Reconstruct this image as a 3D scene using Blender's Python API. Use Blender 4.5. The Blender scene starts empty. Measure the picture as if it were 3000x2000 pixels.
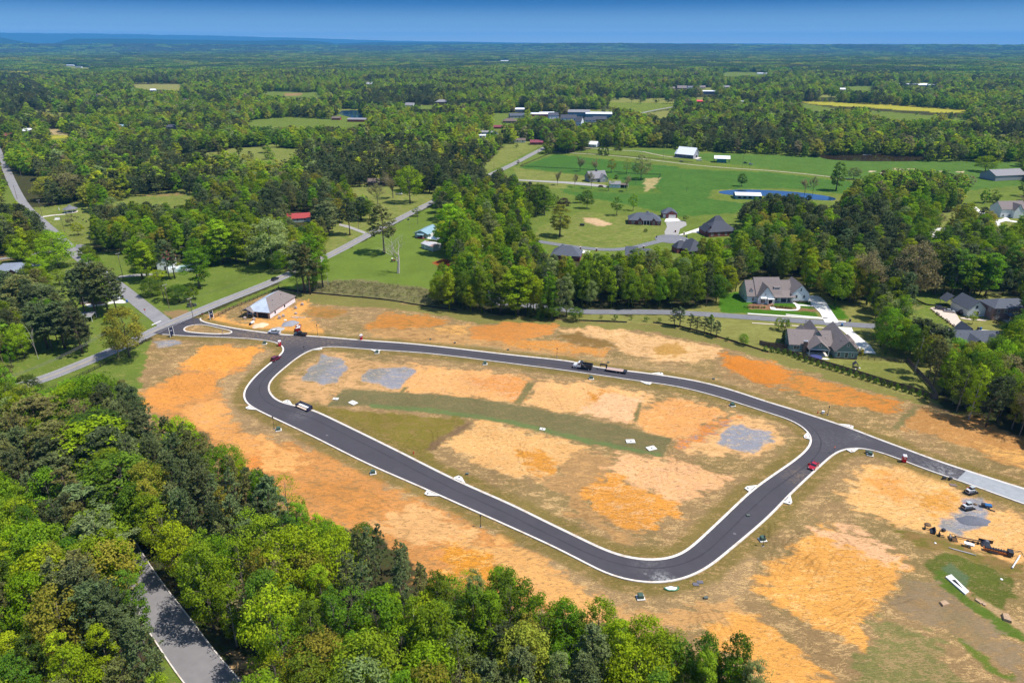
# Aerial view of a new street loop cut into woods and farmland; built with bpy only
import bpy,bmesh,math,random
import numpy as np
from mathutils import Vector,Matrix,geometry as mgeo
random.seed(7);RNG=np.random.default_rng(11)
R=math.radians
scene=bpy.context.scene
ROOT=scene.collection
FPX=1568.0;CAMH=118.0;HZ=100.0
PIT=math.atan((784-HZ)/FPX)
CP,SP=math.cos(PIT),math.sin(PIT)
def G(x,y,z=0.0):
 a=x-1176;b=784-y
 dy=FPX*CP+b*SP;dz=-FPX*SP+b*CP
 t=(z-CAMH)/dz
 return(a*t,dy*t)
def GP(pts):return[G(*p)for p in pts]
def PX(x,y,z):
 x=np.asarray(x,float);y=np.asarray(y,float);z=np.asarray(z,float)
 dep=y*CP-(z-CAMH)*SP
 up=y*SP+(z-CAMH)*CP
 dep=np.where(dep<1,np.nan,dep)
 return 1176+FPX*x/dep,784-FPX*up/dep,dep
def height_at(px,py,topy):
 gx,gy=G(px,py)
 b=784-topy
 dy=FPX*CP+b*SP;dz=-FPX*SP+b*CP
 return CAMH+dz*gy/dy
def _hash(ix,iy,s):
 h=(ix.astype(np.int64)*374761393+iy.astype(np.int64)*668265263+s*1442695041)&0xFFFFFFFF
 h=((h^(h>>13))*1274126177)&0xFFFFFFFF
 return((h^(h>>16))&0xFFFF)/65535.0
def vnoise(x,y,s=0):
 ix=np.floor(x);iy=np.floor(y);fx=x-ix;fy=y-iy
 fx=fx*fx*(3-2*fx);fy=fy*fy*(3-2*fy)
 a=_hash(ix,iy,s);b=_hash(ix+1,iy,s);c=_hash(ix,iy+1,s);d=_hash(ix+1,iy+1,s)
 return(a*(1-fx)+b*fx)*(1-fy)+(c*(1-fx)+d*fx)*fy
def fbm(x,y,s=0,o=3):
 v=0;a=0.5;t=0
 for k in range(o):
  v=v+a*vnoise(x*2**k,y*2**k,s+k*17);t+=a;a*=0.5
 return v/t
def sstep(a,b,x):
 t=np.clip((x-a)/(b-a),0,1);return t*t*(3-2*t)
def terrain(x,y):
 x=np.asarray(x,float);y=np.asarray(y,float)
 d=np.hypot(x,y)
 w=sstep(2200,6000,d)
 h=w*34*(fbm(x/1900,y/1900,3,3)-0.5)
 az=np.degrees(np.arctan2(x,y))
 for dist,wid,tab,s in RIDGES:
  hh=np.interp(az,[t[0]for t in tab],[t[1]for t in tab])
  hh=hh*(0.965+0.07*fbm(az*1.1,d*0+s,s,3))
  dd=dist*(1+0.04*(vnoise(az/7,az*0,s)-0.5))
  h=h+hh*np.exp(-((d-dd)/wid)**2)
 return h
def _el(px,py,dist):
 a=math.atan2(px-1176,FPX/CP);return(math.degrees(a),CAMH+(HZ-py)/1866.*dist*math.cos(a))
RIDGES=[(30000.,2600.,[_el(-400,74,30000),_el(0,76,30000),_el(300,79,30000),_el(520,83,30000),_el(760,89,30000),_el(960,95,30000),_el(1200,98.5,30000),_el(1500,99.5,30000),_el(2352,103,30000),_el(2900,103,30000)],5),(17500.,1500.,[_el(-300,80,17500),_el(0,86,17500),_el(60,97,17500),_el(105,103,17500),_el(175,89,17500),_el(300,90,17500),_el(425,92,17500),_el(588,94,17500),_el(670,92,17500),_el(748,96,17500),_el(770,100,17500),_el(830,98,17500),_el(1050,97.5,17500),_el(1176,99,17500),_el(1400,100,17500),_el(1700,103,17500),_el(1790,102,17500),_el(1880,105,17500),_el(2352,106,17500)],9),(12500.,900.,[_el(-300,106,12500),_el(900,108,12500),_el(1300,103,12500),_el(1500,104,12500),_el(1760,107,12500),_el(2000,107.5,12500),_el(2352,107,12500)],12),]
class MB:
 def __init__(s):s.v=[];s.f=[];s.m=[]
 def add(s,vs,fs,mi=0):
  o=len(s.v);s.v+=[tuple(map(float,q))for q in vs]
  for f in fs:s.f.append([i+o for i in f]);s.m.append(mi)
  return s
 def box(s,x0,x1,y0,y1,z0,z1,mi=0):
  return s.add([(x0,y0,z0),(x1,y0,z0),(x1,y1,z0),(x0,y1,z0),(x0,y0,z1),(x1,y0,z1),(x1,y1,z1),(x0,y1,z1)],[(3,2,1,0),(4,5,6,7),(0,1,5,4),(1,2,6,5),(2,3,7,6),(3,0,4,7)],mi)
 def cbox(s,c,sz,rz=0,mi=0,tilt=0):
  hx,hy,hz=sz[0]/2,sz[1]/2,sz[2]/2
  M=Matrix.Rotation(rz,3,'Z')@Matrix.Rotation(tilt,3,'Y')
  vs=[M@Vector((a*hx,b*hy,d*hz))+Vector(c)for d in(-1,1)for a,b in((-1,-1),(1,-1),(1,1),(-1,1))]
  return s.add(vs,[(3,2,1,0),(4,5,6,7),(0,1,5,4),(1,2,6,5),(2,3,7,6),(3,0,4,7)],mi)
 def hull(s,bot,top,mi=0):
  n=len(bot)
  return s.add(list(bot)+list(top),[tuple(range(n))[::-1],tuple(range(n,2*n))]+[(i,(i+1)%n,n+(i+1)%n,n+i)for i in range(n)],mi)
 def tube(s,pts,rad,n=8,mi=0,cap=True):
  pts=[Vector(p)for p in pts];rad=rad if isinstance(rad,(list,tuple))else[rad]*len(pts)
  rings=[]
  for i,p in enumerate(pts):
   d=(pts[min(i+1,len(pts)-1)]-pts[max(i-1,0)]).normalized()
   a=d.cross(Vector((0,0,1))if abs(d.z)<.9 else Vector((1,0,0))).normalized();b=d.cross(a)
   rings.append([p+(a*math.cos(2*math.pi*k/n)+b*math.sin(2*math.pi*k/n))*rad[i]for k in range(n)])
  vs=[q for r_ in rings for q in r_]
  fs=[(i*n+k,i*n+(k+1)%n,(i+1)*n+(k+1)%n,(i+1)*n+k)for i in range(len(pts)-1)for k in range(n)]
  if cap:fs+=[tuple(range(n))[::-1],tuple((len(pts)-1)*n+k for k in range(n))]
  return s.add(vs,fs,mi)
 def lathe(s,prof,c=(0,0,0),n=16,mi=0):
  vs=[(c[0]+r_*math.cos(2*math.pi*k/n),c[1]+r_*math.sin(2*math.pi*k/n),c[2]+z)for r_,z in prof for k in range(n)]
  fs=[(i*n+k,i*n+(k+1)%n,(i+1)*n+(k+1)%n,(i+1)*n+k)for i in range(len(prof)-1)for k in range(n)]
  fs+=[tuple(range(n))[::-1],tuple((len(prof)-1)*n+k for k in range(n))]
  return s.add(vs,fs,mi)
 def wheel(s,c,r_,w,n=16,mi=0,ax='y'):
  vs=[]
  for q in(-w/2,w/2):
   for k in range(n):
    a=2*math.pi*k/n
    vs.append((c[0]+r_*math.cos(a),c[1]+q,c[2]+r_*math.sin(a))if ax=='y' else(c[0]+q,c[1]+r_*math.cos(a),c[2]+r_*math.sin(a)))
  return s.add(vs,[(k,(k+1)%n,n+(k+1)%n,n+k)for k in range(n)]+[tuple(range(n))[::-1],tuple(range(n,2*n))],mi)
 def build(s,name,mats,parent=None,bevel=0,smooth=False):
  me=bpy.data.meshes.new(name);me.from_pydata(s.v,[],s.f)
  if not isinstance(mats,(list,tuple)):mats=[mats]
  for m in mats:me.materials.append(m)
  if len(mats)>1:me.polygons.foreach_set('material_index',s.m)
  bm=bmesh.new();bm.from_mesh(me);bmesh.ops.recalc_face_normals(bm,faces=bm.faces)
  if bevel:bmesh.ops.bevel(bm,geom=[e for e in bm.edges],offset=bevel,segments=2,affect='EDGES',profile=.5)
  bm.to_mesh(me);bm.free()
  if smooth:me.polygons.foreach_set('use_smooth',[True]*len(me.polygons))
  me.update()
  o=bpy.data.objects.new(name,me);ROOT.objects.link(o);o.parent=parent
  return o
def tag(o,label,cat,group=None):
 o['label']=label;o['category']=cat
 if group:o['group']=group
 return o
def kind(o,k):o['kind']=k;return o
def thing(name,label,cat,loc=(0,0,0),rz=0,group=None):
 o=bpy.data.objects.new(name,None);ROOT.objects.link(o);o.empty_display_size=.3
 o.location=loc if len(loc)==3 else(loc[0],loc[1],0);o.rotation_euler=(0,0,rz)
 return tag(o,label,cat,group)
KIDS={}
def kids(o):return[c for c in ROOT.objects if c.parent==o]
def dup(root,loc,rz=0,label=None,group=None,sc=None,tree=None):
 r_=root.copy();ROOT.objects.link(r_);r_.location=loc if len(loc)==3 else(loc[0],loc[1],0);r_.rotation_euler=(0,0,rz)
 if sc:r_.scale=(sc,)*3 if not isinstance(sc,tuple)else sc
 if label:r_['label']=label
 if group:r_['group']=group
 for ch in(tree if tree is not None else kids(root)):
  c=ch.copy();ROOT.objects.link(c);c.parent=r_
  if tree is None:
   for g in kids(ch):
    d=g.copy();ROOT.objects.link(d);d.parent=c
 return r_
MATS={}
def nn(nt,t,**kw):
 n=nt.nodes.new(t)
 for k,v in kw.items():
  if k in n.inputs:n.inputs[k].default_value=v
  else:setattr(n,k,v)
 return n
def mat(name,col,rough=.7,amp=.12,scale=2.0,metal=0.,spec=.4,bump=0.,stretch=(1,1,1),col2=None,thr=.5,coat=0.):
 if name in MATS:return MATS[name]
 m=bpy.data.materials.new(name);m.use_nodes=True;nt=m.node_tree;nt.nodes.clear()
 out=nn(nt,'ShaderNodeOutputMaterial');b=nn(nt,'ShaderNodeBsdfPrincipled')
 b.inputs['Roughness'].default_value=rough;b.inputs['Metallic'].default_value=metal
 b.inputs['Specular IOR Level'].default_value=spec;b.inputs['Coat Weight'].default_value=coat
 tc=nn(nt,'ShaderNodeTexCoord');mp=nn(nt,'ShaderNodeMapping');mp.inputs['Scale'].default_value=stretch
 nz=nn(nt,'ShaderNodeTexNoise');nz.inputs['Scale'].default_value=scale;nz.inputs['Detail'].default_value=4
 nt.links.new(tc.outputs['Object'],mp.inputs['Vector']);nt.links.new(mp.outputs[0],nz.inputs['Vector'])
 mr=nn(nt,'ShaderNodeMapRange');mr.inputs['From Min'].default_value=.25;mr.inputs['From Max'].default_value=.75
 mr.inputs['To Min'].default_value=1-amp;mr.inputs['To Max'].default_value=1+amp
 nt.links.new(nz.outputs['Fac'],mr.inputs['Value'])
 mx=nn(nt,'ShaderNodeVectorMath',operation='SCALE');mx.inputs[0].default_value=col[:3]
 if col2:
  nz2=nn(nt,'ShaderNodeTexNoise');nz2.inputs['Scale'].default_value=scale*.35;nz2.inputs['Detail'].default_value=5
  nt.links.new(mp.outputs[0],nz2.inputs['Vector'])
  r2=nn(nt,'ShaderNodeMapRange');r2.inputs['From Min'].default_value=thr-.06;r2.inputs['From Max'].default_value=thr+.06
  nt.links.new(nz2.outputs['Fac'],r2.inputs['Value'])
  mc=nn(nt,'ShaderNodeMix',data_type='RGBA');mc.inputs[6].default_value=(*col[:3],1);mc.inputs[7].default_value=(*col2[:3],1)
  nt.links.new(r2.outputs[0],mc.inputs[0]);nt.links.new(mc.outputs[2],mx.inputs[0])
 nt.links.new(mr.outputs[0],mx.inputs['Scale']);nt.links.new(mx.outputs[0],b.inputs['Base Color'])
 if bump:
  bp=nn(nt,'ShaderNodeBump');bp.inputs['Strength'].default_value=bump;bp.inputs['Distance'].default_value=.05
  nt.links.new(nz.outputs['Fac'],bp.inputs['Height']);nt.links.new(bp.outputs[0],b.inputs['Normal'])
 nt.links.new(b.outputs[0],out.inputs[0]);m.diffuse_color=(*col[:3],1)
 MATS[name]=m;return m
def bandmat(name,col,axis='Z',freq=4.,dark=.75,rough=.7,metal=0.,amp=.08):
 if name in MATS:return MATS[name]
 m=mat(name,col,rough,amp,1.5,metal);nt=m.node_tree
 b=[n for n in nt.nodes if n.type=='BSDF_PRINCIPLED'][0];src=b.inputs['Base Color'].links[0].from_socket
 tc=[n for n in nt.nodes if n.type=='TEX_COORD'][0]
 sep=nn(nt,'ShaderNodeSeparateXYZ');nt.links.new(tc.outputs['Object'],sep.inputs[0])
 mul=nn(nt,'ShaderNodeMath',operation='MULTIPLY');mul.inputs[1].default_value=freq
 nt.links.new(sep.outputs['XYZ'.index(axis)],mul.inputs[0])
 fr=nn(nt,'ShaderNodeMath',operation='FRACT');nt.links.new(mul.outputs[0],fr.inputs[0])
 gt=nn(nt,'ShaderNodeMapRange');gt.inputs['From Min'].default_value=.72;gt.inputs['From Max'].default_value=.9
 gt.inputs['To Min'].default_value=1;gt.inputs['To Max'].default_value=dark
 nt.links.new(fr.outputs[0],gt.inputs['Value'])
 sc=nn(nt,'ShaderNodeVectorMath',operation='SCALE');nt.links.new(src,sc.inputs[0]);nt.links.new(gt.outputs[0],sc.inputs['Scale'])
 nt.links.new(sc.outputs[0],b.inputs['Base Color'])
 return m
cd=bpy.data.cameras.new('camera');cam=bpy.data.objects.new('camera',cd);ROOT.objects.link(cam)
cam.location=(0,0,CAMH);cam.rotation_euler=(R(90)-PIT,R(0.0),0)
cd.sensor_width=36;cd.lens=36*FPX/2352;cd.clip_start=1;cd.clip_end=120000
scene.camera=cam
SUN_EL,SHAD=62.0,Vector((-0.965,0.20,0)).normalized()
sv=Vector((-SHAD.x*math.cos(R(SUN_EL)),-SHAD.y*math.cos(R(SUN_EL)),math.sin(R(SUN_EL))))
ld=bpy.data.lights.new('sun','SUN');ld.energy=4.6;ld.angle=R(.53);ld.color=(1,.95,.87)
so=bpy.data.objects.new('sun',ld);ROOT.objects.link(so);so.rotation_euler=sv.to_track_quat('Z','Y').to_euler();so.location=(0,0,300)
w=bpy.data.worlds.new('World');scene.world=w;w.use_nodes=True;nt=w.node_tree;nt.nodes.clear()
wo=nn(nt,'ShaderNodeOutputWorld');bg=nn(nt,'ShaderNodeBackground');bg.inputs['Strength'].default_value=.13
sk=nn(nt,'ShaderNodeTexSky');sk.sky_type='NISHITA';sk.sun_disc=False;sk.sun_elevation=R(SUN_EL)
sk.sun_rotation=math.atan2(sv.x,sv.y);sk.altitude=300;sk.air_density=1.0;sk.dust_density=.3;sk.ozone_density=2.5
tcw=nn(nt,'ShaderNodeTexCoord');sp_=nn(nt,'ShaderNodeSeparateXYZ');nt.links.new(tcw.outputs['Generated'],sp_.inputs[0])
rp=nn(nt,'ShaderNodeValToRGB');rp.color_ramp.elements[0].position=0.0;rp.color_ramp.elements[0].color=(1.0,1.12,1.35,1)
rp.color_ramp.elements[1].position=.32;rp.color_ramp.elements[1].color=(.95,1,1,1)
e=rp.color_ramp.elements.new(.02);e.color=(.30,.44,.72,1)
e=rp.color_ramp.elements.new(.048);e.color=(.03,.115,.34,1)
e=rp.color_ramp.elements.new(.10);e.color=(.02,.17,.50,1)
nt.links.new(sp_.outputs[2],rp.inputs[0])
mm=nn(nt,'ShaderNodeMix',data_type='RGBA',blend_type='MULTIPLY');mm.inputs[0].default_value=1
nt.links.new(sk.outputs[0],mm.inputs[6]);nt.links.new(rp.outputs[0],mm.inputs[7])
nt.links.new(mm.outputs[2],bg.inputs[0]);nt.links.new(bg.outputs[0],wo.inputs[0])
hz=MB().box(-42000,42000,-3000,42000,-40,620)
hm=bpy.data.materials.new('haze');hm.use_nodes=True;nt=hm.node_tree;nt.nodes.clear()
ho=nn(nt,'ShaderNodeOutputMaterial');pv=nn(nt,'ShaderNodeVolumePrincipled');pv.inputs['Density'].default_value=5.2e-5
pv.inputs['Color'].default_value=(.13,.50,1.0,1);pv.inputs['Anisotropy'].default_value=0.0
nt.links.new(pv.outputs[0],ho.inputs['Volume'])
hob=hz.build('haze',hm);kind(hob,'stuff')
vs=scene.view_settings;vs.view_transform='Standard';vs.look='None';vs.exposure=.42;vs.gamma=1;vs.use_curve_mapping=False
cy=scene.cycles;cy.max_bounces=5;cy.diffuse_bounces=2;cy.glossy_bounces=2;cy.transmission_bounces=2;cy.transparent_max_bounces=6;cy.volume_bounces=0
cy.use_denoising=True
try:cy.denoiser='OPENIMAGEDENOISE'
except Exception:pass
cy.use_adaptive_sampling=True;cy.adaptive_threshold=.02;cy.caustics_reflective=False;cy.caustics_refractive=False
cy.sample_clamp_indirect=4
def catmull(pts,step=1.5,closed=False):
 P=[np.array(p,float)for p in pts];n=len(P);out=[]
 rng=range(n if closed else n-1)
 for i in rng:
  p1,p2=P[i],P[(i+1)%n]
  p0=P[(i-1)%n]if(closed or i>0)else 2*p1-p2
  p3=P[(i+2)%n]if(closed or i+2<n)else 2*p2-p1
  k=max(2,int(np.linalg.norm(p2-p1)/step))
  t=np.linspace(0,1,k,endpoint=False)[:,None]
  out.append(0.5*((2*p1)+(-p0+p2)*t+(2*p0-5*p1+4*p2-p3)*t**2+(-p0+3*p1-3*p2+p3)*t**3))
 if not closed:out.append(P[-1][None])
 return np.vstack(out)
def normals2(P,closed=False):
 if closed:d=np.roll(P,-1,0)-np.roll(P,1,0)
 else:d=np.gradient(P,axis=0)
 d/=np.linalg.norm(d,axis=1)[:,None]+1e-9
 return np.stack([-d[:,1],d[:,0]],1)
def smooth_path(P,it=6,closed=False):
 P=P.copy()
 for _ in range(it):
  Q=(np.roll(P,1,0)+2*P+np.roll(P,-1,0))/4
  if not closed:Q[0]=P[0];Q[-1]=P[-1]
  P=Q
 return P
HW=[(-60,915),(97,871.5),(265,803),(355,760),(385,746),(500,697),(588,662.5),(655,634),(768,581),(845,540),(925,499),(1000,461),(1060,432),(1113,407),(1176,378.5),(1251,339.5),(1290,322),(1380,289),(1476,259.5),(1551,245)]
SIDE=[(390,752),(362,729),(305,684),(270,656),(187,594),(170,579),(138,548),(100,514),(62,479),(37,439),(14,388),(-3,350),(-20,300)]
LANE=[(-60,606),(0,595),(94,581),(172,568),(190,562)]
BOT=[(120,925),(145,985),(168,1050),(215,1150),(275,1265),(336,1363),(402,1451),(446,1518),(490,1568),(548,1640)]
CUL=[(1118,672),(1150,690),(1216,702),(1301,711),(1338,716.5),(1538,717.5),(1764,732),(2001,749),(2154,760),(2301,768),(2420,776)]
BULB=[(1200,551),(1250,556.5),(1301,565),(1388,573.7),(1451,570),(1501,557),(1541,549)]
FARM=[(1262,348),(1310,351.5),(1380,356),(1440,361),(1500,368),(1601,380),(1700,388),(1764,392),(1860,401),(1960,412),(2050,415)]
FARM2=[(1345,339.5),(1400,344),(1471,348),(1500,354),(1545,361.5),(1600,364)]
RDS=[('highway',HW,7.0),('side_road',SIDE,7.2),('lane',LANE,4.2),('wooded_road',BOT,7.4),('cul_street',CUL,6.0),('bulb_street',BULB,6.0),('farm_lane',FARM,3.4),('barn_drive',FARM2,3.2)]
PATHS={n:smooth_path(catmull(GP(p),3.0),5)for n,p,w_ in RDS}
RW={n:w_ for n,p,w_ in RDS}
ISL=[(750.5,796.5),(850,803.5),(988,813),(1176,836),(1316,854),(1471,876.5),(1551,888),(1638,909),(1764,949),(1814,965),(1842,980),(1859,996.5),(1864,1009),(1856.5,1026.5),(1826.5,1054),(1764,1097),(1721,1129),(1671,1176),(1626,1218.5),(1576,1263.5),(1546,1280),(1501,1286),(1451,1282),(1401,1267),(1326,1231),(1251,1195),(1176,1158),(1043,1099),(913,1034),(788,973),(713,939),(650,925),(625.5,909),(617.5,889),(625,872),(650.5,849),(688,819),(718,803)]
OUTN=[(462,731),(459,735),(466,739),(525,751.5),(588,761),(650,768.5),(708,771.2),(829,781),(963,791),(1176,815),(1313,830),(1371,843),(1501,859),(1601,875),(1676,894),(1764,923),(1826.5,941.5),(1899,965),(1956.5,984),(2014,1006.5),(2089,1034),(2164,1061.5),(2264,1094),(2352,1121.5),(2500,1168),(2900,1294)]
OUTE=[(2900,1340),(2500,1208),(2352,1159),(2214,1109),(2139,1084),(2064,1055),(2014,1037),(1976.5,1029),(1944,1030),(1924,1038),(1901.5,1056.5),(1864,1091.5),(1816.5,1136.5),(1764,1191),(1676,1266),(1626,1306),(1576,1331),(1526,1341),(1463.5,1338.5),(1401,1323.5),(1351,1298.5),(1276,1260),(1176,1214),(1090.5,1176),(963,1119),(838,1064),(713,1001.5),(588,942),(562.5,924),(557,907),(562.5,892),(588,861),(640,818),(650,809),(652,799),(640,789),(620,784.5),(588,780),(525,776),(425,772.5),(385,769.5),(372,769)]
MED=[(423,757),(426,752),(437.5,747.8),(457,746),(478,748.5),(500,753.5),(525,759.5),(532,762.5),(530,765),(522,766.3),(490,766.5),(450,764),(428,761)]
isl=smooth_path(catmull(GP(ISL),1.5,True),10,True)
outn=smooth_path(catmull(GP(OUTN),1.5),10)
oute=smooth_path(catmull(GP(OUTE),1.5),10)
med=smooth_path(catmull(GP(MED),1.0,True),3,True)
ORA=(.56,.235,.062);SAND=(.60,.375,.18);PINK=(.63,.39,.22);DRY=(.235,.150,.068);STRAW=(.43,.275,.12)
OLIVE=(.165,.130,.032);SWALE=(.135,.118,.050);LAWN=(.108,.150,.024);LAWND=(.20,.20,.055);LUSH=(.048,.118,.020);LUSH2=(.085,.145,.026)
GRAV=(.225,.225,.25);FLOOR=(.05,.042,.02);FLOOR2=(.045,.06,.017);RED=(.27,.062,.022);YEL=(.34,.31,.035);BROWN=(.26,.165,.075);MUST=(.47,.22,.04)
REG=[]
def reg(pts,A,B,cov,f=1.0,wob=1.5):REG.append((np.array(GP(pts)),A,B,cov,f,wob))
for p,A,B in[([(112,309),(165,309),(155,323),(112,326)],LAWN,YEL),([(112,312),(164,311),(157,318),(114,318)],YEL,LAWN),([(108,296),(160,296),(158,310),(110,310)],(.36,.27,.14),LAWND),([(295,190),(422,191),(414,209),(350,208),(305,204)],LAWND,(.3,.25,.1)),([(135,150),(220,155),(214,162),(150,160)],LAWND,LAWN),([(565,208),(660,208),(738,211),(738,225),(675,227),(580,215)],LAWN,LAWND),([(650,214),(695,214),(690,220),(655,220)],BROWN,LAWND),([(555,285),(588,273),(663,266),(763,270),(778,260),(828,270),(845,284),(800,296),(763,292),(663,293),(560,295)],LAWN,LAWND),([(955,242),(1000,242),(1000,252),(960,252)],LAWN,LAWND),([(1125,258),(1165,258),(1200,262),(1230,280),(1200,345),(1110,325),(1125,290)],LAWN,LAWND),([(1375,236),(1446,236),(1556,236),(1556,246),(1470,262),(1441,254),(1405,246)],LAWN,YEL),([(1470,262),(1545,252),(1535,270),(1511,275),(1498,266)],LAWND,LAWN),([(1832,232),(1881,233),(1964,236),(2064,241),(2232,252),(2226,260),(2164,259),(2064,253),(1989,247),(1926,244),(1870,240)],YEL,LAWN),([(1836,236),(1880,243),(1925,250),(1870,257),(1845,255)],LAWN,LAWND),([(1985,253),(2064,259),(2189,269),(2244,275),(2230,283),(2176,276),(2064,278),(2010,268)],LAWN,LAWND),([(1930,196),(2010,196),(2008,210),(1960,211)],LAWN,LAWND),([(1650,163),(1745,164),(1764,175),(1660,178)],LAWN,LAWND),([(1880,215),(1930,216),(1930,225),(1880,224)],LAWND,LAWN),([(2250,304),(2324,308),(2318,315),(2252,313)],LAWND,LAWN),([(255,119),(328,120),(326,130),(262,128)],(.4,.3,.2),LAWND),([(722,115),(795,117),(790,122),(725,121)],LAWND,LAWN),([(1100,138),(1180,138),(1175,144),(1110,144)],LAWND,LAWN)]:
 reg(p,A,B,.35,4,3)
reg([(1138,352),(1176,323),(1250,326),(1251,338),(1180,372),(1115,402),(1120,380)],LAWND,LAWN,.5,2)
reg([(1000,470),(1120,395),(1251,330),(1330,345),(1440,328),(1560,330),(1764,340),(1880,350),(2070,360),(2352,355),(2352,470),(1950,500),(1700,560),(1560,600),(1240,600),(1150,500)],LAWN,LAWND,.35,4,3)
reg([(1190,385),(1275,354),(1440,372),(1560,384),(1530,420),(1500,440),(1440,427),(1320,400)],LUSH,LUSH2,.35,2,1)
reg([(1430,345),(1560,343),(1610,352),(1780,356),(2000,366),(2250,372),(2352,372),(2352,425),(2200,440),(1950,410),(1764,388),(1640,372),(1560,358)],LUSH2,LUSH,.45,2,3)
reg([(1500,385),(1764,396),(1960,418),(1960,445),(1880,440),(1800,432),(1640,437),(1620,455),(1730,470),(1690,490),(1560,498),(1440,470),(1300,445),(1280,428),(1410,430),(1500,440),(1530,415)],LUSH,LUSH2,.45,2,3)
reg([(1180,385),(1220,392),(1330,403),(1420,413),(1430,425),(1400,436),(1250,432),(1190,415)],LAWND,LAWN,.5,2,2)
reg([(1300,425),(1500,428),(1520,445),(1480,445),(1310,440)],LAWN,LUSH,.5,2,2)
reg([(1478,410),(1518,408),(1500,432),(1482,440)],(.40,.30,.15),LAWND,.5,1.5,2)
reg([(1640,437),(1700,434),(1780,435),(1930,452),(1928,463),(1870,462),(1690,452),(1648,447)],LAWN,LAWND,.5,2,2)
reg([(1335,487),(1400,492),(1500,500),(1560,545),(1530,540),(1500,549),(1440,565),(1380,568),(1290,560),(1230,545),(1240,520),(1300,505)],LAWND,LAWN,.55,2,2)
reg([(1340,500),(1372,502),(1408,515),(1385,520),(1345,512)],(.50,.34,.19),BROWN,.3,1,1)
for q in((2003,394),(2031,396),(2062,388),(2066,391),(2096,389),(2032,399),(2088,397),(2110,397),(2168,394),(2205,395)):
 reg([(q[0]-9,q[1]-1),(q[0]+9,q[1]-1),(q[0]+8,q[1]+1),(q[0]-8,q[1]+1)],(.55,.42,.28),LAWND,.3,.8,.6)
reg([(175,466),(250,452),(350,440),(412,435),(462,444),(455,472),(400,482),(325,474),(208,486),(212,506),(215,545),(208,575),(178,570),(136,536),(95,501),(70,478)],LAWN,LAWND,.5,1.5,2)
reg([(300,448),(410,441),(440,446),(380,452)],BROWN,LAWN,.5,1.5,2)
reg([(-200,440),(30,425),(50,470),(100,520),(190,600),(310,690),(360,735),(350,770),(262,800),(87,872),(0,905),(-200,930)],LAWN,LAWND,.35,1.5,2)
reg([(190,580),(310,575),(330,610),(480,600),(588,585),(655,612),(655,634),(588,660),(500,695),(400,732),(355,724),(270,655),(205,605)],LAWN,LAWND,.3,1,2)
reg([(372,716),(430,712),(440,720),(398,733)],BROWN,DRY,.5,1,1)
reg([(0,520),(120,545),(110,590),(0,600)],(.2,.12,.06),FLOOR2,.5,1,2)
reg([(640,600),(740,560),(775,500),(780,425),(812,425),(870,420),(960,440),(1020,430),(1060,425),(1010,460),(925,502),(850,540),(765,584),(680,625)],LAWND,LAWN,.5,1.5,2)
reg([(640,645),(760,590),(853,546),(930,503),(1000,470),(1040,560),(1060,600),(1010,700),(890,690),(763,677),(640,662)],(.115,.165,.026),LAWN,.4,1.5,2)
reg([(728,645),(820,640),(920,655),(985,662),(1040,690),(1130,722),(1000,706),(888,689),(763,677),(690,671),(680,660)],(.17,.145,.07),(.13,.14,.04),.5,1.2,2)
reg([(992,602),(1015,595),(1055,600),(1058,613),(1030,622),(1005,612)],RED,(.2,.05,.02),.3,.6,.8)
reg([(350,795),(462,727),(640,652),(670,640),(665,655),(640,668),(490,728),(350,800)],LAWN,OLIVE,.35,.8,.8)
reg([(60,885),(200,835),(275,806),(360,775),(350,820),(325,905),(300,930),(225,900),(140,905),(132,951),(90,944)],LAWN,LAWND,.35,1,1.5)
reg([(1640,690),(1720,640),(1860,640),(1920,690),(1990,690),(2080,690),(2130,660),(2250,672),(2352,680),(2352,800),(2290,800),(2150,790),(2160,940),(2050,900),(1764,812),(1600,760),(1300,738),(1300,722),(1540,724)],LAWND,(.16,.155,.04),.5,1.2,2)
reg([(1654,676),(1712,668),(1765,668),(1855,690),(1880,728),(1764,722),(1656,718),(1650,700)],(.045,.12,.008),(.06,.14,.012),.5,.5,.3)
reg([(1880,684),(1900,700),(1930,705),(1952,732),(1921,733),(1890,712)],(.045,.12,.008),(.06,.14,.012),.5,.5,.3)
reg([(1970,830),(2082,836),(2105,862),(2148,912),(2100,900),(1960,862),(1900,836)],(.15,.16,.036),LAWND,.4,.8,1)
reg([(2085,690),(2125,668),(2195,682),(2170,705),(2130,708)],LAWN,BROWN,.3,.8,1)
reg([(2128,705),(2170,735),(2190,770),(2110,764),(2085,735),(2090,715)],LAWN,LAWND,.4,.8,1)
reg([(1715,700),(1730,696),(1880,712),(1880,716),(1795,712),(1720,710)],(.2,.1,.06),BROWN,.4,.4,.3)
SITE=[(340,795),(352,772),(462,729),(640,665),(763,677),(888,689),(1000,706),(1125,721),(1176,726),(1338,737),(1426,740),(1538,744),(1626,766),(1764,808),(1839,831),(1939,859),(2039,891),(2139,921),(2154,931),(2189,950),(2264,974),(2352,1004),(2700,1150),(2700,2400),(1790,2000),(1700,1600),(1560,1500),(1440,1450),(1200,1400),(1000,1340),(880,1240),(700,1190),(540,1140),(365,1015),(285,960),(317,904)]
reg(SITE,DRY,STRAW,.42,1.2,1.5)
reg([(598,803),(640,800),(650,815),(600,850),(560,880),(552,910),(575,950),(700,1003),(850,1075),(980,1135),(1090,1185),(1200,1235),(1300,1285),(1400,1335),(1500,1352),(1600,1345),(1700,1270),(1740,1300),(1700,1390),(1500,1430),(1300,1380),(1100,1270),(900,1150),(700,1060),(560,1000),(500,930),(505,870),(560,840)],(.27,.175,.085),STRAW,.45,2,2.5)
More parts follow.
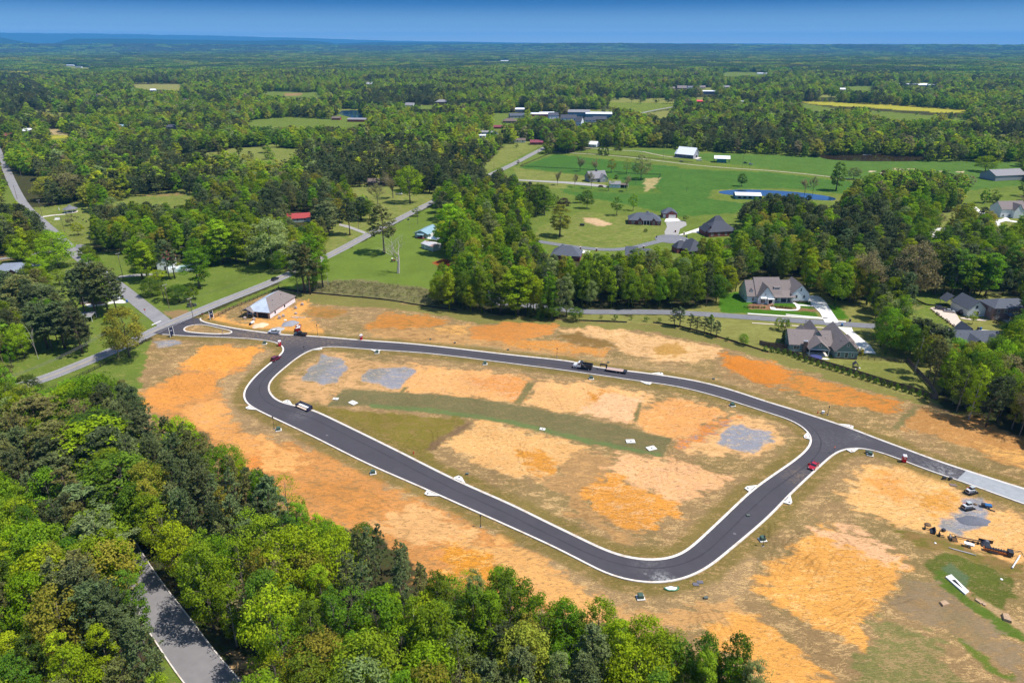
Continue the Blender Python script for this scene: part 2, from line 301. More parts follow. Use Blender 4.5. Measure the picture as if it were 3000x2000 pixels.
reg([(760,790),(1000,800),(1176,815),(1400,850),(1600,880),(1700,910),(1826,950),(1960,1000),(1960,985),(1826,935),(1700,885),(1600,850),(1400,820),(1176,785),(1000,765),(760,760)],(.27,.18,.085),STRAW,.42,1.5,2)
reg([(640,667),(763,678),(888,690),(1000,707),(1125,722),(1338,738),(1426,741),(1538,745),(1626,767),(1764,809),(1939,860),(2139,922),(2120,930),(1950,885),(1764,826),(1620,785),(1500,762),(1300,750),(1100,742),(900,708),(740,700),(690,688)],(.165,.150,.042),LAWND,.3,1.5,2)
DT=[([(320,905),(420,850),(470,795),(590,795),(600,803),(565,845),(508,868),(505,905),(520,945),(565,985),(600,1005),(720,1030),(838,1080),(900,1108),(980,1150),(1090,1205),(1170,1245),(1250,1285),(1290,1320),(1300,1400),(1200,1400),(1000,1350),(880,1240),(700,1190),(560,1090),(400,970),(325,935)],(.50,.25,.085),(.30,.19,.08),.42),([(470,796),(592,796),(600,803),(567,840),(520,850),(452,848),(425,835)],(.62,.29,.065),(.64,.38,.14),.35),([(330,905),(420,855),(520,853),(500,885),(480,905),(400,935),(340,930)],(.58,.27,.07),(.46,.24,.09),.35),([(420,940),(500,915),(560,985),(620,1030),(600,1080),(500,1010)],(.60,.31,.10),(.50,.30,.14),.4),([(588,998),(650,1036),(713,1056),(663,1081),(588,1078)],(.64,.37,.14),ORA,.35),([(560,1040),(600,1060),(600,1120),(560,1080)],ORA,STRAW,.4),([(700,1110),(800,1100),(880,1140),(860,1200),(780,1195)],(.52,.25,.075),(.3,.18,.07),.45),([(860,1200),(905,1170),(970,1160),(1080,1210),(1090,1240),(1010,1250),(960,1240),(900,1215)],(.62,.38,.17),STRAW,.4),([(1000,1292),(1018,1256),(1095,1252),(1176,1288),(1240,1312),(1230,1340),(1063,1340)],(.50,.235,.035),(.62,.36,.12),.42),([(1060,1235),(1176,1250),(1280,1310),(1370,1375),(1420,1440),(1300,1420),(1180,1330),(1090,1255)],(.6,.35,.13),STRAW,.42),([(650,866),(693,859),(728,826),(743,809),(813,821),(850,831),(958,839),(1176,859),(1176,925),(1063,905),(925,900),(788,894),(763,909),(738,934),(675,909),(653,896)],(.5,.325,.16),(.22,.16,.065),.42),([(950,841),(1060,848),(1176,859),(1226,876),(1200,905),(1183,927),(1063,908),(925,903),(933,884)],(.62,.35,.14),SAND,.45),([(1075,868),(1176,864),(1225,878),(1196,925),(1140,905),(1080,885)],(.58,.28,.09),PINK,.42),([(1231,884),(1251,874),(1351,882),(1473,899),(1500,912),(1459,966),(1326,951),(1201,931)],(.64,.39,.17),SAND,.5),([(1360,900),(1395,895),(1420,905),(1385,925),(1345,915)],MUST,SAND,.4),([(1361,918),(1395,905),(1478,905),(1459,969),(1330,952)],(.66,.45,.27),PINK,.5),([(1460,965),(1490,930),(1520,935),(1540,990),(1600,1005),(1576,1024),(1530,1006),(1476,994)],STRAW,SAND,.5),([(1498,924),(1563,916),(1620,928),(1676,949),(1663,964),(1601,996),(1576,1011),(1476,989),(1471,964)],(.60,.315,.115),SAND,.38),([(1676,949),(1764,974),(1795,992),(1780,1020),(1735,1048),(1690,1038),(1601,1046),(1561,1041),(1590,1010),(1640,980)],(.6,.39,.19),STRAW,.45),([(1660,960),(1690,955),(1640,995),(1570,1035),(1545,1030),(1590,1000)],ORA,GRAV,.42),([(1015,1026),(1050,997),(1100,965),(1150,969),(1176,985),(1288,1009),(1358,1026),(1350,1042),(1301,1064),(1251,1110),(1213,1085),(1176,1096),(1100,1062)],(.60,.365,.15),(.6,.42,.2),.42),([(1181,1029),(1221,1037),(1263,1049),(1286,1078),(1256,1096),(1201,1071)],(.52,.255,.05),SAND,.35),([(1250,1110),(1330,1040),(1400,1040),(1400,1085),(1340,1140),(1400,1205),(1300,1150)],(.32,.21,.10),STRAW,.45),([(1426,1041),(1566,1059),(1670,1099),(1601,1139),(1566,1156),(1451,1111),(1395,1090)],(.62,.38,.19),PINK,.5),([(1405,1088),(1451,1109),(1566,1156),(1551,1185),(1500,1222),(1463,1230),(1401,1201),(1376,1183),(1338,1141),(1371,1106)],(.56,.27,.055),SAND,.42),([(1335,1141),(1376,1183),(1401,1205),(1463,1235),(1430,1240),(1330,1190),(1300,1150)],STRAW,DRY,.5),([(1885,1200),(1964,1224),(2081,1284),(2064,1331),(2021,1389),(1971,1479),(1851,1431),(1764,1382),(1725,1352),(1770,1305),(1830,1260),(1862,1235)],(.60,.32,.085),(.66,.42,.17),.38),([(1870,1215),(1930,1205),(2030,1250),(2075,1290),(2040,1300),(1950,1255),(1890,1240)],(.64,.41,.24),PINK,.5),([(1590,1432),(1650,1412),(1690,1395),(1764,1430),(1814,1481),(1901,1568),(2000,1680),(1764,1700),(1751,1536),(1691,1498)],(.60,.32,.085),(.6,.38,.15),.35),([(1400,1400),(1500,1410),(1600,1400),(1700,1380),(1720,1400),(1600,1440),(1450,1450)],(.48,.3,.13),STRAW,.5),([(1984,1074),(2089,1074),(2164,1097),(2211,1130),(2352,1188),(2500,1250),(2500,1400),(2352,1312),(2300,1296),(2230,1285),(2214,1262),(2060,1212),(1960,1165),(1926,1138),(1960,1108)],(.62,.38,.15),(.62,.44,.22),.42),([(1990,1095),(2030,1085),(2110,1140),(2060,1150),(1990,1120)],(.60,.31,.09),SAND,.4),([(2120,1140),(2180,1130),(2190,1150),(2140,1180),(2110,1170)],(.54,.29,.07),SAND,.38),([(2060,1220),(2200,1250),(2352,1300),(2352,1330),(2200,1280),(2080,1240)],DRY,(.13,.13,.03),.5),([(560,745),(590,732),(625,735),(690,694),(712,690),(712,706),(690,722),(745,757),(735,776),(690,768),(640,768),(590,758),(520,748),(470,736),(500,720)],(.60,.33,.10),STRAW,.38),([(858,729),(888,719),(988,726),(1030,739),(1000,752),(870,760),(840,750)],(.47,.215,.055),(.23,.16,.055),.42),([(715,703),(790,710),(800,720),(760,730),(720,725),(700,712)],(.36,.19,.06),(.2,.15,.05),.48),([(850,757),(1000,752),(1176,775),(1320,798),(1320,822),(1176,803),(850,776)],STRAW,DRY,.45),([(1075,750),(1176,738),(1280,748),(1270,768),(1176,786),(1088,780)],(.48,.22,.06),(.36,.2,.075),.4),([(1000,748),(1075,745),(1080,765),(1010,765)],(.56,.34,.12),DRY,.45),([(1176,780),(1280,785),(1400,800),(1395,815),(1300,808),(1176,795)],(.5,.24,.06),STRAW,.45),([(1281,756),(1376,752),(1476,767),(1551,779),(1651,799),(1651,823),(1514,830),(1426,806),(1396,781)],(.62,.42,.22),(.4,.26,.1),.42),([(1330,765),(1390,780),(1405,798),(1330,790),(1280,775)],(.19,.13,.045),DRY,.4),([(1515,795),(1545,788),(1575,795),(1570,812),(1530,818),(1512,810)],(.38,.235,.07),(.42,.28,.1),.4),([(1651,809),(1764,829),(1829,859),(1814,881),(1764,884),(1701,866),(1664,834)],(.50,.195,.035),(.42,.22,.07),.36),([(1826,861),(1964,894),(2080,926),(2039,951),(1889,921),(1789,884)],(.50,.215,.05),(.24,.17,.06),.42),([(2109,938),(2239,960),(2352,1012),(2500,1080),(2500,1130),(2352,1076),(2214,1026),(2076,984)],(.36,.2,.072),(.44,.27,.11),.42),([(2239,1019),(2352,1034),(2500,1090),(2500,1130),(2352,1072)],(.58,.35,.12),BROWN,.4),]
hue=lambda c:(c[0]*.97,c[1]*.85,c[2]*.74)
for p,A,B,c in DT:reg(p,hue(A),hue(B),c,2.6,3.2)
for p in([(738,811),(783,826),(798,849),(778,876),(748,884),(693,874),(690,864),(725,836)],[(850,846),(933,844),(953,851),(938,871),(920,891),(883,891),(863,879),(826,876),(833,861)],[(1676,976),(1726,981),(1776,994),(1764,1014),(1726,1039),(1688,1031),(1651,1016),(1661,996)],[(2209,1138),(2258,1144),(2262,1172),(2264,1200),(2243,1215),(2203,1232),(2186,1223),(2158,1214),(2173,1187),(2197,1170),(2205,1154)],[(355,783),(400,780),(420,790),(370,800)],[(560,761),(590,757),(622,760),(600,766)]):
 reg(p,GRAV,(.42,.31,.2),.38,.8,1.8)
for p in([(1213,876),(1230,880),(1196,927),(1183,925)],[(1468,925),(1476,925),(1466,968),(1456,968)],[(930,888),(940,888),(925,905),(918,903)],[(2100,930),(2115,935),(2062,985),(2048,980)]):
 reg(p,(.15,.13,.05),DRY,.4,.6,.8)
reg([(788,894),(888,899),(1063,911),(1176,928),(1326,956),(1476,991),(1543,1006),(1523,1049),(1401,1029),(1276,999),(1176,972),(1088,961),(963,944),(838,931),(748,934),(765,915)],SWALE,(.18,.135,.06),.42,.5,.5)
reg([(850,927),(1000,938),(1176,964),(1401,1018),(1515,1040),(1519,1047),(1401,1028),(1276,1000),(1176,974),(1000,948),(850,936)],(.115,.15,.05),SWALE,.35,.6,.5)
reg([(740,934),(838,944),(1075,964),(1010,1010),(975,1036),(1000,1062),(1176,1148),(1176,1157),(913,1030),(720,940)],(.155,.125,.024),(.20,.135,.045),.42,1,2)
reg([(1075,964),(1085,970),(1040,1000),(990,1035),(975,1030),(1010,1005)],(.16,.10,.05),OLIVE,.3,.8,1)
reg([(2114,1298),(2176,1271),(2264,1294),(2336,1338),(2334,1376),(2301,1401),(2251,1381),(2220,1350),(2180,1320),(2150,1330),(2130,1320)],(.085,.100,.018),(.17,.13,.05),.4,.8,1.5)
reg([(2159,1306),(2184,1293),(2226,1326),(2219,1352),(2190,1330)],(.085,.12,.055),(.1,.12,.05),.4,.3,.3)
reg([(2140,1312),(2160,1308),(2190,1340),(2226,1371),(2289,1413),(2352,1458),(2420,1500),(2420,1530),(2352,1478),(2289,1450),(2214,1386),(2150,1345)],(.075,.115,.016),(.15,.14,.04),.3,.6,1)
reg([(2240,1366),(2300,1400),(2352,1436),(2420,1480),(2420,1500),(2352,1452),(2289,1412)],(.36,.24,.12),DRY,.4,.4,.5)
reg([(2026,1413),(2139,1451),(2200,1568),(2200,1700),(1951,1700),(1951,1568),(2000,1470)],(.15,.14,.045),(.26,.18,.08),.5,3,3)
reg([(2176,1438),(2230,1470),(2300,1545),(2340,1535),(2320,1560),(2270,1545),(2220,1490)],(.10,.13,.02),DRY,.35,.8,1.5)
reg([(2076,1325),(2150,1345),(2260,1420),(2352,1490),(2352,1568),(2250,1480),(2150,1430),(2060,1400)],(.21,.15,.085),DRY,.45,2,3)
reg([(370,1515),(395,1515),(430,1568),(440,1640),(360,1640)],LAWN,BROWN,.3,.5,.6)
reg([(520,1500),(575,1500),(640,1540),(640,1660),(560,1660)],(.42,.27,.13),FLOOR,.5,1,1.5)
def sdf(P,poly):
 n=len(poly);d=np.full(len(P),1e18);ins=np.zeros(len(P),bool)
 for i in range(n):
  a=poly[i];b=poly[(i+1)%n];e=b-a;w_=P-a
  t=np.clip((w_@e)/(e@e+1e-12),0,1)
  q=w_-t[:,None]*e;d=np.minimum(d,(q*q).sum(1))
  c=(a[1]>P[:,1])!=(b[1]>P[:,1])
  xs=(b[0]-a[0])*(P[:,1]-a[1])/(b[1]-a[1]+1e-12)+a[0]
  ins^=c&(P[:,0]<xs)
 d=np.sqrt(d);return np.where(ins,-d,d)
def dist_path(P,path,lim=12.):
 out=np.full(len(P),1e9)
 lo=path.min(0)-lim;hi=path.max(0)+lim
 idx=np.where((P[:,0]>lo[0])&(P[:,0]<hi[0])&(P[:,1]>lo[1])&(P[:,1]<hi[1]))[0]
 if not len(idx):return out
 Q=P[idx];d=np.full(len(Q),1e9)
 for i in range(0,len(path),1):
  m=((np.abs(Q[:,0]-path[i,0])<lim)&(np.abs(Q[:,1]-path[i,1])<lim))
  if m.any():d[m]=np.minimum(d[m],np.hypot(Q[m,0]-path[i,0],Q[m,1]-path[i,1]))
 out[idx]=d;return out
azf=np.radians(np.arange(-50,50.01,.115));azc=np.radians(np.arange(58,303,8.))
AZ=np.concatenate([azf,azc]);NA=len(AZ)
rr=[0.5,20.,40.,60.];
while rr[-1]<82:rr.append(rr[-1]+4)
while rr[-1]<330:rr.append(rr[-1]*1.0034)
while rr[-1]<1300:rr.append(rr[-1]*1.006)
while rr[-1]<40000:rr.append(rr[-1]*1.014)
RR=np.array(rr);NR=len(RR)
gx=(RR[:,None]*np.sin(AZ)[None]).ravel();gy=(RR[:,None]*np.cos(AZ)[None]).ravel()
gz=terrain(gx,gy)
PT=np.stack([gx,gy],1)
wx=(fbm(gx/5,gy/5,21,3)-.5)*2;wy=(fbm(gx/5+50,gy/5,31,3)-.5)*2
_ca,_sa=math.cos(R(-17)),math.sin(R(-17))
fine=fbm((gx*_ca+gy*_sa)/3.2,(gy*_ca-gx*_sa)/1.3,41,4)-.5
cA=np.empty((len(gx),3));cA[:]=FLOOR;cB=np.empty((len(gx),3));cB[:]=FLOOR2;cv=np.full(len(gx),.5)
far=sstep(1500,4500,np.hypot(gx,gy))[:,None];cA=cA*(1-far)+np.array((.012,.032,.016))*far;cB=cB*(1-far)+np.array((.016,.04,.014))*far  # far ground darkened: shade between distant crowns is put into the colour
def opening(x,y):
 return(fbm(x/150,y/105,131,3)>.628)&(np.hypot(x,y)>560)&(np.hypot(x,y)<5200)
op_=opening(gx,gy);pk=vnoise(gx/90,gy/90,133)[:,None];cA[op_]=(np.array(LAWN)*(1-pk)+np.array(LAWND)*pk)[op_];cB[op_]=LAWND
for poly,A,B,c,f,wob in REG:
 lo=poly.min(0)-8;hi=poly.max(0)+8
 ix=np.where((gx>lo[0])&(gx<hi[0])&(gy>lo[1])&(gy<hi[1]))[0]
 if not len(ix):continue
 Q=PT[ix]+np.stack([wx[ix],wy[ix]],1)*wob
 d=sdf(Q,poly)+fine[ix]*f*3.0
 k_=.35+.26*f;w_=sstep(k_,-k_,d)[:,None]
 cA[ix]=cA[ix]*(1-w_)+np.array(A)*w_;cB[ix]=cB[ix]*(1-w_)+np.array(B)*w_;cv[ix]=cv[ix]*(1-w_[:,0])+c*w_[:,0]
olv=sstep(.42,.62,fbm(gx/11,gy/11,51,4))[:,None]*sstep(.06,.0,np.abs(cA[:,:1]-DRY[0]))
cA=cA*(1-olv*.38)+np.array((.14,.12,.036))*olv*.38
for pth in(isl,outn,oute):
 d=dist_path(PT,pth,9.)+wx*1.2
 w_=sstep(5.2,2.6,d)[:,None]*.8
 cA=cA*(1-w_)+np.array((.15,.115,.03))*w_;cB=cB*(1-w_)+np.array((.27,.17,.07))*w_;cv=cv*(1-w_[:,0])+.36*w_[:,0]
def track(pts,amt=.25,wid=.35,gauge=1.7):
 P=catmull(pts,.5);N=normals2(P)
 for s in(-gauge/2,gauge/2):
  L=P+N*s
  lo=L.min(0)-1;hi=L.max(0)+1
  ix=np.where((gx>lo[0])&(gx<hi[0])&(gy>lo[1])&(gy<hi[1]))[0]
  if not len(ix):continue
  d=np.full(len(ix),9.)
  for q in L:d=np.minimum(d,np.hypot(gx[ix]-q[0],gy[ix]-q[1]))
  w_=(sstep(wid,wid*.3,d)*amt*(.5+vnoise(gx[ix]/3,gy[ix]/3,77)))[:,None]
  cA[ix]*=(1-w_);cB[ix]*=(1-w_)
rt=random.Random(5)
for cx,cy_,n in((1120,1020,6),(1230,1060,6),(1450,1170,9),(1530,1110,7),(1560,960,6),(1100,890,4),(1300,915,5),(1860,1350,10),(1930,1290,7),(1960,1420,6),(1790,1330,5),(1690,1470,7),(1800,1540,5),(1120,1290,9),(520,830,6),(430,890,5),(560,980,4),(2100,1120,8),(2180,1160,7),(2200,1000,7),(2250,990,5),(1600,1010,5),(700,850,3),(920,1060,3),(1450,800,4),(1750,850,4),(760,1060,3),(880,1180,4)):
 ba=rt.uniform(0,3.14)
 for k in range(n):
  x0,y0=G(cx,cy_);x0+=rt.uniform(-10,10);y0+=rt.uniform(-9,9);a=ba+rt.uniform(-.35,.35);cu=rt.uniform(-.13,.13);pts=[]
  for j in range(rt.randint(4,8)):
   pts.append((x0,y0));x0+=3.2*math.cos(a);y0+=3.2*math.sin(a);a+=cu
  track(pts,rt.uniform(.08,.24))
for pts in([(1590,398),(1560,405),(1530,420),(1500,440)],[(1010,1300),(1060,1275),(1110,1290),(1090,1306),(1040,1300)]):track(GP(pts),.2,.5)
gz=gz+np.where(np.hypot(gx,gy)<420,(fbm(gx/9,gy/9,91,2)-.5)*.16,0)
gme=bpy.data.meshes.new('ground')
vi=np.arange(NA*NR).reshape(NR,NA);nx=np.roll(vi,-1,1)
q=np.stack([vi[:-1].ravel(),vi[1:].ravel(),nx[1:].ravel(),nx[:-1].ravel()],1)
gme.vertices.add(NA*NR);gme.vertices.foreach_set('co',np.stack([gx,gy,gz],1).ravel())
gme.loops.add(q.size);gme.loops.foreach_set('vertex_index',q.ravel().astype(np.int32))
gme.polygons.add(len(q));gme.polygons.foreach_set('loop_start',np.arange(0,q.size,4,dtype=np.int32));gme.polygons.foreach_set('loop_total',np.full(len(q),4,dtype=np.int32))
gme.update(calc_edges=True)
for nm,c in(('earth_a',cA),('earth_b',cB)):
 at=gme.attributes.new(nm,'FLOAT_COLOR','POINT');at.data.foreach_set('color',np.concatenate([c,np.ones((len(c),1))],1).ravel())
at=gme.attributes.new('cover','FLOAT','POINT');at.data.foreach_set('value',cv)
gm=bpy.data.materials.new('earth_and_grass');gm.use_nodes=True;nt=gm.node_tree;nt.nodes.clear()
def L(a,b):nt.links.new(a,b)
go=nn(nt,'ShaderNodeOutputMaterial');gb=nn(nt,'ShaderNodeBsdfPrincipled');gb.inputs['Roughness'].default_value=.95;gb.inputs['Specular IOR Level'].default_value=0
aa=nn(nt,'ShaderNodeAttribute',attribute_name='earth_a');ab=nn(nt,'ShaderNodeAttribute',attribute_name='earth_b');ac=nn(nt,'ShaderNodeAttribute',attribute_name='cover')
tc=nn(nt,'ShaderNodeTexCoord')
def noise(scale,det,sx=1.,sy=1.,rz=0.,dist=0.,rough=.6):
 mp=nn(nt,'ShaderNodeMapping');mp.inputs['Scale'].default_value=(sx,sy,1);mp.inputs['Rotation'].default_value=(0,0,rz)
 L(tc.outputs['Object'],mp.inputs['Vector'])
 z=nn(nt,'ShaderNodeTexNoise');z.inputs['Scale'].default_value=scale;z.inputs['Detail'].default_value=det;z.inputs['Roughness'].default_value=rough;z.inputs['Distortion'].default_value=dist
 L(mp.outputs[0],z.inputs['Vector']);return z.outputs['Fac']
def math_(op,a,b=None):
 m=nn(nt,'ShaderNodeMath',operation=op)
 for i,v in enumerate((a,b)):
  if v is None:continue
  if isinstance(v,(int,float)):m.inputs[i].default_value=v
  else:L(v,m.inputs[i])
 return m.outputs[0]
n1=noise(.22,5,1,2.2,R(-17),.6,.68)
n2=noise(1.1,5,1,3.2,R(-17),.4,.75)
n3=noise(3.2,5,1,1.6,R(-17),0,.8)
n4=noise(.05,3)
n5=noise(.55,5,1,7,R(-17),.2,.75)
s_=math_('ADD',math_('MULTIPLY',n1,.42),math_('ADD',math_('MULTIPLY',n2,.34),math_('MULTIPLY',n3,.24)))
th=nn(nt,'ShaderNodeMapRange');th.inputs['From Min'].default_value=0;th.inputs['From Max'].default_value=1;th.inputs['To Min'].default_value=.64;th.inputs['To Max'].default_value=.38
L(ac.outputs['Fac'],th.inputs['Value'])
df=math_('SUBTRACT',s_,th.outputs[0])
fc=nn(nt,'ShaderNodeMapRange');fc.inputs['From Min'].default_value=-.018;fc.inputs['From Max'].default_value=.022;L(df,fc.inputs['Value'])
mx=nn(nt,'ShaderNodeMix',data_type='RGBA');L(fc.outputs[0],mx.inputs[0]);L(aa.outputs['Color'],mx.inputs[6]);L(ab.outputs['Color'],mx.inputs[7])
var=math_('ADD',-1.12,math_('ADD',math_('ADD',math_('MULTIPLY',n3,1.5),math_('MULTIPLY',n5,1.25)),math_('ADD',math_('MULTIPLY',n4,.55),math_('MULTIPLY',n2,.95))))
sc=nn(nt,'ShaderNodeVectorMath',operation='SCALE');L(mx.outputs[2],sc.inputs[0]);L(var,sc.inputs['Scale'])
nw=noise(.62,6,1,2.6,R(-17),.5,.78);wd=nn(nt,'ShaderNodeMapRange');wd.inputs['From Min'].default_value=.545;wd.inputs['From Max'].default_value=.585;L(nw,wd.inputs['Value'])
wm=nn(nt,'ShaderNodeMix',data_type='RGBA');wm.inputs[7].default_value=(.15,.10,.042,1);sr=nn(nt,'ShaderNodeSeparateColor');L(sc.outputs[0],sr.inputs[0]);dr=nn(nt,'ShaderNodeMapRange');dr.inputs['From Min'].default_value=.14;dr.inputs['From Max'].default_value=.42;dr.inputs['To Min'].default_value=.12;dr.inputs['To Max'].default_value=.62;L(sr.outputs[0],dr.inputs['Value']);L(math_('MULTIPLY',wd.outputs[0],dr.outputs[0]),wm.inputs[0]);L(sc.outputs[0],wm.inputs[6])
L(wm.outputs[2],gb.inputs['Base Color'])
bp=nn(nt,'ShaderNodeBump');bp.inputs['Strength'].default_value=.55;bp.inputs['Distance'].default_value=.25;L(s_,bp.inputs['Height']);L(bp.outputs[0],gb.inputs['Normal'])
L(gb.outputs[0],go.inputs[0]);gme.materials.append(gm)
gob=bpy.data.objects.new('ground',gme);ROOT.objects.link(gob);kind(gob,'structure')
GZ0=.11
def asphalt(name,col,amp=.1,stains=(),light=None,crack=0.,line=None):
 m=mat(name,col,.9,amp,.6,spec=.2);nt=m.node_tree
 b=[n for n in nt.nodes if n.type=='BSDF_PRINCIPLED'][0];src=b.inputs['Base Color'].links[0].from_socket
 tc=[n for n in nt.nodes if n.type=='TEX_COORD'][0]
 nz=nn(nt,'ShaderNodeTexNoise');nz.inputs['Scale'].default_value=.9;nz.inputs['Detail'].default_value=6;nz.inputs['Roughness'].default_value=.75
 nt.links.new(tc.outputs['Object'],nz.inputs['Vector'])
 nz2=nn(nt,'ShaderNodeTexNoise');nz2.inputs['Scale'].default_value=.12;nz2.inputs['Detail'].default_value=3;nt.links.new(tc.outputs['Object'],nz2.inputs['Vector'])
 mr=nn(nt,'ShaderNodeMapRange');mr.inputs['From Min'].default_value=.3;mr.inputs['From Max'].default_value=.7;mr.inputs['To Min'].default_value=.93;mr.inputs['To Max'].default_value=1.07
 nt.links.new(nz2.outputs['Fac'],mr.inputs['Value'])
 v=nn(nt,'ShaderNodeVectorMath',operation='SCALE');nt.links.new(src,v.inputs[0]);nt.links.new(mr.outputs[0],v.inputs['Scale']);src=v.outputs[0]
 for(cx,cy_,rad,dens,cc)in stains:
  ds=nn(nt,'ShaderNodeVectorMath',operation='DISTANCE');ds.inputs[1].default_value=(cx,cy_,.13);nt.links.new(tc.outputs['Object'],ds.inputs[0])
  f=nn(nt,'ShaderNodeMapRange');f.inputs['From Min'].default_value=0;f.inputs['From Max'].default_value=rad;f.inputs['To Min'].default_value=dens;f.inputs['To Max'].default_value=0
  nt.links.new(ds.outputs['Value'],f.inputs['Value'])
  a=nn(nt,'ShaderNodeMath',operation='ADD');a.inputs[1].default_value=-.43;nt.links.new(nz.outputs['Fac'],a.inputs[0])
  m2=nn(nt,'ShaderNodeMath',operation='MULTIPLY');m2.inputs[1].default_value=3.2;nt.links.new(a.outputs[0],m2.inputs[0])
  c_=nn(nt,'ShaderNodeClamp');nt.links.new(m2.outputs[0],c_.inputs[0])
  m3=nn(nt,'ShaderNodeMath',operation='MULTIPLY');nt.links.new(c_.outputs[0],m3.inputs[0]);nt.links.new(f.outputs[0],m3.inputs[1])
  mx=nn(nt,'ShaderNodeMix',data_type='RGBA');mx.inputs[7].default_value=(*cc,1);nt.links.new(m3.outputs[0],mx.inputs[0]);nt.links.new(src,mx.inputs[6]);src=mx.outputs[2]
 nt.links.new(src,b.inputs['Base Color']);return m
GR=(.36,.34,.33);WH=(.6,.6,.58);SD=(.45,.3,.16)
def st(px,py,r_,d,c):x,y=G(px,py);return(x,y,r_,d,c)
A_NEW=asphalt('fresh_asphalt',(.062,.057,.065),.05,[st(1520,1330,3.5,.9,WH),st(1545,1337,2.5,.9,WH),st(1490,1296,6,.3,GR),st(1975,1002,5,.4,GR),st(1900,1010,12,.18,GR),st(2165,1085,7,.6,WH),st(2110,1062,12,.25,GR),st(1835,1095,7,.5,SD),st(620,775,14,.6,SD),st(680,778,12,.45,SD),st(560,770,10,.7,SD),st(505,762,8,.6,SD),st(760,786,14,.5,SD),st(690,953,5,.4,GR),st(1060,826,5,.5,SD),st(1250,845,5,.4,SD),st(820,812,6,.3,GR)])
A_OLD=asphalt('weathered_asphalt',(.235,.225,.23),.10)
A_MID=asphalt('grey_asphalt',(.17,.17,.185),.12)
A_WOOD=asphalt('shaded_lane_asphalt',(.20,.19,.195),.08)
A_BASE=asphalt('pale_base_course',(.30,.315,.33),.10,[st(2230,1105,14,.5,(.2,.2,.21)),st(2330,1140,20,.4,(.24,.25,.26))])
GRAVROAD=mat('gravel_lane',(.40,.35,.27),.95,.2,1.2,col2=(.25,.24,.12),thr=.56)
CONC=mat('pale_concrete',(.66,.60,.545),.85,.08,1.5,spec=.2,col2=(.56,.47,.38),thr=.58)
CONC2=mat('bright_concrete',(.70,.67,.62),.85,.06,.8,spec=.2)
YLINE=mat('faded_yellow_paint',(.50,.36,.10),.8,.2,1.2);WLINE=mat('faded_white_paint',(.6,.58,.55),.8,.15,2)
DARK=mat('opening_shade',(.012,.012,.014),.9,.1)  # near-black panels paint the shade inside openings that are not cut through
def ribbon(name,path,width,m,z=.13,off=0.,zend=None):
 N=normals2(path);a=path+N*(width/2+off);b=path+N*(-width/2+off);n=len(path)
 za=[float(z+terrain(*p))for p in path]
 mb=MB();mb.add([(*a[i],za[i])for i in range(n)]+[(*b[i],za[i])for i in range(n)],[(i,i+1,n+i+1,n+i)for i in range(n-1)])
 return mb.build(name,m)
kind(ribbon('highway',PATHS['highway'],7.2,A_OLD,.135),'structure')
kind(ribbon('side_road',PATHS['side_road'],7.0,A_OLD,.131),'structure')
kind(ribbon('lane_road',PATHS['lane'],4.4,A_OLD,.127),'structure')
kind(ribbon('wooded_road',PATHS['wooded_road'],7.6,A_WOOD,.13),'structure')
kind(ribbon('cul_street_road',PATHS['cul_street'],6.2,A_MID,.13),'structure')
kind(ribbon('farm_lane_road',PATHS['farm_lane'],3.0,GRAVROAD,.12),'structure')
kind(ribbon('barn_drive_road',PATHS['barn_drive'],3.0,GRAVROAD,.12),'structure')
def flat(name,pts,m,z=.13,world=False,holes=()):
 P=[tuple(p)for p in(pts if world else GP(pts))]
 bm=bmesh.new()
 for ring in[P]+[list(map(tuple,h))for h in holes]:
  v=[bm.verts.new((x,y,z))for x,y in ring]
  for i in range(len(v)):bm.edges.new((v[i],v[(i+1)%len(v)]))
 bmesh.ops.triangle_fill(bm,edges=bm.edges,use_beauty=True)
 bmesh.ops.recalc_face_normals(bm,faces=bm.faces)
 if sum(f.normal.z for f in bm.faces)<0:bmesh.ops.reverse_faces(bm,faces=bm.faces)
 me=bpy.data.meshes.new(name);bm.to_mesh(me);bm.free();me.materials.append(m)
 o=bpy.data.objects.new(name,me);ROOT.objects.link(o);return o
outer=np.vstack([outn,oute,np.array(GP([(352,765),(400,745),(440,731)]))])
kind(flat('new_road',outer,A_NEW,.139,True,[isl,med]),'structure')
c0,c1=np.array(G(2189,1103)),np.array(G(2212,1075));cn=np.array([c1[1]-c0[1],-(c1[0]-c0[0])]);cn=cn*np.sign(cn@(np.array(G(2300,1120))-c0))
nA=[p for p in outn if(p-c0)@cn>0];nB=[p for p in oute if(p-c0)@cn>0]
kind(flat('unfinished_road',nA+nB,A_BASE,.143,True),'structure')
bp_=PATHS['bulb_street'];Nn=normals2(bp_);cc=np.array(G(1543,549))
Lf=bp_+Nn*3.0;Rt=bp_-Nn*3.0;ring=[(cc[0]+11*math.cos(a),cc[1]+11*math.sin(a))for a in np.linspace(0,2*math.pi,40,endpoint=False)]
keepL=[p for p in Lf if np.hypot(*(p-cc))>11.5];keepR=[p for p in Rt if np.hypot(*(p-cc))>11.5]
aL=math.atan2(*(keepL[-1]-cc)[::-1]);aR=math.atan2(*(keepR[-1]-cc)[::-1])
arc=[(cc[0]+11*math.cos(a),cc[1]+11*math.sin(a))for a in np.linspace(aL,aR-2*math.pi if aR>aL else aR,36)]
kind(flat('bulb_street_road',[tuple(p)for p in keepL]+arc+[tuple(p)for p in keepR[::-1]],A_MID,.131,True),'structure')
kind(flat('parking_lot',[(1120,668),(1150,673),(1168,676),(1172,690),(1165,704),(1140,700),(1125,690)],A_MID,.126),'structure')
kind(flat('side_approach_road',[(170,566),(176,562),(198,564),(196,570),(178,574)],A_MID,.141),'structure')
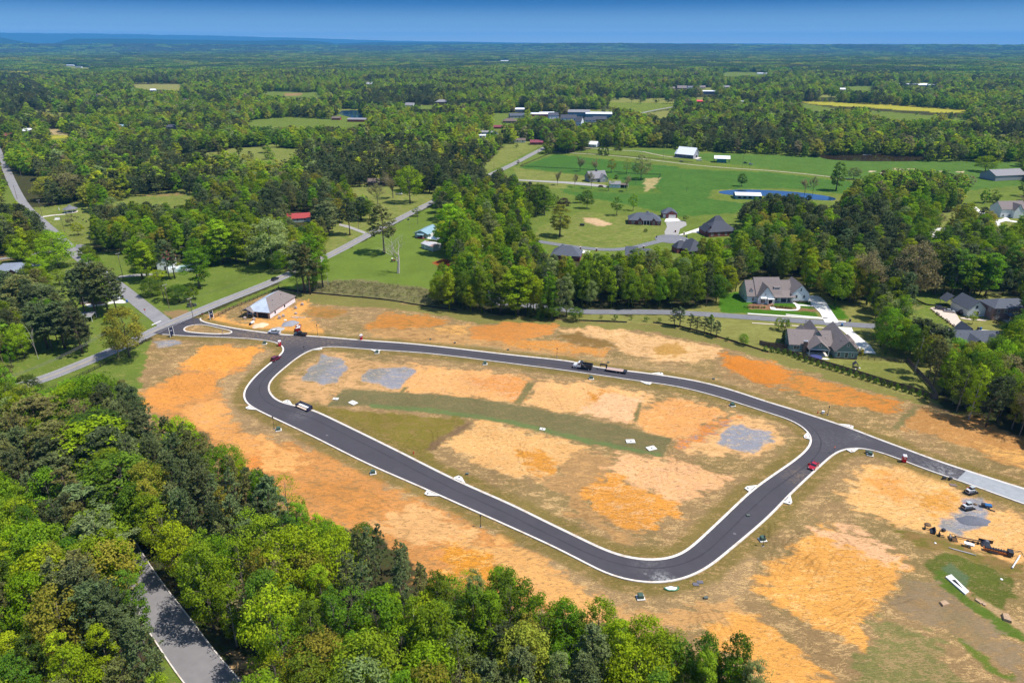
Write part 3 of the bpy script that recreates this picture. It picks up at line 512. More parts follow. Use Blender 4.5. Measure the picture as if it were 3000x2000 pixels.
def kerb(name,path,side,closed=False,w_=.64):
 N=normals2(path,closed)*side;n=len(path)
 prof=[(-.02,.02),(0.,.27),(.16,.285),(.34,.17),(w_,.150),(w_,.10)]
 mb=MB();vs=[]
 for o_,z in prof:vs+=[(path[i,0]+N[i,0]*o_,path[i,1]+N[i,1]*o_,z)for i in range(n)]
 fs=[(k*n+i,k*n+(i+1)%n,(k+1)*n+(i+1)%n,(k+1)*n+i)for k in range(len(prof)-1)for i in range(n if closed else n-1)]
 mb.add(vs,fs);o=mb.build(name,CONC);kind(o,'structure');return o
def area(P):return .5*np.sum(P[:,0]*np.roll(P[:,1],-1)-np.roll(P[:,0],-1)*P[:,1])
kerb('island_kerb',isl,-np.sign(area(isl)),True);kerb('median_kerb',med,-np.sign(area(med)),True,.6)
kerb('north_kerb',outn,-1);kerb('south_kerb',oute,-1)
wp=PATHS['wooded_road'];Nw=normals2(wp)
for s_,nm in((1,'wooded_kerb'),(-1,'wooded_kerb')):
 mb=MB();n=len(wp)
 q=[(s_*3.8,.1),(s_*3.8,.26),(s_*4.05,.27),(s_*4.1,.05)]
 mb.add([(wp[i,0]+Nw[i,0]*o_,wp[i,1]+Nw[i,1]*o_,z)for o_,z in q for i in range(n)],[(k*n+i,k*n+i+1,(k+1)*n+i+1,(k+1)*n+i)for k in range(3)for i in range(n-1)])
 kind(mb.build(nm,CONC),'structure')
for off,nm in((-.13,'centre_line'),(.13,'centre_line')):
 kind(ribbon('road_'+nm,PATHS['highway'],.13,YLINE,.1395,off),'structure')
for off in(-3.3,3.3):kind(ribbon('road_edge_line',PATHS['highway'],.11,WLINE,.1392,off),'structure')
kind(flat('stop_line',[(348,746),(369,736.5),(370.5,738),(349.5,747.8)],WLINE,.1435),'structure')
ctr=smooth_path(isl+normals2(isl,True)*(-np.sign(area(isl)))*4.05,12,True)if False else smooth_path(isl-normals2(isl,True)*np.sign(area(isl))*4.1,14,True)
N_=normals2(ctr,True);n_=len(ctr);mb=MB();mb.add([(*(ctr[i]+N_[i]*(.22+.08*math.sin(i*.7))),.1445)for i in range(n_)]+[(*(ctr[i]-N_[i]*(.2+.07*math.sin(i*.4))),.1445)for i in range(n_)],[(i,(i+1)%n_,n_+(i+1)%n_,n_+i)for i in range(n_)]);kind(mb.build('paving_seam_road',asphalt('paving_seam',(.048,.044,.051),.1)),'structure')
def drive(name,pts,m=CONC2,z=.15):kind(flat(name,pts,m,z),'structure')
drive('white_driveway',[(1851,693),(1858,679),(1882,680),(1897,694),(1904,706),(1926,738),(1925,741.5),(1895,741.5),(1883,718),(1870,706),(1862,698)])
drive('green_driveway',[(1924,751),(1956,752.5),(1960,762),(1980,778),(2000,795),(2012,813),(1972,811),(1950,790),(1953,779),(1942,766)])
drive('garage_driveway',[(2136,707.5),(2149,705),(2192,712),(2203,733),(2218,749),(2235,758.5),(2229,762.5),(2199,760),(2190,748),(2170,733),(2150,720)],mat('tan_concrete',(.58,.48,.40),.85,.07,.8))
drive('front_pavement',[(1805,721.5),(1900,730.5),(1903,732.5),(1805,723.6)])
drive('sidewalk',[(1717,719.3),(1890,731),(1893,733.6),(1717,721.6)],z=.156)
drive('sidewalk_east',[(1921,736.5),(1943,738),(1943,740.3),(1924,738.9)],z=.156)
drive('sidewalk_west',[(1727,741),(1930,754.5),(1930,756.6),(1727,743)],mat('worn_concrete',(.52,.44,.33),.85,.1,.8),.156)
drive('sidewalk_far',[(2246,757),(2296,761),(2296,763),(2248,759)],z=.156)
drive('garden_path',[(1768,705),(1779,705),(1782,709),(1815,711.5),(1829,711),(1830,707),(1825,699),(1810,692),(1815,690),(1833,699),(1880,703),(1882,705),(1838,702.5),(1838,709),(1832,713.5),(1810,714),(1779,712.5),(1770,711)],z=.158)
drive('front_walk',[(2205,729),(2250,733),(2266,732),(2270,735),(2262,737.5),(2230,735.5),(2207,732)],MATS['tan_concrete'],.158)
drive('brick_house_driveway',[(1529,512),(1548,502),(1560,505),(1576,511),(1577,518),(1562,526),(1558,540),(1528,541),(1526,533),(1532,521)],mat('driveway_gravel',(.32,.30,.28),.9,.15,.8),.12)
drive('garage_apron',[(1529,503),(1542,500),(1556,501.5),(1563,507.5),(1537,509.5),(1526,510)],z=.16)
drive('long_driveway',[(1558,540),(1613,521.5),(1615,527),(1606,535),(1590,534.5),(1570,541)],z=.152)
drive('short_driveway',[(1566,556),(1577,551.5),(1591,558),(1584,564),(1574,560)],z=.152)
drive('roof_side_driveway',[(1335,574),(1356,577),(1352,584),(1338,582)],z=.15);drive('middle_driveway',[(1465,572),(1473,570.5),(1478,575),(1469,577)],z=.15)
for nm,p in(('loop_driveway',[(2113,534),(2130,532),(2145,524),(2175,524),(2195,530),(2185,534),(2165,531),(2150,533),(2142,537),(2160,545),(2150,547),(2130,542)]),('far_driveway',[(2275,507),(2300,504),(2312,498),(2320,506),(2345,510),(2352,514),(2310,508),(2296,512),(2300,518),(2290,520)]),('pale_driveway',[(2250,482),(2262,489),(2262,496),(2250,490),(2235,478),(2240,474)])):drive(nm,p,z=.15)
drive('farmhouse_driveway',[(1190,412.5),(1250,415.5),(1330,419),(1370,423),(1395,426.5),(1395,431),(1360,428),(1300,422),(1190,415)],MATS['driveway_gravel'],.125)
drive('carport_drive',[(1118,566),(1150,566),(1160,570),(1155,582),(1130,575),(1090,560),(1065,545),(1050,536),(1060,533),(1100,552)],mat('pale_gravel',(.45,.42,.37),.9,.15,.8),.15)
drive('blue_house_drive',[(1090,505),(1180,515),(1180,519),(1130,517),(1085,513),(1060,510)],MATS['driveway_gravel'],.125)
drive('gravel_track',[(780,514),(800,518),(840,533),(838,538),(800,524),(778,518)],MATS['driveway_gravel'],.12)
drive('yard_drive',[(252,636),(350,626),(350,632),(255,640)],MATS['driveway_gravel'],.125)
drive('house_forecourt',[(250,672),(292,695),(285,697),(262,697),(205,706),(195,700),(222,690),(236,684)],z=.15)
def drain(px,py,path,side,label,red=False):
 g=np.array(G(px,py));i=int(np.argmin(np.hypot(*(path-g).T)));i=min(max(i,1),len(path)-2)
 t=path[i+1]-path[i-1];a=math.atan2(t[1],t[0]);o=thing('storm_drain',label,'storm drain',(*path[i],0),a,'storm drains along the new road')
 s=side
 mb=MB();b=[(-2.6,.05*s,.1),(2.0,.05*s,.1),(1.5,1.75*s,.1),(.2,1.75*s,.1)]
 if s<0:b=b[::-1]
 mb.hull(b,[(x,y,.31)for x,y,_ in b]);mb.build('apron',CONC2,o)
 MB().lathe([(.33,0),(.33,.03)],(.75,1.15*s,.311),14).build('lid',mat('iron_red' if red else 'iron_grey',(.30,.09,.06)if red else(.10,.10,.11),.7,.2,5),o)
 MB().box(-1.4,1.2,min(-.12*s,.03*s),max(-.12*s,.03*s),.16,.315).build('throat',DARK,o)
DR=[(660,928,isl,1,'white storm drain wedge beside the shallow steel frame at the island kerb'),(1058,1102,isl,1,'white storm drain wedge midway along the lower island kerb'),(1728,1121,isl,1,'white storm drain wedge on the island kerb across from the red car'),(727,802,isl,1,'storm drain wedge on the island corner nearest the two pickups'),(862,806,isl,1,'storm drain wedge at the northern island kerb beside a green transformer'),(1485,879,isl,1,'storm drain wedge at the northern island kerb below the flatbed trailer'),(992,1133,oute,1,'storm drain wedge on the outer kerb above the forest edge'),(577,938,oute,1,'storm drain wedge at the westernmost outer bend of the loop'),(1805,1150,oute,1,'storm drain wedge on the outer kerb down the road from the red car'),(1512,861,outn,1,'storm drain wedge on the northern kerb just east of the flatbed trailer')]
for px,py,pth,s,lb in DR:
 sd=1
 if pth is isl:sd=1 if np.sign(area(isl))>0 else-1
 else:sd=1
 drain(px,py,pth,sd,lb)
for px,py,pth,lb in((1858,1000,isl,'red lidded drain at the rounded eastern tip of the island kerb'),(1945,984,outn,'red lidded drain on the northern kerb opposite the junction'),(1948,1030,oute,'red lidded drain on the junction corner by the stop sign')):
 drain(px,py,pth,(1 if np.sign(area(isl))>0 else-1)if pth is isl else 1,lb,True)
for px,py,lb in((751,1000,'round manhole cover in the asphalt near the shallow steel frame'),(1482,1318,'round manhole cover in the lower bend of the loop'),(1687,1226,'round manhole cover on the straight climbing from the lower bend'),(1560,872,'round manhole cover in the northern road past the trailer')):
 o=MB().lathe([(.42,0),(.42,.012)],(0,0,0),20).lathe([(.36,.0121),(.36,.02)],(0,0,0),20).build('manhole_cover',mat('worn_iron',(.13,.115,.12),.6,.2,5));o.location=(*G(px,py),.1395);tag(o,lb,'manhole cover','manhole covers')
def shingle(name,c):return bandmat(name,c,'Z',3.2,.86,.9,amp=.16)
RF_TAUPE=shingle('taupe_shingles',(.20,.165,.155));RF_SLATE=shingle('slate_shingles',(.085,.095,.12));RF_DARK=shingle('charcoal_shingles',(.062,.066,.085));RF_GREY=shingle('grey_shingles',(.16,.16,.175));RF_BROWN=shingle('brown_shingles',(.15,.11,.09));RF_GREYW=shingle('weathered_grey_shingles',(.24,.23,.24))
RF_WHITE=bandmat('white_metal_roof',(.80,.81,.86),'X',1.6,.9,.35,.0,.04);RF_BLUE=bandmat('pale_blue_metal_roof',(.24,.37,.43),'X',1.6,.85,.4,0,.06);RF_RED=bandmat('red_metal_roof',(.36,.05,.045),'X',1.6,.85,.45,0,.1);RF_TEAL=bandmat('teal_metal_roof',(.16,.36,.34),'X',1.6,.85,.4,0,.1);RF_MAROON=bandmat('maroon_metal_roof',(.22,.05,.06),'X',1.6,.85,.45)
RF_UNDER=mat('roof_underlay',(.46,.52,.60),.6,.08,.8,col2=(.40,.45,.53));RF_RUST=mat('rusted_sheet_roof',(.50,.50,.53),.6,.12,.5,col2=(.36,.24,.20),thr=.55)
W_WHITE=bandmat('white_siding',(.66,.70,.72),'Z',5,.9);W_GREEN=bandmat('grey_green_siding',(.17,.25,.24),'Z',5,.8);W_BRICKR=mat('red_brick',(.22,.065,.05),.9,.25,6,col2=(.16,.05,.045));W_BRICKP=mat('pinkish_brick',(.30,.19,.165),.9,.2,6,col2=(.24,.15,.13));W_BRICKB=mat('brown_brick',(.20,.13,.10),.9,.2,6)
W_WRAP=mat('house_wrap',(.80,.74,.76),.6,.06,1.2,col2=(.70,.58,.62),thr=.62);W_OSB=mat('sheathing_board',(.36,.25,.17),.8,.15,3);W_CREAM=bandmat('cream_siding',(.58,.55,.48),'Z',5,.9);W_PALE=bandmat('pale_green_siding',(.42,.50,.47),'X',3,.85);W_GREYM=bandmat('grey_metal_siding',(.30,.31,.34),'X',3,.85);W_NAVY=bandmat('slate_blue_siding',(.10,.115,.165),'X',3,.85);W_BLUEM=bandmat('blue_metal_siding',(.13,.25,.32),'X',2,.8);W_BARNR=bandmat('barn_red_boards',(.30,.05,.045),'X',3,.8);W_LOG=bandmat('brown_boards',(.20,.10,.06),'Z',4,.7);W_TEALW=bandmat('teal_shade_cloth',(.05,.20,.22),'X',2,.8)
TRIM=mat('white_trim',(.78,.78,.76),.5,.04,2);TRIMD=mat('dark_trim',(.05,.05,.055),.5,.05,2);GLASS=mat('window_glass',(.030,.040,.052),.12,.2,.6,spec=.7);GDOOR=bandmat('garage_door_panels',(.62,.60,.57),'Z',2,.85);GDOORW=bandmat('white_garage_door',(.72,.72,.72),'Z',2,.85)
WOODB=mat('weathered_boards',(.16,.105,.072),.9,.25,2,stretch=(1,1,.3));POSTM=mat('porch_posts',(.70,.69,.66),.6,.05,2);STEELM=mat('galvanised_steel',(.55,.56,.58),.4,.1,2,.6)
def wing(W,Rf,x0,x1,y0,y1,h,rise,roof='gable',ax='x',ov=.45,z0=0.,th=.18,wi=0,ri=0,open_=False):
 cx,cy_=(x0+x1)/2,(y0+y1)/2
 if not open_:W.box(x0,x1,y0,y1,z0,h,wi)
 if roof=='gable':
  if ax=='x':
   if not open_:
    for x in(x0,x1-.12):W.add([(x,y0,h),(x,y1,h),(x,cy_,h+rise),(x+.12,y0,h),(x+.12,y1,h),(x+.12,cy_,h+rise)],[(0,2,1),(3,4,5),(0,1,4,3),(1,2,5,4),(2,0,3,5)],wi)
   k=rise/((y1-y0)/2);e=ov*k
   for s,ya in((1,y0),(-1,y1)):
    a=[(x0-ov,ya-s*ov,h-e+.04),(x1+ov,ya-s*ov,h-e+.04),(x1+ov,cy_,h+rise+.04),(x0-ov,cy_,h+rise+.04)]
    Rf.hull(a,[(p[0],p[1],p[2]+th)for p in a],ri)
  else:
   if not open_:
    for y in(y0,y1-.12):W.add([(x0,y,h),(x1,y,h),(cx,y,h+rise),(x0,y+.12,h),(x1,y+.12,h),(cx,y+.12,h+rise)],[(0,1,2),(3,5,4),(0,3,4,1),(1,4,5,2),(2,5,3,0)],wi)
   k=rise/((x1-x0)/2);e=ov*k
   for s,xa in((1,x0),(-1,x1)):
    a=[(xa-s*ov,y0-ov,h-e+.04),(xa-s*ov,y1+ov,h-e+.04),(cx,y1+ov,h+rise+.04),(cx,y0-ov,h+rise+.04)]
    Rf.hull(a,[(p[0],p[1],p[2]+th)for p in a],ri)
 elif roof=='hip':
  w_,d_=x1-x0,y1-y0;e=[(x0-ov,y0-ov),(x1+ov,y0-ov),(x1+ov,y1+ov),(x0-ov,y1+ov)]
  if w_>=d_:r_=[(x0+d_*.45,cy_),(x1-d_*.45,cy_)]
  else:r_=[(cx,y0+w_*.45),(cx,y1-w_*.45)]
  vs=[(*p,h-.05)for p in e]+[(*p,h+.1)for p in e]+[(*r_[0],h+rise),(*r_[1],h+rise)]
  fs=[(3,2,1,0),(0,1,5,4),(1,2,6,5),(2,3,7,6),(3,0,4,7)]
  fs+=[(4,5,9,8),(5,6,9),(6,7,8,9),(7,4,8)]if w_>=d_ else[(4,5,8),(5,6,9,8),(6,7,9),(7,4,8,9)]
  Rf.add(vs,fs,ri)
 elif roof=='shed':
  a=[(x0-ov,y0-ov,h),(x1+ov,y0-ov,h),(x1+ov,y1,h+rise),(x0-ov,y1,h+rise)];Rf.hull(a,[(p[0],p[1],p[2]+th)for p in a],ri)
 elif roof=='flat':Rf.box(x0-ov,x1+ov,y0-ov,y1+ov,h,h+.25,ri)
def window(root,x,y,z,w_,h,face='-y',frame=TRIM,bars=1,name='window'):
 f=MB();p=MB();t=.09
 def bx(mb,a0,a1,z0_,z1_,o0,o1):
  if face=='-y':mb.box(x+a0,x+a1,y-o1,y-o0,z0_,z1_)
  elif face=='+y':mb.box(x+a0,x+a1,y+o0,y+o1,z0_,z1_)
  elif face=='-x':mb.box(x-o1,x-o0,y+a0,y+a1,z0_,z1_)
  else:mb.box(x+o0,x+o1,y+a0,y+a1,z0_,z1_)
 for a in((-w_/2-t,-w_/2),(w_/2,w_/2+t)):bx(f,a[0],a[1],z-t,z+h+t,0,.07)
 bx(f,-w_/2,w_/2,z-t*1.4,z,0,.09);bx(f,-w_/2,w_/2,z+h,z+h+t,0,.07)
 for k in range(bars):
  q=-w_/2+w_*(k+1)/(bars+1);bx(f,q-.03,q+.03,z,z+h,.02,.06)
 bx(f,-w_/2,w_/2,z+h*.5-.025,z+h*.5+.025,.02,.055);bx(p,-w_/2,w_/2,z,z+h,0,.03)
 o=f.build(name,frame,root);p.build('pane',GLASS,o);return o
def door(root,x,y,z,w_,h,face='-y',m=GDOOR,name='garage_door',frame=TRIM):
 d=MB();f=MB()
 def bx(mb,a0,a1,z0_,z1_,o0,o1):
  if face=='-y':mb.box(x+a0,x+a1,y-o1,y-o0,z0_,z1_)
  elif face=='-x':mb.box(x-o1,x-o0,y+a0,y+a1,z0_,z1_)
  elif face=='+y':mb.box(x+a0,x+a1,y+o0,y+o1,z0_,z1_)
  else:mb.box(x+o0,x+o1,y+a0,y+a1,z0_,z1_)
 bx(d,-w_/2,w_/2,z,z+h,0,.05);bx(f,-w_/2-.12,-w_/2,z,z+h+.12,0,.08);bx(f,w_/2,w_/2+.12,z,z+h+.12,0,.08);bx(f,-w_/2,w_/2,z+h,z+h+.12,0,.08)
 o=d.build(name,m,root);f.build('frame',frame,o);return o
def house(name,label,cat,loc,rz,wm,rm,group=None):
 r_=thing(name,label,cat,(loc[0],loc[1],.08 if math.hypot(*loc)<2000 else float(terrain(*loc))),rz,group);return r_,MB(),MB()
def fin(r_,W,Rf,wm,rm):return W.build('wall',wm,r_),Rf.build('roof',rm,r_)
def vent(rf,x,y,z):MB().lathe([(.12,0),(.12,.5)],(x,y,z),8).build('vent_pipe',TRIMD if(x*7)%2<1 else STEELM,rf)
a0=np.array(G(589,729.7));a1=np.array(G(621.1,731.7));rz=R(-13)
o=a1-np.array([math.cos(rz),math.sin(rz)])*14.2
r_,W,Rf=house('house_under_construction','half shingled new house wrapped in white, beside the farm fence','house',o,rz,W_WRAP,RF_TAUPE)
wing(W,Rf,7.2,14.2,0,23,2.9,0,'none');wing(W,Rf,.6,7.2,2.6,23,2.9,0,'none')
W.m=[0]*len(W.m)
H_=7.6;e=[(0.1,-.5),(14.7,-.5),(14.7,23.5),(0.1,23.5)];r1,r2=(9.2,6.2),(9.2,17.5);r3=(4.6,14)
q=lambda p,z:(p[0],p[1],z)
Rf.hull([q(p,2.80)for p in e],[q(p,2.98)for p in e])
Rf.add([q(e[1],2.99),q(e[2],2.99),q(r2,H_),q(r1,H_)],[(0,1,2,3)],0);Rf.add([q(e[2],2.99),q(e[3],2.99),q(r2,H_)],[(0,1,2)],1)
Rf.add([q(e[0],2.99),q((7.2,-.5),2.99),q(e[1],2.99),q(r1,H_)],[(0,1,3),(1,2,3)],1);Rf.add([q(e[3],2.99),q(e[0],2.99),q(r1,H_),q(r2,H_)],[(0,1,2,3)],1)
W.box(.7,7.1,2.7,3.0,2.9,3.0)
wl,rf=fin(r_,W,Rf,W_WRAP,[RF_TAUPE,RF_UNDER])
P=MB();wing(P,P,-.2,6.4,-1.6,4.5,2.75,1.7,'gable','y',.3,open_=True);P.build('porch_roof',RF_TAUPE,r_)
for x in(.1,3.1,6.1):MB().box(x,x+.2,-1.5,-1.3,0,2.75).build('porch_post',W_OSB,r_)
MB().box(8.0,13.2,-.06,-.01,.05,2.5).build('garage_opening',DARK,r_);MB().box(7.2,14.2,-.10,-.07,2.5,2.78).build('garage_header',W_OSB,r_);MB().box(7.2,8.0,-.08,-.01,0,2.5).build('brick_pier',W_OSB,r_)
MB().box(13.2,14.15,-.08,-.01,0,2.5).build('brick_pier',W_OSB,r_)
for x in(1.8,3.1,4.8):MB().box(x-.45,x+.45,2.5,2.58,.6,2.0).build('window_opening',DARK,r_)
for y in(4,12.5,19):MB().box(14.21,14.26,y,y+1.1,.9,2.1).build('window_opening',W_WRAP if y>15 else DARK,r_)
for x,y,z in((11.5,8,6.1),(12.5,13,5.2),(11.2,16,6.3),(12.8,5.5,5.0)):vent(rf,x,y,z-.3)
o=G(1714.8,694.6);rz=R(1.0)
r_,W,Rf=house('white_farmhouse','large white house with steep taupe roof and front porch behind the striped lawn','house',o,rz,W_WHITE,RF_TAUPE)
wing(W,Rf,0,5,0,12.5,3.3,6.1,ax='x',ov=.3);wing(W,Rf,4.5,17,-.2,14.2,3.6,7.0,ax='x',ov=.3);wing(W,Rf,16.5,23,2.6,13,3.6,5.2,ax='x',ov=.3)
wing(W,Rf,4.6,12.4,-2.4,6.6,3.6,5.2,ax='y',ov=.35);wing(W,Rf,21.6,30.4,-.6,12.0,4.6,4.5,ax='y',ov=.4)
wing(W,Rf,13.6,16.6,2.2,7.4,6.9,.8,'shed',ov=.25);W.box(1.4,3.0,1.6,4.5,3.6,5.6);wing(W,Rf,1.4,3.0,1.5,4.6,5.5,.9,ax='y',ov=.15)
wl,rf=fin(r_,W,Rf,W_WHITE,RF_TAUPE)
P=MB();a=[(12.2,-1.9,2.9),(23.6,-1.9,2.9),(22.6,2.9,5.2),(12.2,2.9,5.2)];P.hull(a,[(x,y,z+.16)for x,y,z in a]);P.build('porch_roof',RF_TAUPE,r_)
MB().box(12.4,22.6,-1.7,2.3,0,.35).build('porch_floor',mat('grey_deck',(.17,.17,.20),.8),r_)
for x in(12.7,16.0,19.3,22.4):MB().box(x-.14,x+.14,-1.6,-1.32,.35,2.9).build('porch_post',POSTM,r_)
P=MB();P.box(9.3,12.1,-4.0,-2.45,0,.3);P.box(9.6,11.8,-4.6,-4.0,0,.15);P.build('front_steps',mat('brick_steps',(.42,.24,.17)),r_)
MB().box(9.6,11.8,-2.46,-2.42,.1,2.6).build('entry_shade_panel',DARK,r_)
for x in(9.2,12.1):MB().box(x-.16,x+.16,-3.9,-3.6,.3,2.75).build('porch_post',POSTM,r_)
P=MB();P.box(9.0,12.3,-4.0,-2.4,2.75,3.0);P.build('entry_hood',TRIM,r_)
window(r_,7.1,-2.4,.5,2.2,2.1,bars=2);P=MB();a=[(5.7,-3.1,2.95),(8.6,-3.1,2.95),(8.6,-2.42,3.5),(5.7,-2.42,3.5)];P.hull(a,[(x,y,z+.1)for x,y,z in a]);P.build('window_hood',TRIM,r_)
window(r_,7.9,-2.4,4.6,.5,.9,bars=0,frame=TRIM);window(r_,2.9,0,.9,.9,1.6,bars=0);window(r_,14.2,-.2,.9,1.6,1.5,frame=TRIM);window(r_,18.2,2.6,.7,1.0,1.8,frame=TRIMD)
window(r_,15.1,2.2,5.1,2.1,1.4,bars=2);window(r_,2.2,1.5,4.4,.8,.9,bars=1)
for x in(24.2,28.0):window(r_,x,-.6,2.5,.75,1.2,frame=TRIMD)
window(r_,26.0,-.6,5.9,.35,1.3,frame=TRIMD,bars=0);MB().box(21.6,30.4,-.66,-.61,0,.9).build('brick_base',W_BRICKP,r_);window(r_,0,5,.9,.9,1.5,'-x')
o=G(1811.6,805.5);rz=R(-7)
r_,W,Rf=house('green_house','grey green house with taupe roof and covered patio inside the board fence','house',o,rz,W_GREEN,RF_TAUPE)
wing(W,Rf,0,17,0,12.5,3.0,4.2,ax='x',ov=.4);wing(W,Rf,16.6,25.4,-5.6,15.5,3.3,4.5,ax='y',ov=.45);wing(W,Rf,4.8,10.6,6,14.5,3.0,3.3,ax='y',ov=.3)
wing(W,Rf,7.5,15.8,4,16.5,2.8,5.0,ax='y',ov=.3);wing(W,Rf,24.9,27.6,6.5,12.5,2.7,1.5,'hip',ov=.4);wing(W,Rf,25.2,27.2,0.4,4.6,2.7,1.3,'hip',ov=.4,open_=True)
wl,rf=fin(r_,W,Rf,W_GREEN,RF_TAUPE)
P=MB();G_=MB();wing(G_,P,6.8,14.6,-4.3,6.0,3.0,3.2,ax='y',ov=.4,open_=True);P.build('patio_roof',RF_TAUPE,r_)
MB().add([(6.8,-4.25,3.0),(14.6,-4.25,3.0),(10.7,-4.25,6.1),(6.8,-4.15,3.0),(14.6,-4.15,3.0),(10.7,-4.15,6.1)],[(0,1,2),(3,5,4),(0,3,4,1),(1,4,5,2),(2,5,3,0)]).build('patio_gable',W_GREEN,r_)
MB().box(6.7,14.7,-4.38,-4.26,2.75,3.02).build('patio_beam',TRIM,r_)
for x in(6.9,14.5):MB().box(x-.12,x+.12,-4.3,-4.06,0,2.75).build('patio_post',POSTM,r_)
MB().box(6.8,14.6,-4.2,-.02,0,.12).build('patio_floor',CONC,r_);MB().box(7.4,14.2,-.05,-.01,.15,2.6).build('patio_shade_panel',DARK,r_)
P=MB();P.box(5.3,6.7,-1.2,-.01,0,4.9);c=P.build('chimney',W_BRICKB,r_);MB().box(5.2,6.8,-1.3,.1,4.9,5.05).lathe([(.18,0),(.18,.4)],(6,-.6,5.05),8).build('chimney_cap',STEELM,c)
window(r_,2.8,0,.9,2.2,1.5);window(r_,15.6,0,1.0,1.6,1.3);window(r_,18.0,-5.6,.8,1.1,1.9,bars=0);window(r_,21.0,-5.6,.6,1.2,2.1,bars=0);window(r_,23.4,-5.6,1.1,.8,1.4,bars=0)
window(r_,21.0,-5.6,5.3,.6,1.1,bars=0,name='gable_vent');window(r_,10.7,-4.26,4.1,.6,.9,bars=0,name='gable_vent');MB().box(16.6,25.4,-5.67,-5.61,3.0,3.2).build('band_trim',TRIM,r_)
MB().box(16.6,25.4,-5.68,-5.61,0,.45).build('brick_base',W_BRICKB,r_);MB().box(-.04,6.0,-.06,-.01,0,.3).build('base_trim',TRIM,r_)
for x,y,z in((2.5,3.5,5.5),(14.6,3,5.1),(19.6,0,6.5),(19.2,-2,6.2)):vent(rf,x,y,z-.1)
o=np.array(G(2219.5,728));rz=R(3)
r_,W,Rf=house('white_garage','white gabled garage with slate roof at the head of the tan driveway','garage',o,rz,W_WHITE,RF_SLATE)
wing(W,Rf,0,8.6,0,12,3.8,3.8,ax='y',ov=.35);wing(W,Rf,-1.8,4.0,13,18,3.0,2.8,ax='y',ov=.3,open_=True);wing(W,Rf,8.4,12.4,4,9,2.9,1.4,ax='x',ov=.2)
wl,rf=fin(r_,W,Rf,W_WHITE,RF_SLATE)
for y in(3.0,6.6,10.2):door(r_,0,y,0,2.7,2.3,'-x',GDOORW)
window(r_,5.0,0,.9,.95,1.6,frame=TRIMD,bars=0);window(r_,3.9,0,4.3,.8,1.1,frame=TRIMD,bars=0)
for x in(-1.6,3.8):MB().box(x,x+.2,17.7,17.9,0,3.0).build('post',POSTM,r_)
o=np.array(G(2277,736));rz=R(2)
r_,W,Rf=house('brick_house','two storey pinkish brick house with white porch columns beside the white garage','house',o,rz,W_BRICKP,RF_SLATE)
wing(W,Rf,0,19,0,11,5.9,2.9,'hip',ov=.5);wl,rf=fin(r_,W,Rf,W_BRICKP,RF_SLATE)
P=MB();wing(P,P,5.5,12.5,-3.2,0,3.3,.9,'hip',ov=.2,open_=True);P.build('porch_roof',RF_SLATE,r_)
for x in(6.2,9.0,11.8):MB().lathe([(.2,0),(.17,.3),(.15,3.2),(.2,3.3)],(x,-2.9,0),10).build('porch_column',POSTM,r_)
MB().box(5.5,12.5,-3.2,0,0,.2).build('porch_floor',CONC,r_)
for x,z in((2.2,3.7),(5.6,3.7),(8.2,3.7),(10.8,3.7),(15.5,3.7),(2.2,.9),(15.5,.9)):window(r_,x,0,z,1.2,1.6,frame=TRIM)
window(r_,0,3,3.7,.9,1.4,'-x');MB().box(8.4,9.6,-.05,-.01,.2,2.4).build('front_door',TRIMD,r_)
o=np.array(G(2196,800));rz=R(-3)
r_,W,Rf=house('slate_roof_house','low house with a broad slate roof half hidden by trees below the street','house',o,rz,W_BRICKB,RF_SLATE)
wing(W,Rf,0,20,0,10,3,3.2,ax='x',ov=.4);wing(W,Rf,3.5,9.0,-3.5,6,3,2.4,ax='y',ov=.3);wing(W,Rf,5,11,6,14,3,3.8,ax='y',ov=.3);wing(W,Rf,12,17.5,-3,5,3,3.0,'hip',ov=.3)
wl,rf=fin(r_,W,Rf,W_BRICKB,RF_SLATE);window(r_,6.2,-3.5,.9,1.4,1.4);vent(rf,2,3,4.9);vent(rf,16.5,7.5,4.6)
o=np.array(G(1444,515.5));o2=np.array(G(1517,517.5));rz=math.atan2(*(o2-o)[::-1]);L_=float(np.linalg.norm(o2-o))
r_,W,Rf=house('red_brick_house','red brick house with a dark hipped roof beside its detached garage','house',o,rz,W_BRICKR,RF_SLATE)
wing(W,Rf,0,L_,0,13,3.0,4.3,'hip',ov=.4);wing(W,Rf,9,18,2,14,3.0,4.9,'hip',ov=.3);wing(W,Rf,6.2,9.4,-1.0,4,3.0,1.9,ax='y',ov=.25);wing(W,Rf,L_-6.5,L_-3.3,-1.0,4,2.8,1.9,ax='y',ov=.25);wing(W,Rf,L_-4.2,L_+.1,-.9,5,2.8,1.7,'hip',ov=.25)
wl,rf=fin(r_,W,Rf,W_BRICKR,RF_SLATE);MB().box(9.6,15.4,-.06,-.01,.1,2.6).build('entry_shade_panel',DARK,r_)
for x in(10.3,12.4,14.6):MB().box(x-.12,x+.12,-.7,-.5,0,2.9).build('porch_post',POSTM,r_)
window(r_,3,0,.8,1.8,1.6);window(r_,7.8,-1,.6,1.6,2.0);window(r_,L_-4.9,-1,.6,1.1,1.9);window(r_,L_-1.5,-.9,.8,1.1,1.6)
o=np.array(G(1521.5,501));r_,W,Rf=house('brick_garage','red brick detached garage behind the red brick house','garage',o,R(-4),W_BRICKR,RF_SLATE)
wing(W,Rf,0,10.5,0,9,3.2,3.6,'hip',ov=.35);wing(W,Rf,2.4,10.4,-.6,4,3.2,2.2,ax='y',ov=.2);fin(r_,W,Rf,W_BRICKR,RF_SLATE);door(r_,6.9,-.6,0,4.8,2.5);door(r_,1.3,0,0,1.6,2.4,name='side_door')
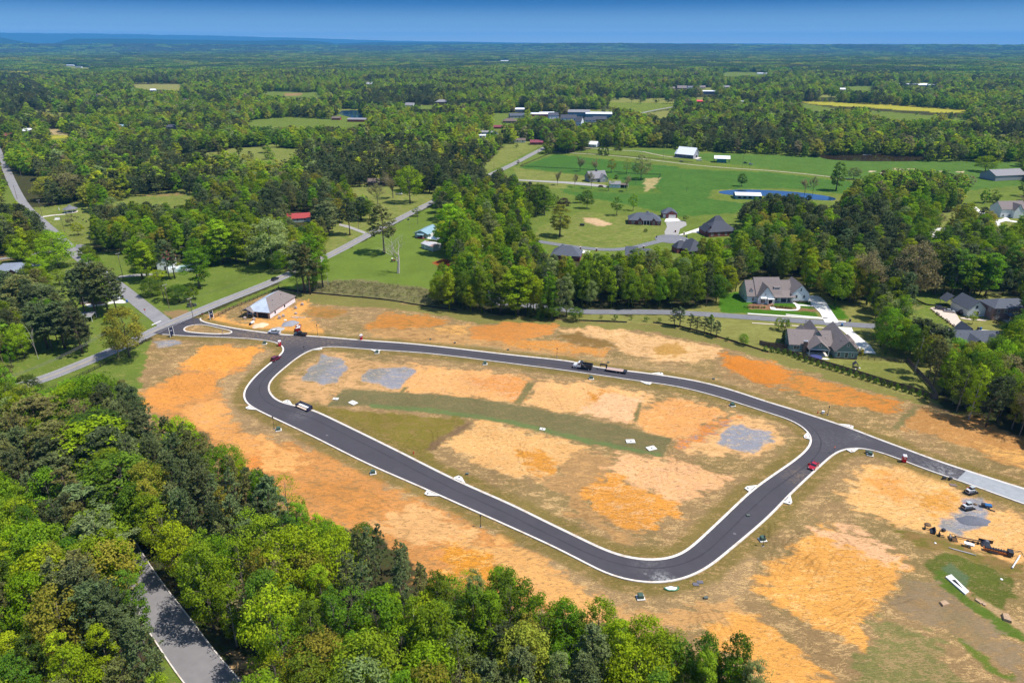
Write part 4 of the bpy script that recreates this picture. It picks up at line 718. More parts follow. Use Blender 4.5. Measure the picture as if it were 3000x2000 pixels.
def hiphouse(px,py,rz,w_,d_,h,rise,label,wm,rm,name='house',extra=(),win=True,cat='house',roof='hip'):
 o=np.array(G(px,py));r_,W,Rf=house(name,label,cat,o,rz,wm,rm);wing(W,Rf,0,w_,0,d_,h,rise,roof,ov=.4)
 for e in extra:wing(W,Rf,*e[:6],e[6],ax=e[7]if len(e)>7 else 'x',ov=.3)
 fin(r_,W,Rf,wm,rm)
 if win:
  for k in range(max(1,int(w_//5))):window(r_,2.2+k*5,0,.9,1.3,1.4)
 return r_
hiphouse(1266,597,R(-12),17,13,3,4.6,'slate hip roofed house poking above the trees, west end of the round street',W_BRICKR,RF_SLATE,'tree_screened_house',[(2,8,9,16,3,3.6,'hip')])
hiphouse(1440,603,R(-8),18,12,3,4.2,'slate gabled house behind treetops in the middle of the round street',W_BRICKB,RF_SLATE,'tree_screened_house',[(-1,6,4,14,3,4.2,'gable','x')])
hiphouse(1583,590,R(20),13,15,3.2,5.6,'brick house with steep dark roof beside the short white driveway',W_BRICKR,RF_DARK,'tree_screened_house',[(-3,5,9,15,3,4,'hip')])
hiphouse(1628,545,R(12),20,15,3.2,5.5,'sprawling brick house with dark hips at the end of the long driveway',W_BRICKR,RF_DARK,'brick_house',[(8,20,12,22,3.5,6.5,'hip'),(-1,5,3,12,3,3.5,'gable','y')])
o=np.array(G(953,545));rz=R(-20)
r_,W,Rf=house('blue_roof_house','small pale house with a pale blue metal roof beside the highway','house',o,rz,W_PALE,RF_BLUE)
wing(W,Rf,0,9.5,0,17,2.9,1.9,ax='y',ov=.7);fin(r_,W,Rf,W_PALE,RF_BLUE);P=MB();a=[(2.5,-2.6,2.5),(7.5,-2.6,2.5),(7.5,-.02,2.95),(2.5,-.02,2.95)];P.hull(a,[(x,y,z+.12)for x,y,z in a]);P.build('porch_roof',RF_BLUE,r_)
for x in(2.7,7.3):MB().box(x-.08,x+.08,-2.5,-2.34,0,2.5).build('porch_post',POSTM,r_)
MB().box(2.5,7.5,-2.6,-.02,0,.5).build('porch_deck',mat('red_deck',(.30,.04,.07)),r_);window(r_,1.3,0,1.0,.8,1.2);MB().box(4.2,5.2,-.05,-.01,.5,2.4).build('front_door',TRIMD,r_);MB().box(9.51,10.8,2,8,0,2.4).build('lean_to',TRIM,r_)
o=np.array(G(980,556));r_=thing('canopy','bright white peaked canopy between the blue roofed house and the long shed','canopy',(*o,.1),R(-30))
P=MB();P.add([(0,0,2.4),(8,0,2.4),(8,6,2.4),(0,6,2.4),(4,3,3.6)],[(0,1,4),(1,2,4),(2,3,4),(3,0,4),(3,2,1,0)]);P.build('canvas',mat('white_canvas',(.85,.85,.87),.6,.03),r_)
for x,y in((.1,.1),(7.9,.1),(7.9,5.9),(.1,5.9)):MB().box(x-.05,x+.05,y-.05,y+.05,0,2.42).build('pole',STEELM,r_)
o=np.array(G(968,569.5));o2=np.array(G(992,577.3));rz=math.atan2(*(o2-o)[::-1])
r_,W,Rf=house('long_shed','long pale green shed with a rust patched grey roof','shed',o,rz,W_PALE,RF_RUST);wing(W,Rf,0,11.5,0,6.5,2.8,1.1,ax='x',ov=.25);fin(r_,W,Rf,W_PALE,RF_RUST);MB().box(3.2,4.2,-.05,-.01,0,2.1).build('side_door',TRIM,r_);window(r_,8,0,1.2,.9,.8,bars=0)
o=np.array(G(983,566));r_,W,Rf=house('camper_shed','low rounded white camper roof between the canopy and the long shed','camper',o,R(-28),TRIM,TRIM)
P=MB();P.hull([(0,0,.5),(9,0,.5),(9,2.6,.5),(0,2.6,.5)],[(0,0,2.4),(9,0,2.4),(9,2.6,2.4),(0,2.6,2.4)]);P.build('body',mat('camper_shell',(.36,.36,.36),.5),r_);P=MB();P.hull([(-.05,-.05,2.41),(9.05,-.05,2.41),(9.05,2.65,2.41),(-.05,2.65,2.41)],[(.3,.3,2.75),(8.7,.3,2.75),(8.7,2.3,2.75),(.3,2.3,2.75)]);P.build('roof',mat('camper_roof',(.62,.60,.58),.5,.1),r_)
for x in(3.6,5.0):MB().wheel((x,.1,.38),.38,.24).build('wheel',TRIMD,r_)
hiphouse(660,512,R(15),16,9,2.8,2.6,'low house with a bright red metal roof half under the pines',W_PALE,RF_RED,'red_roof_house',roof='gable')
o=np.array(G(362,622));r_,W,Rf=house('white_house','white house with a maroon roof among tall lawn trees','house',o,R(18),W_WHITE,RF_MAROON);wing(W,Rf,0,8.5,0,14,4.6,2.6,ax='y',ov=.5);fin(r_,W,Rf,W_WHITE,RF_MAROON);window(r_,2.2,0,2.9,.7,.8,bars=0);window(r_,6,0,2.9,.7,.8,bars=0);MB().box(3.6,4.6,-.05,-.01,0,2.1).build('front_door',TRIMD,r_)
o=np.array(G(385,627.5));r_=thing('hoop_shed','long silvery half round tarp shed beside the white house','shed',(*o,.1),R(21));P=MB();n=11
arc_=[(2.4*math.cos(math.pi*k/(n-1)),3.0*math.sin(math.pi*k/(n-1))**.8 if 0<k<n-1 else 0.)for k in range(n)]
P.add([(x,2.4-y,z)for x in(0,14)for y,z in arc_],[(k,k+1,n+k+1,n+k)for k in range(n-1)]+[tuple(range(n))[::-1],tuple(range(n,2*n))]);P.build('tarp',mat('silver_tarp',(.62,.66,.66),.35,.25,.7,col2=(.25,.36,.36),thr=.55),r_);P=MB()
for x in np.arange(0,14.1,2):P.tube([(x,2.4-y*1.01,z*1.01+.02)for y,z in arc_],.035,4)
P.build('hoop_frame',STEELM,r_)
hiphouse(410,580,R(20),3.4,3,2.2,.9,'tiny brown round cornered shed behind the white house',W_LOG,RF_BROWN,'garden_shed',cat='shed',win=True)
hiphouse(-30,645,R(12),22,15,3,4.2,'blue grey roofed house cut by the left picture edge',W_BRICKR,shingle('blue_grey_shingles',(.20,.23,.29)),'corner_house',[(10,20,-4,6,3,3.5,'gable','y')])
hiphouse(186,700,R(20),13,10,2.8,3.2,'dark roofed house under the pines beside the white cars',W_BRICKB,RF_DARK,'pine_shaded_house',[(6,12,-3,5,2.8,2.6,'gable','y')])
o=np.array(G(163,487.5));r_=thing('gazebo','eight sided grey roofed gazebo on the memorial lawn','gazebo',(*o,.1));MB().lathe([(5.2,2.5),(5.25,2.65),(1.2,4.6),(1.2,5.0),(.1,5.8)],n=8).build('roof',RF_GREY,r_)
for k in range(8):MB().tube([(4.3*math.cos(k*math.pi/4),4.3*math.sin(k*math.pi/4),0),(4.3*math.cos(k*math.pi/4),4.3*math.sin(k*math.pi/4),2.6)],.12,6).build('post',TRIM,r_)
MB().lathe([(5.0,0),(5.0,.25)],n=8).build('floor',CONC,r_)
o=np.array(G(212,456));r_=thing('picnic_shelter','open shelter with a teal metal roof at the tree edge','shelter',(*o,.1),R(-8));P=MB();wing(P,P,0,7.5,0,5,2.5,1.6,ax='x',ov=.5,open_=True);P.build('roof',RF_TEAL,r_)
for x in(.1,3.6,7.3):
 for y in(.1,4.9):MB().box(x-.1,x+.1,y-.1,y+.1,0,2.5).build('post',TRIM,r_)
o=np.array(G(178,742));r_=thing('open_carport','white framed open carport below the pines by the curved hedge','carport',(*o,.1),R(12));P=MB();a=[(0,0,2.6),(6.5,0,2.6),(6.5,6,2.9),(0,6,2.9)];P.hull(a,[(x,y,z+.1)for x,y,z in a]);P.build('roof',RF_GREYW,r_)
for x in(.1,3.2,6.3):
 for y in(.1,5.9):MB().box(x-.08,x+.08,y-.08,y+.08,0,2.62).build('post',TRIM,r_)
MB().box(0,6.5,-.02,-.1,2.5,2.75).build('fascia',TRIM,r_)
hiphouse(60,735,R(15),14,8,2.6,1.6,'long low house with blue white awnings hidden under the left pines',bandmat('awning_stripes',(.45,.55,.62),'X',1.2,.4),RF_BROWN,'low_house')
o=np.array(G(1553,361.5));o2=np.array(G(1589.5,366.5));rz=math.atan2(*(o2-o)[::-1])*.75
r_,W,Rf=house('white_roof_barn','tall barn with a bright white roof and slate blue side wall','barn',o,rz,W_NAVY,RF_WHITE)
wing(W,Rf,0,20,0,15,4.3,6.6,ax='x',ov=.7);wing(W,Rf,-3,0,3,13,3.4,3.6,ax='x',ov=.5);fin(r_,W,Rf,W_NAVY,RF_WHITE)
MB().add([(20.03,0,0),(20.03,15,0),(20.03,15,4.2),(20.03,7.5,10.6),(20.03,0,4.2)],[(0,1,2,3,4)]).build('gable_cladding',W_GREYM,r_);door(r_,20.04,9.5,0,4,3.4,'+x',DARK,'barn_door');window(r_,8.4,0,1.6,1.4,1.3);window(r_,11.6,0,1.6,1.4,1.3)
MB().box(20.4,24.5,1,14,0,.15).build('apron',CONC,r_)
o=np.array(G(1640,373.5));r_,W,Rf=house('pole_shed','open pole shed with a white roof and teal walled bay beside the barn','shed',o,R(-12),W_TEALW,RF_WHITE)
wing(W,Rf,3,12.5,0,6,4.2,0,'none');wing(W,Rf,0,16,-1,9,4.3,2.4,ax='x',ov=.4,open_=True);fin(r_,W,Rf,W_TEALW,RF_WHITE)
for x in(.2,15.8):
 for y in(-.8,4,8.8):MB().box(x-.12,x+.12,y-.12,y+.12,0,4.3).build('post',WOODB,r_)
o=np.array(G(1355,419));r_,W,Rf=house('farmhouse','steep grey roofed farmhouse ringed by thin lawn trees','house',o,R(18),W_GREYM,RF_GREYW)
wing(W,Rf,0,17,0,12,3.4,5.6,ax='x',ov=.5);wing(W,Rf,9,17,-3,6,3.2,3.8,ax='y',ov=.4);fin(r_,W,Rf,W_GREYM,RF_GREYW);P=MB();P.box(8,9.2,5.4,6.6,8.3,10.6);P.build('chimney',TRIMD,r_);window(r_,13,-3,1,1.6,1.6);window(r_,4,0,1,1.6,1.5)
o=np.array(G(1399,431.5));r_,W,Rf=house('white_cottage','white outbuilding with an open lean-to in front of the farmhouse','outbuilding',o,R(-6),W_WHITE,RF_GREYW)
wing(W,Rf,0,10,0,6,3.2,2.0,ax='x',ov=.3);fin(r_,W,Rf,W_WHITE,RF_GREYW);P=MB();P.hull([(10.1,0,2.6),(17,0,2.6),(17,6,3.1),(10.1,6,3.1)],[(10.1,0,2.8),(17,0,2.8),(17,6,3.3),(10.1,6,3.3)]);P.build('lean_to_roof',RF_BROWN,r_)
for x in(13.5,16.8):MB().box(x-.1,x+.1,.1,.3,0,2.6).build('post',TRIM,r_)
MB().box(10.2,16.6,5.6,5.8,0,2.7).build('back_wall',TRIMD,r_);window(r_,2.6,0,1.3,.8,.8,bars=0);window(r_,5.8,0,1.3,.8,.8,bars=0)
o=np.array(G(1352,337.5));hiphouse(1350,337.5,R(-25),11,12,3.2,3.0,'small white shed with a pale metal roof at the wood edge',W_WHITE,RF_WHITE,'field_shed',roof='gable',cat='shed')
o=np.array(G(1689,457.5));o2=np.array(G(1748,459));rz=math.atan2(*(o2-o)[::-1]);L_=float(np.linalg.norm(o2-o))
r_,W,Rf=house('pond_barn','long low shed with a shining white roof beside the blue farm pond','barn',o,rz,W_NAVY,RF_WHITE);wing(W,Rf,0,L_,0,12,3.0,1.5,ax='x',ov=.3);fin(r_,W,Rf,W_BLUEM,RF_WHITE)
for k in range(5):MB().box(2+k*4.2,4.4+k*4.2,-.05,-.01,.8,2.3).build('side_opening',DARK,r_)
hiphouse(2285,416,R(12),34,18,4.6,4.2,'broad grey barn at the right edge beyond the trees',W_GREYM,RF_GREYW,'grey_barn',roof='gable',cat='barn',win=False)
hiphouse(2296,500,R(4),19,12,6.2,4.6,'white two storey house with taupe roof at the right picture edge',W_WHITE,RF_TAUPE,'white_house',[(8,14,-3,5,6,4,'gable','y')],roof='gable')
def far_b(px,py,w_,d_,h,rise,rz,wm,rm,label,name='far_house',cat='house',roof='gable',extra=()):
 x,y=G(px,py);r_,W,Rf=house(name,label,cat,(x,y),R(rz),wm,rm);wing(W,Rf,0,w_,0,d_,h,rise,roof,ov=.5)
 for e in extra:wing(W,Rf,*e[:6],e[6],ax=e[7]if len(e)>7 else 'x',ov=.4)
 fin(r_,W,Rf,wm,rm)
 ks=max(2,min(6,int(w_//6)))
 for k in range(ks):
  xx=(k+.5)*w_/ks;MB().box(xx-.7,xx+.7,-.06,-.01,1,2.6).build('window',GLASS,r_)
 BOXES.append(np.array([PXY(x,y,.5,-2),PXY(x,y,.5,w_*math.cos(R(rz))+2),PXY(x,y,h+rise*.7,w_*math.cos(R(rz))+2),PXY(x,y,h+rise*.7,-2)],float));return r_
def PXY(x,y,z,dx):a,b,c=PX(x+dx,y,z);return(float(a),float(b))
BOXES=[]
FB=[(1304,269,38,40,8,2.5,-6,W_BLUEM,RF_GREYW,'big blue sided warehouse with a pale roof','warehouse','warehouse'),(1345,271,45,34,6.5,1.8,-6,W_BLUEM,RF_WHITE,'lower blue warehouse wing right of the bigger warehouse','warehouse','warehouse'),(1172,272,26,14,4,3.4,12,W_GREYM,RF_SLATE,'blue grey gabled building left in the small town'),(1155,283,22,16,3,4,0,W_BRICKB,RF_BROWN,'brown hip roofed house below the blue grey gabled one','far_house','house','hip'),(1134,296,17,9,2.6,2,0,W_BARNR,RF_MAROON,'dark red roofed cabin on the slope of the small town'),(1104,311,24,14,4,1.4,0,W_WHITE,RF_GREYW,'pale flat workshop beside the white vehicles','workshop','workshop'),(1100,317,9,8,3,1,0,W_WHITE,RF_WHITE,'little white shed in front of the pale workshop','shed','shed'),(1218,268,18,10,4,2,-4,W_BARNR,RF_WHITE,'long red walled shed with a white roof, left of the pair','barn','barn'),(1240,268,26,12,4,3,6,W_BARNR,RF_WHITE,'long red walled shed with a white roof, right of the pair','barn','barn'),(1183,258,18,12,5,2.2,0,W_GREYM,RF_WHITE,'white roofed shed above the blue grey gabled building','shed','shed'),(1262,274,16,14,6,4,8,W_WHITE,RF_DARK,'white two storey house with a dark roof in the small town'),(1288,277,26,14,4,4.5,-4,W_WHITE,RF_DARK,'white gabled houses row with slate roofs in the small town'),(1322,289,9,12,7,6,-25,W_WHITE,RF_DARK,'little steep white chapel like house with dark roof'),(1343,281,18,12,3.4,3.8,-4,W_WHITE,RF_DARK,'dark roofed white house before the warehouse, left of two'),(1362,279,22,13,3.4,4,-4,W_BRICKB,RF_DARK,'dark roofed brick house before the warehouse, right of two'),(1182,328,14,9,3,2,0,W_WHITE,RF_BROWN,'small brown roofed house by the highway trees'),(1218,333,16,11,3,2.4,0,W_BRICKR,RF_MAROON,'low reddish roofed house by the highway trees'),(930,245,18,13,3,4,-14,W_WHITE,RF_GREYW,'lone pale farmhouse with a grey roof beyond the pond'),(1000,238,26,16,3,4.5,0,W_BRICKB,RF_GREYW,'wide grey hip roofed house among trees beyond the pond','far_house','house','hip'),(798,280,32,12,3.6,2,-6,W_BARNR,RF_GREYW,'long red barn with grey roof on the far meadow','barn','barn'),(762,276,14,10,3,2,0,W_BARNR,RF_BROWN,'small dark shed left of the long red barn','shed','shed'),(1500,205,14,10,3,3,0,W_BRICKR,RF_BROWN,'brown roofed suburb house, leftmost of the far row'),(1517,203,16,10,3,3.5,0,W_BRICKB,RF_BROWN,'taupe suburb house second from left of the far row'),(1536,206,17,11,3,4,0,W_BRICKB,RF_TAUPE,'taupe suburb house third from left of the far row'),(1556,206,26,14,4,6,0,W_BRICKB,RF_TAUPE,'largest taupe suburb house of the far row'),(1580,204,16,11,3,4,0,W_WHITE,RF_GREY,'grey suburb house right of the largest one'),(1606,204,18,12,3,5,0,W_BRICKB,RF_TAUPE,'taupe suburb house near the right of the far row'),(1661,203,18,12,3,4,0,W_BRICKB,RF_GREYW,'grey suburb house, rightmost of the far row'),(1614,217,32,22,7,1.5,0,W_NAVY,RF_WHITE,'white roofed store on the far highway','store','store'),(1600,236,16,8,3,2,0,mat('red_tent',(.62,.05,.06),.7),mat('red_tent_roof',(.70,.06,.09),.6),'bright red tent roofs beside the far highway','tent','tent'),(1740,171,42,14,4,2,0,W_WHITE,RF_WHITE,'long white roofed barn on the far right meadow','barn','barn'),(2062,197,88,16,4,2,-4,W_NAVY,RF_WHITE,'long white poultry house, left of the far pair','barn','barn'),(2110,199,60,16,4,2,-4,W_NAVY,RF_WHITE,'long white poultry house, right of the far pair','barn','barn'),(1700,237,26,7,3,1,0,W_WHITE,RF_WHITE,'white trailer row by the yellow field','trailer','trailer'),(1728,234,14,7,3.4,1,0,W_WHITE,RF_GREYW,'pale trailer right of the white trailer row','trailer','trailer'),(1760,236,14,6,3,1,0,W_GREYM,RF_WHITE,'small white roofed trailer nearest the yellow field','trailer','trailer'),(152,151,42,14,5,2,0,W_WHITE,RF_WHITE,'white barn on a far left hillside clearing','barn','barn'),(172,154,34,16,4,3,0,W_WHITE,RF_GREY,'grey roofed farmhouse right of the far white barn'),(262,138,22,12,4,3,0,W_WHITE,RF_WHITE,'white roofed house in the far left woods'),(345,210,14,9,3,3,0,W_WHITE,RF_WHITE,'small white house beside the straw coloured far field'),(486,195,22,12,3,2,0,W_GREYM,RF_DARK,'dark barn at the edge of the far left wood','barn','barn'),(220,222,20,12,3,4,0,W_WHITE,RF_TAUPE,'taupe roofed house in the left middle woods'),(415,233,16,10,3,3,0,W_WHITE,RF_BROWN,'pale walled house in the left middle woods'),(8,318,14,12,3,3,10,W_BRICKB,RF_MAROON,'dark maroon roofed house at the far left edge'),(52,306,14,10,3,3,0,W_WHITE,RF_WHITE,'white roofed house at left behind big trees'),(270,295,16,10,3,2,0,W_WHITE,RF_BLUE,'pale blue roofed shed in the left woods'),(382,297,16,12,3,3,0,W_GREYM,RF_DARK,'dark roofed house in the middle left woods'),(372,110,110,30,6,2,0,W_WHITE,RF_WHITE,'very distant long white warehouse at left','warehouse','warehouse'),(740,112,60,24,6,2,0,W_WHITE,RF_WHITE,'very distant white building near the ridge'),(735,131,24,14,4,2,0,W_BARNR,RF_WHITE,'very distant red and white barn','barn','barn'),(735,165,22,14,3,3,0,W_WHITE,RF_GREYW,'distant grey and white house left of centre'),(840,195,22,14,3,4,0,W_WHITE,RF_WHITE,'distant white gabled house above the pond'),(1150,139,70,24,5,3,0,W_GREYM,RF_WHITE,'very distant pale barn in a centre clearing','barn','barn'),(1808,161,30,16,3,4,0,W_BRICKB,RF_GREYW,'distant greyish house on the right meadow edge'),(1930,208,14,9,3,3,0,W_CREAM,RF_WHITE,'tiny cream shed on the far meadow','shed','shed'),(2262,137,60,20,5,2,0,W_WHITE,RF_WHITE,'very distant white shed at right','shed','shed'),(2218,118,70,26,5,4,0,W_WHITE,RF_WHITE,'very distant white barn on the right skyline','barn','barn'),(2310,117,44,20,5,3,0,W_CREAM,RF_WHITE,'very distant pale house at far right'),(880,425,15,10,3,3,-10,W_BRICKB,RF_BROWN,'brown roofed house beside the big lime green maple'),(845,427,16,10,3,2.4,4,W_BRICKB,RF_BROWN,'low brown roofed house behind bare trees')]
for f in FB:far_b(*f)
BOXES=[b for b in BOXES if not np.isnan(b).any()]
HOUSE_BOXES=list(BOXES)
HCIRC=[]
for o in list(ROOT.objects):
 if o.type=='EMPTY' and o.get('category')in('house','barn','garage','shed','warehouse','outbuilding','store','camper','canopy','shelter','carport','gazebo'):
  P=np.array([v for c in ROOT.objects if c.parent==o and c.name.split('.')[0]in('wall','roof','body','tarp')for v in c.bound_box])
  if not len(P):continue
  lo,hi=P.min(0),P.max(0);c=(lo+hi)/2;a=o.rotation_euler.z;w_,d_=(hi-lo)[:2]
  n=max(1,int(round(max(w_,d_)/min(w_,d_))));
  for k in range(n):
   t=(k+.5)/n-.5;lx,ly=(c[0]+t*w_,c[1])if w_>=d_ else(c[0],c[1]+t*d_)
   HCIRC.append((o.location.x+lx*math.cos(a)-ly*math.sin(a),o.location.y+lx*math.sin(a)+ly*math.cos(a),min(w_,d_)*.55))
print('house circles',len(HCIRC))
def leafmat(name,col,var=.35,trans=.42):
 m=bpy.data.materials.new(name);m.use_nodes=True;nt=m.node_tree;nt.nodes.clear()
 o=nn(nt,'ShaderNodeOutputMaterial');d=nn(nt,'ShaderNodeBsdfDiffuse');t=nn(nt,'ShaderNodeBsdfTranslucent');mx=nn(nt,'ShaderNodeMixShader');mx.inputs[0].default_value=trans
 at=nn(nt,'ShaderNodeAttribute',attribute_name='tint');oi=nn(nt,'ShaderNodeObjectInfo')
 mr=nn(nt,'ShaderNodeMapRange');mr.inputs['To Min'].default_value=1-var;mr.inputs['To Max'].default_value=1+var;nt.links.new(at.outputs['Fac'],mr.inputs['Value'])
 m2=nn(nt,'ShaderNodeMapRange');m2.inputs['To Min'].default_value=.74;m2.inputs['To Max'].default_value=1.26;nt.links.new(oi.outputs['Random'],m2.inputs['Value'])
 ml=nn(nt,'ShaderNodeMath',operation='MULTIPLY');nt.links.new(mr.outputs[0],ml.inputs[0]);nt.links.new(m2.outputs[0],ml.inputs[1])
 sc=nn(nt,'ShaderNodeVectorMath',operation='SCALE');sc.inputs[0].default_value=col;nt.links.new(ml.outputs[0],sc.inputs['Scale'])
 hs=nn(nt,'ShaderNodeHueSaturation');mh=nn(nt,'ShaderNodeMath',operation='MULTIPLY_ADD');fr=nn(nt,'ShaderNodeMath',operation='FRACT');m7=nn(nt,'ShaderNodeMath',operation='MULTIPLY');m7.inputs[1].default_value=7.13
 nt.links.new(oi.outputs['Random'],m7.inputs[0]);nt.links.new(m7.outputs[0],fr.inputs[0]);nt.links.new(fr.outputs[0],mh.inputs[0]);mh.inputs[1].default_value=.05;mh.inputs[2].default_value=.475
 nt.links.new(mh.outputs[0],hs.inputs['Hue']);nt.links.new(sc.outputs[0],hs.inputs['Color'])
 nt.links.new(hs.outputs[0],d.inputs['Color']);nt.links.new(hs.outputs[0],t.inputs['Color'])
 nt.links.new(d.outputs[0],mx.inputs[1]);nt.links.new(t.outputs[0],mx.inputs[2]);nt.links.new(mx.outputs[0],o.inputs[0]);m.diffuse_color=(*col,1)
 return m
TONE={'lime':leafmat('lime_leaves',(0.299,0.403,0.015)),'fresh':leafmat('fresh_green_leaves',(0.189,0.299,0.017)),'mid':leafmat('mid_green_leaves',(0.128,0.207,0.020)),'deep':leafmat('deep_green_leaves',(0.076,0.140,0.022)),'gold':leafmat('golden_leaves',(0.317,0.317,0.037)),'sage':leafmat('pale_sage_leaves',(0.256,0.311,0.098)),'tan':leafmat('budding_tan_leaves',(0.281,0.238,0.104)),'pine':leafmat('pine_needles',(0.146,0.183,0.067),.38,.2),'darkpine':leafmat('dark_pine_needles',(.100,.125,.048),.38,.18),'olive':leafmat('olive_pine_needles',(0.201,0.207,0.061),.36,.2),'purple':leafmat('purple_leaves',(.06,.035,.03)),'yellow':leafmat('yellow_shrub_leaves',(.40,.38,.02))}
_far_lit={'lime':(0.356,0.464,0.022),'fresh':(0.227,0.346,0.024),'mid':(0.157,0.243,0.028),'deep':(0.095,0.162,0.028),'gold':(0.356,0.356,0.049),'sage':(0.302,0.356,0.119),'tan':(0.302,0.259,0.130),'pine':(0.162,0.194,0.070),'darkpine':(.115,.145,.055),'olive':(0.216,0.221,0.065)}  # distant leaf colours raised: sunlit crown brightness is put into the colour
FAR={k:leafmat('far_'+k+'_leaves',v,.35,.45)for k,v in _far_lit.items()}
BARK=mat('grey_bark',(.16,.13,.105),.9,.25,3,stretch=(1,1,.25));BARKP=mat('pine_bark',(.12,.082,.06),.9,.25,3,stretch=(1,1,.25));BARKW=mat('pale_bark',(.42,.38,.33),.9,.25,2,stretch=(1,1,.3))
def quads_mesh(name,C,Nrm,S,asp,tint,mat_):
 n=len(C);up=RNG.normal(size=(n,3));a=np.cross(Nrm,up);a/=np.linalg.norm(a,axis=1)[:,None]+1e-9;b=np.cross(Nrm,a)
 a=a*S[:,None]*.5;b=b*S[:,None]*.5*asp
 k=RNG.uniform(-.25,.25,(n,1))
 V=np.stack([C-a,C-b+a*k,C+a,C+b+a*k],1).reshape(-1,3)
 me=bpy.data.meshes.new(name);me.vertices.add(4*n);me.vertices.foreach_set('co',V.astype(np.float32).ravel())
 me.loops.add(4*n);me.loops.foreach_set('vertex_index',np.arange(4*n,dtype=np.int32))
 me.polygons.add(n);me.polygons.foreach_set('loop_start',np.arange(0,4*n,4,dtype=np.int32));me.polygons.foreach_set('loop_total',np.full(n,4,dtype=np.int32))
 me.update(calc_edges=True);at=me.attributes.new('tint','FLOAT','FACE');at.data.foreach_set('value',tint.astype(np.float32));me.materials.append(mat_);return me
def unit(v):return v/(np.linalg.norm(v,axis=-1,keepdims=True)+1e-9)
def broadleaf(seed,H=18.,Rw=4.6,base=.28,nclump=70,per=95,ls=.42,shape='round',sparse=1.,nz_=.55):
 g=np.random.default_rng(seed);cl=[];rc=[]
 lob=g.uniform(0,6.28,4);
 for k in range(nclump*6):
  if len(cl)>=nclump:break
  u=g.uniform(0,1)**.8;th=g.uniform(0,6.28)
  if shape=='round':env=(math.sin(math.pi*(u*.86+.12)))**.62
  elif shape=='tall':env=(math.sin(math.pi*(u*.80+.13)))**.6*(1.05-.22*u)
  elif shape=='spread':env=(math.sin(math.pi*(.25+.7*u)))**.8*(1.15-.1*u)
  else:env=(1-u)**.8+.08
  env*=1+.16*math.sin(2*th+lob[0])+.12*math.sin(3*th+lob[1]+u*4)
  r_=Rw*env*g.uniform(.35,1.)**.5
  p=np.array([r_*math.cos(th),r_*math.sin(th),H*(base+(1-base)*u)])
  rad=g.uniform(.75,1.35)*Rw*.25*(1.1-.35*u)
  if all(np.linalg.norm(p-q)>(rad+r2)*.42 for q,r2 in zip(cl,rc)):cl.append(p);rc.append(rad)
 C=[];N=[];T=[]
 mid=np.array([0,0,H*(base+(1-base)*.42)])
 for p,rad in zip(cl,rc):
  n=int(per*(rad/(Rw*.25))**2*sparse);d=unit(g.normal(size=(n,3)));rr_=rad*g.uniform(.35,1.08,(n,1))**.6
  q=p+d*rr_*np.array([1.1,1.1,.78]);C.append(q);o=unit(p-mid)
  N.append(unit(d*.9+o*.5+np.array([0,0,.35 if nz_>.4 else .8])+g.normal(size=(n,3))*nz_))
  T.append(np.clip(g.uniform(.15,.85)+g.normal(size=n)*.14,0,1))
 C=np.vstack(C);N=np.vstack(N);T=np.concatenate(T);S=ls*g.uniform(.6,1.35,len(C))
 crown=quads_mesh('crown',C,N,S,.72,T,TONE['mid'])
 return crown,trunk_mesh(g,H,.011*H+.06,cl,BARK,lean=.3)
def trunk_mesh(g,H,r0,cl,bark,lean=.2,top=.85,nl=26,n=6):
 mb=MB();pts=[];lx,ly=g.normal(size=2)*lean
 for k in range(7):
  t=k/6;pts.append((lx*t*t+.15*g.normal()*t,ly*t*t+.15*g.normal()*t,H*top*t))
 mb.tube(pts,[r0*(1.25 if k==0 else 1)*(1-.82*k/6)for k in range(7)],n)
 idx=g.permutation(len(cl))[:nl]
 for i in idx:
  c=cl[i];hz_=max(H*.18,min(H*top*.97,c[2]-np.hypot(c[0],c[1])*g.uniform(.55,.95)));t=hz_/(H*top)
  k=min(5,int(t*6));f=t*6-k;s=[pts[k][j]*(1-f)+pts[k+1][j]*f for j in range(3)]
  m=[(s[j]+c[j])/2+g.normal()*.25 for j in range(3)];m[2]+=.1*np.hypot(c[0],c[1])
  rb=r0*(1-.8*t)*.42
  mb.tube([s,m,tuple(c)],[rb,rb*.6,rb*.18],4,cap=False)
 me=bpy.data.meshes.new('trunk');me.from_pydata(mb.v,[],mb.f);me.polygons.foreach_set('use_smooth',[True]*len(me.polygons));me.materials.append(bark);me.update();return me
def pine(seed,H=20.,Rw=3.4,base=.42,nt_=85,per=85,ls=.46,cone=0.):
 g=np.random.default_rng(seed);cl=[]
 for k in range(nt_):
  u=g.uniform(0,1);th=g.uniform(0,6.28)
  env=(math.sin(math.pi*(.18+.78*u)))**.7*(1-cone*u)if cone<.9 else(1-u)*.98+.04
  r_=Rw*env*(1+.2*math.sin(2*th+seed))*g.uniform(.3,1)**.45
  cl.append(np.array([r_*math.cos(th),r_*math.sin(th),H*(base+(1-base)*u)-r_*.12]))
 C=[];N=[];T=[]
 for p in cl:
  rad=g.uniform(.55,.95)*Rw*.27;tt=g.uniform(.15,.85)
  for q in range(3):
   pc=p+g.normal(size=3)*rad*.55*np.array([1.2,1.2,.45]);n=per//3
   d=unit(g.normal(size=(n,3))*np.array([1,1,.75])+np.array([0,0,.3]));C.append(pc+d*rad*.62*g.uniform(.3,1.,(n,1)))
   N.append(unit(np.cross(d,g.normal(size=(n,3)))+np.array([0,0,.5])+d*.35));T.append(np.clip(tt+g.normal(size=n)*.16,0,1))
 C=np.vstack(C);N=np.vstack(N);T=np.concatenate(T)
 return quads_mesh('crown',C,N,ls*g.uniform(.6,1.4,len(C)),.42,T,TONE['pine']),trunk_mesh(g,H,.010*H+.05,cl,BARKP,.25,.96,30)
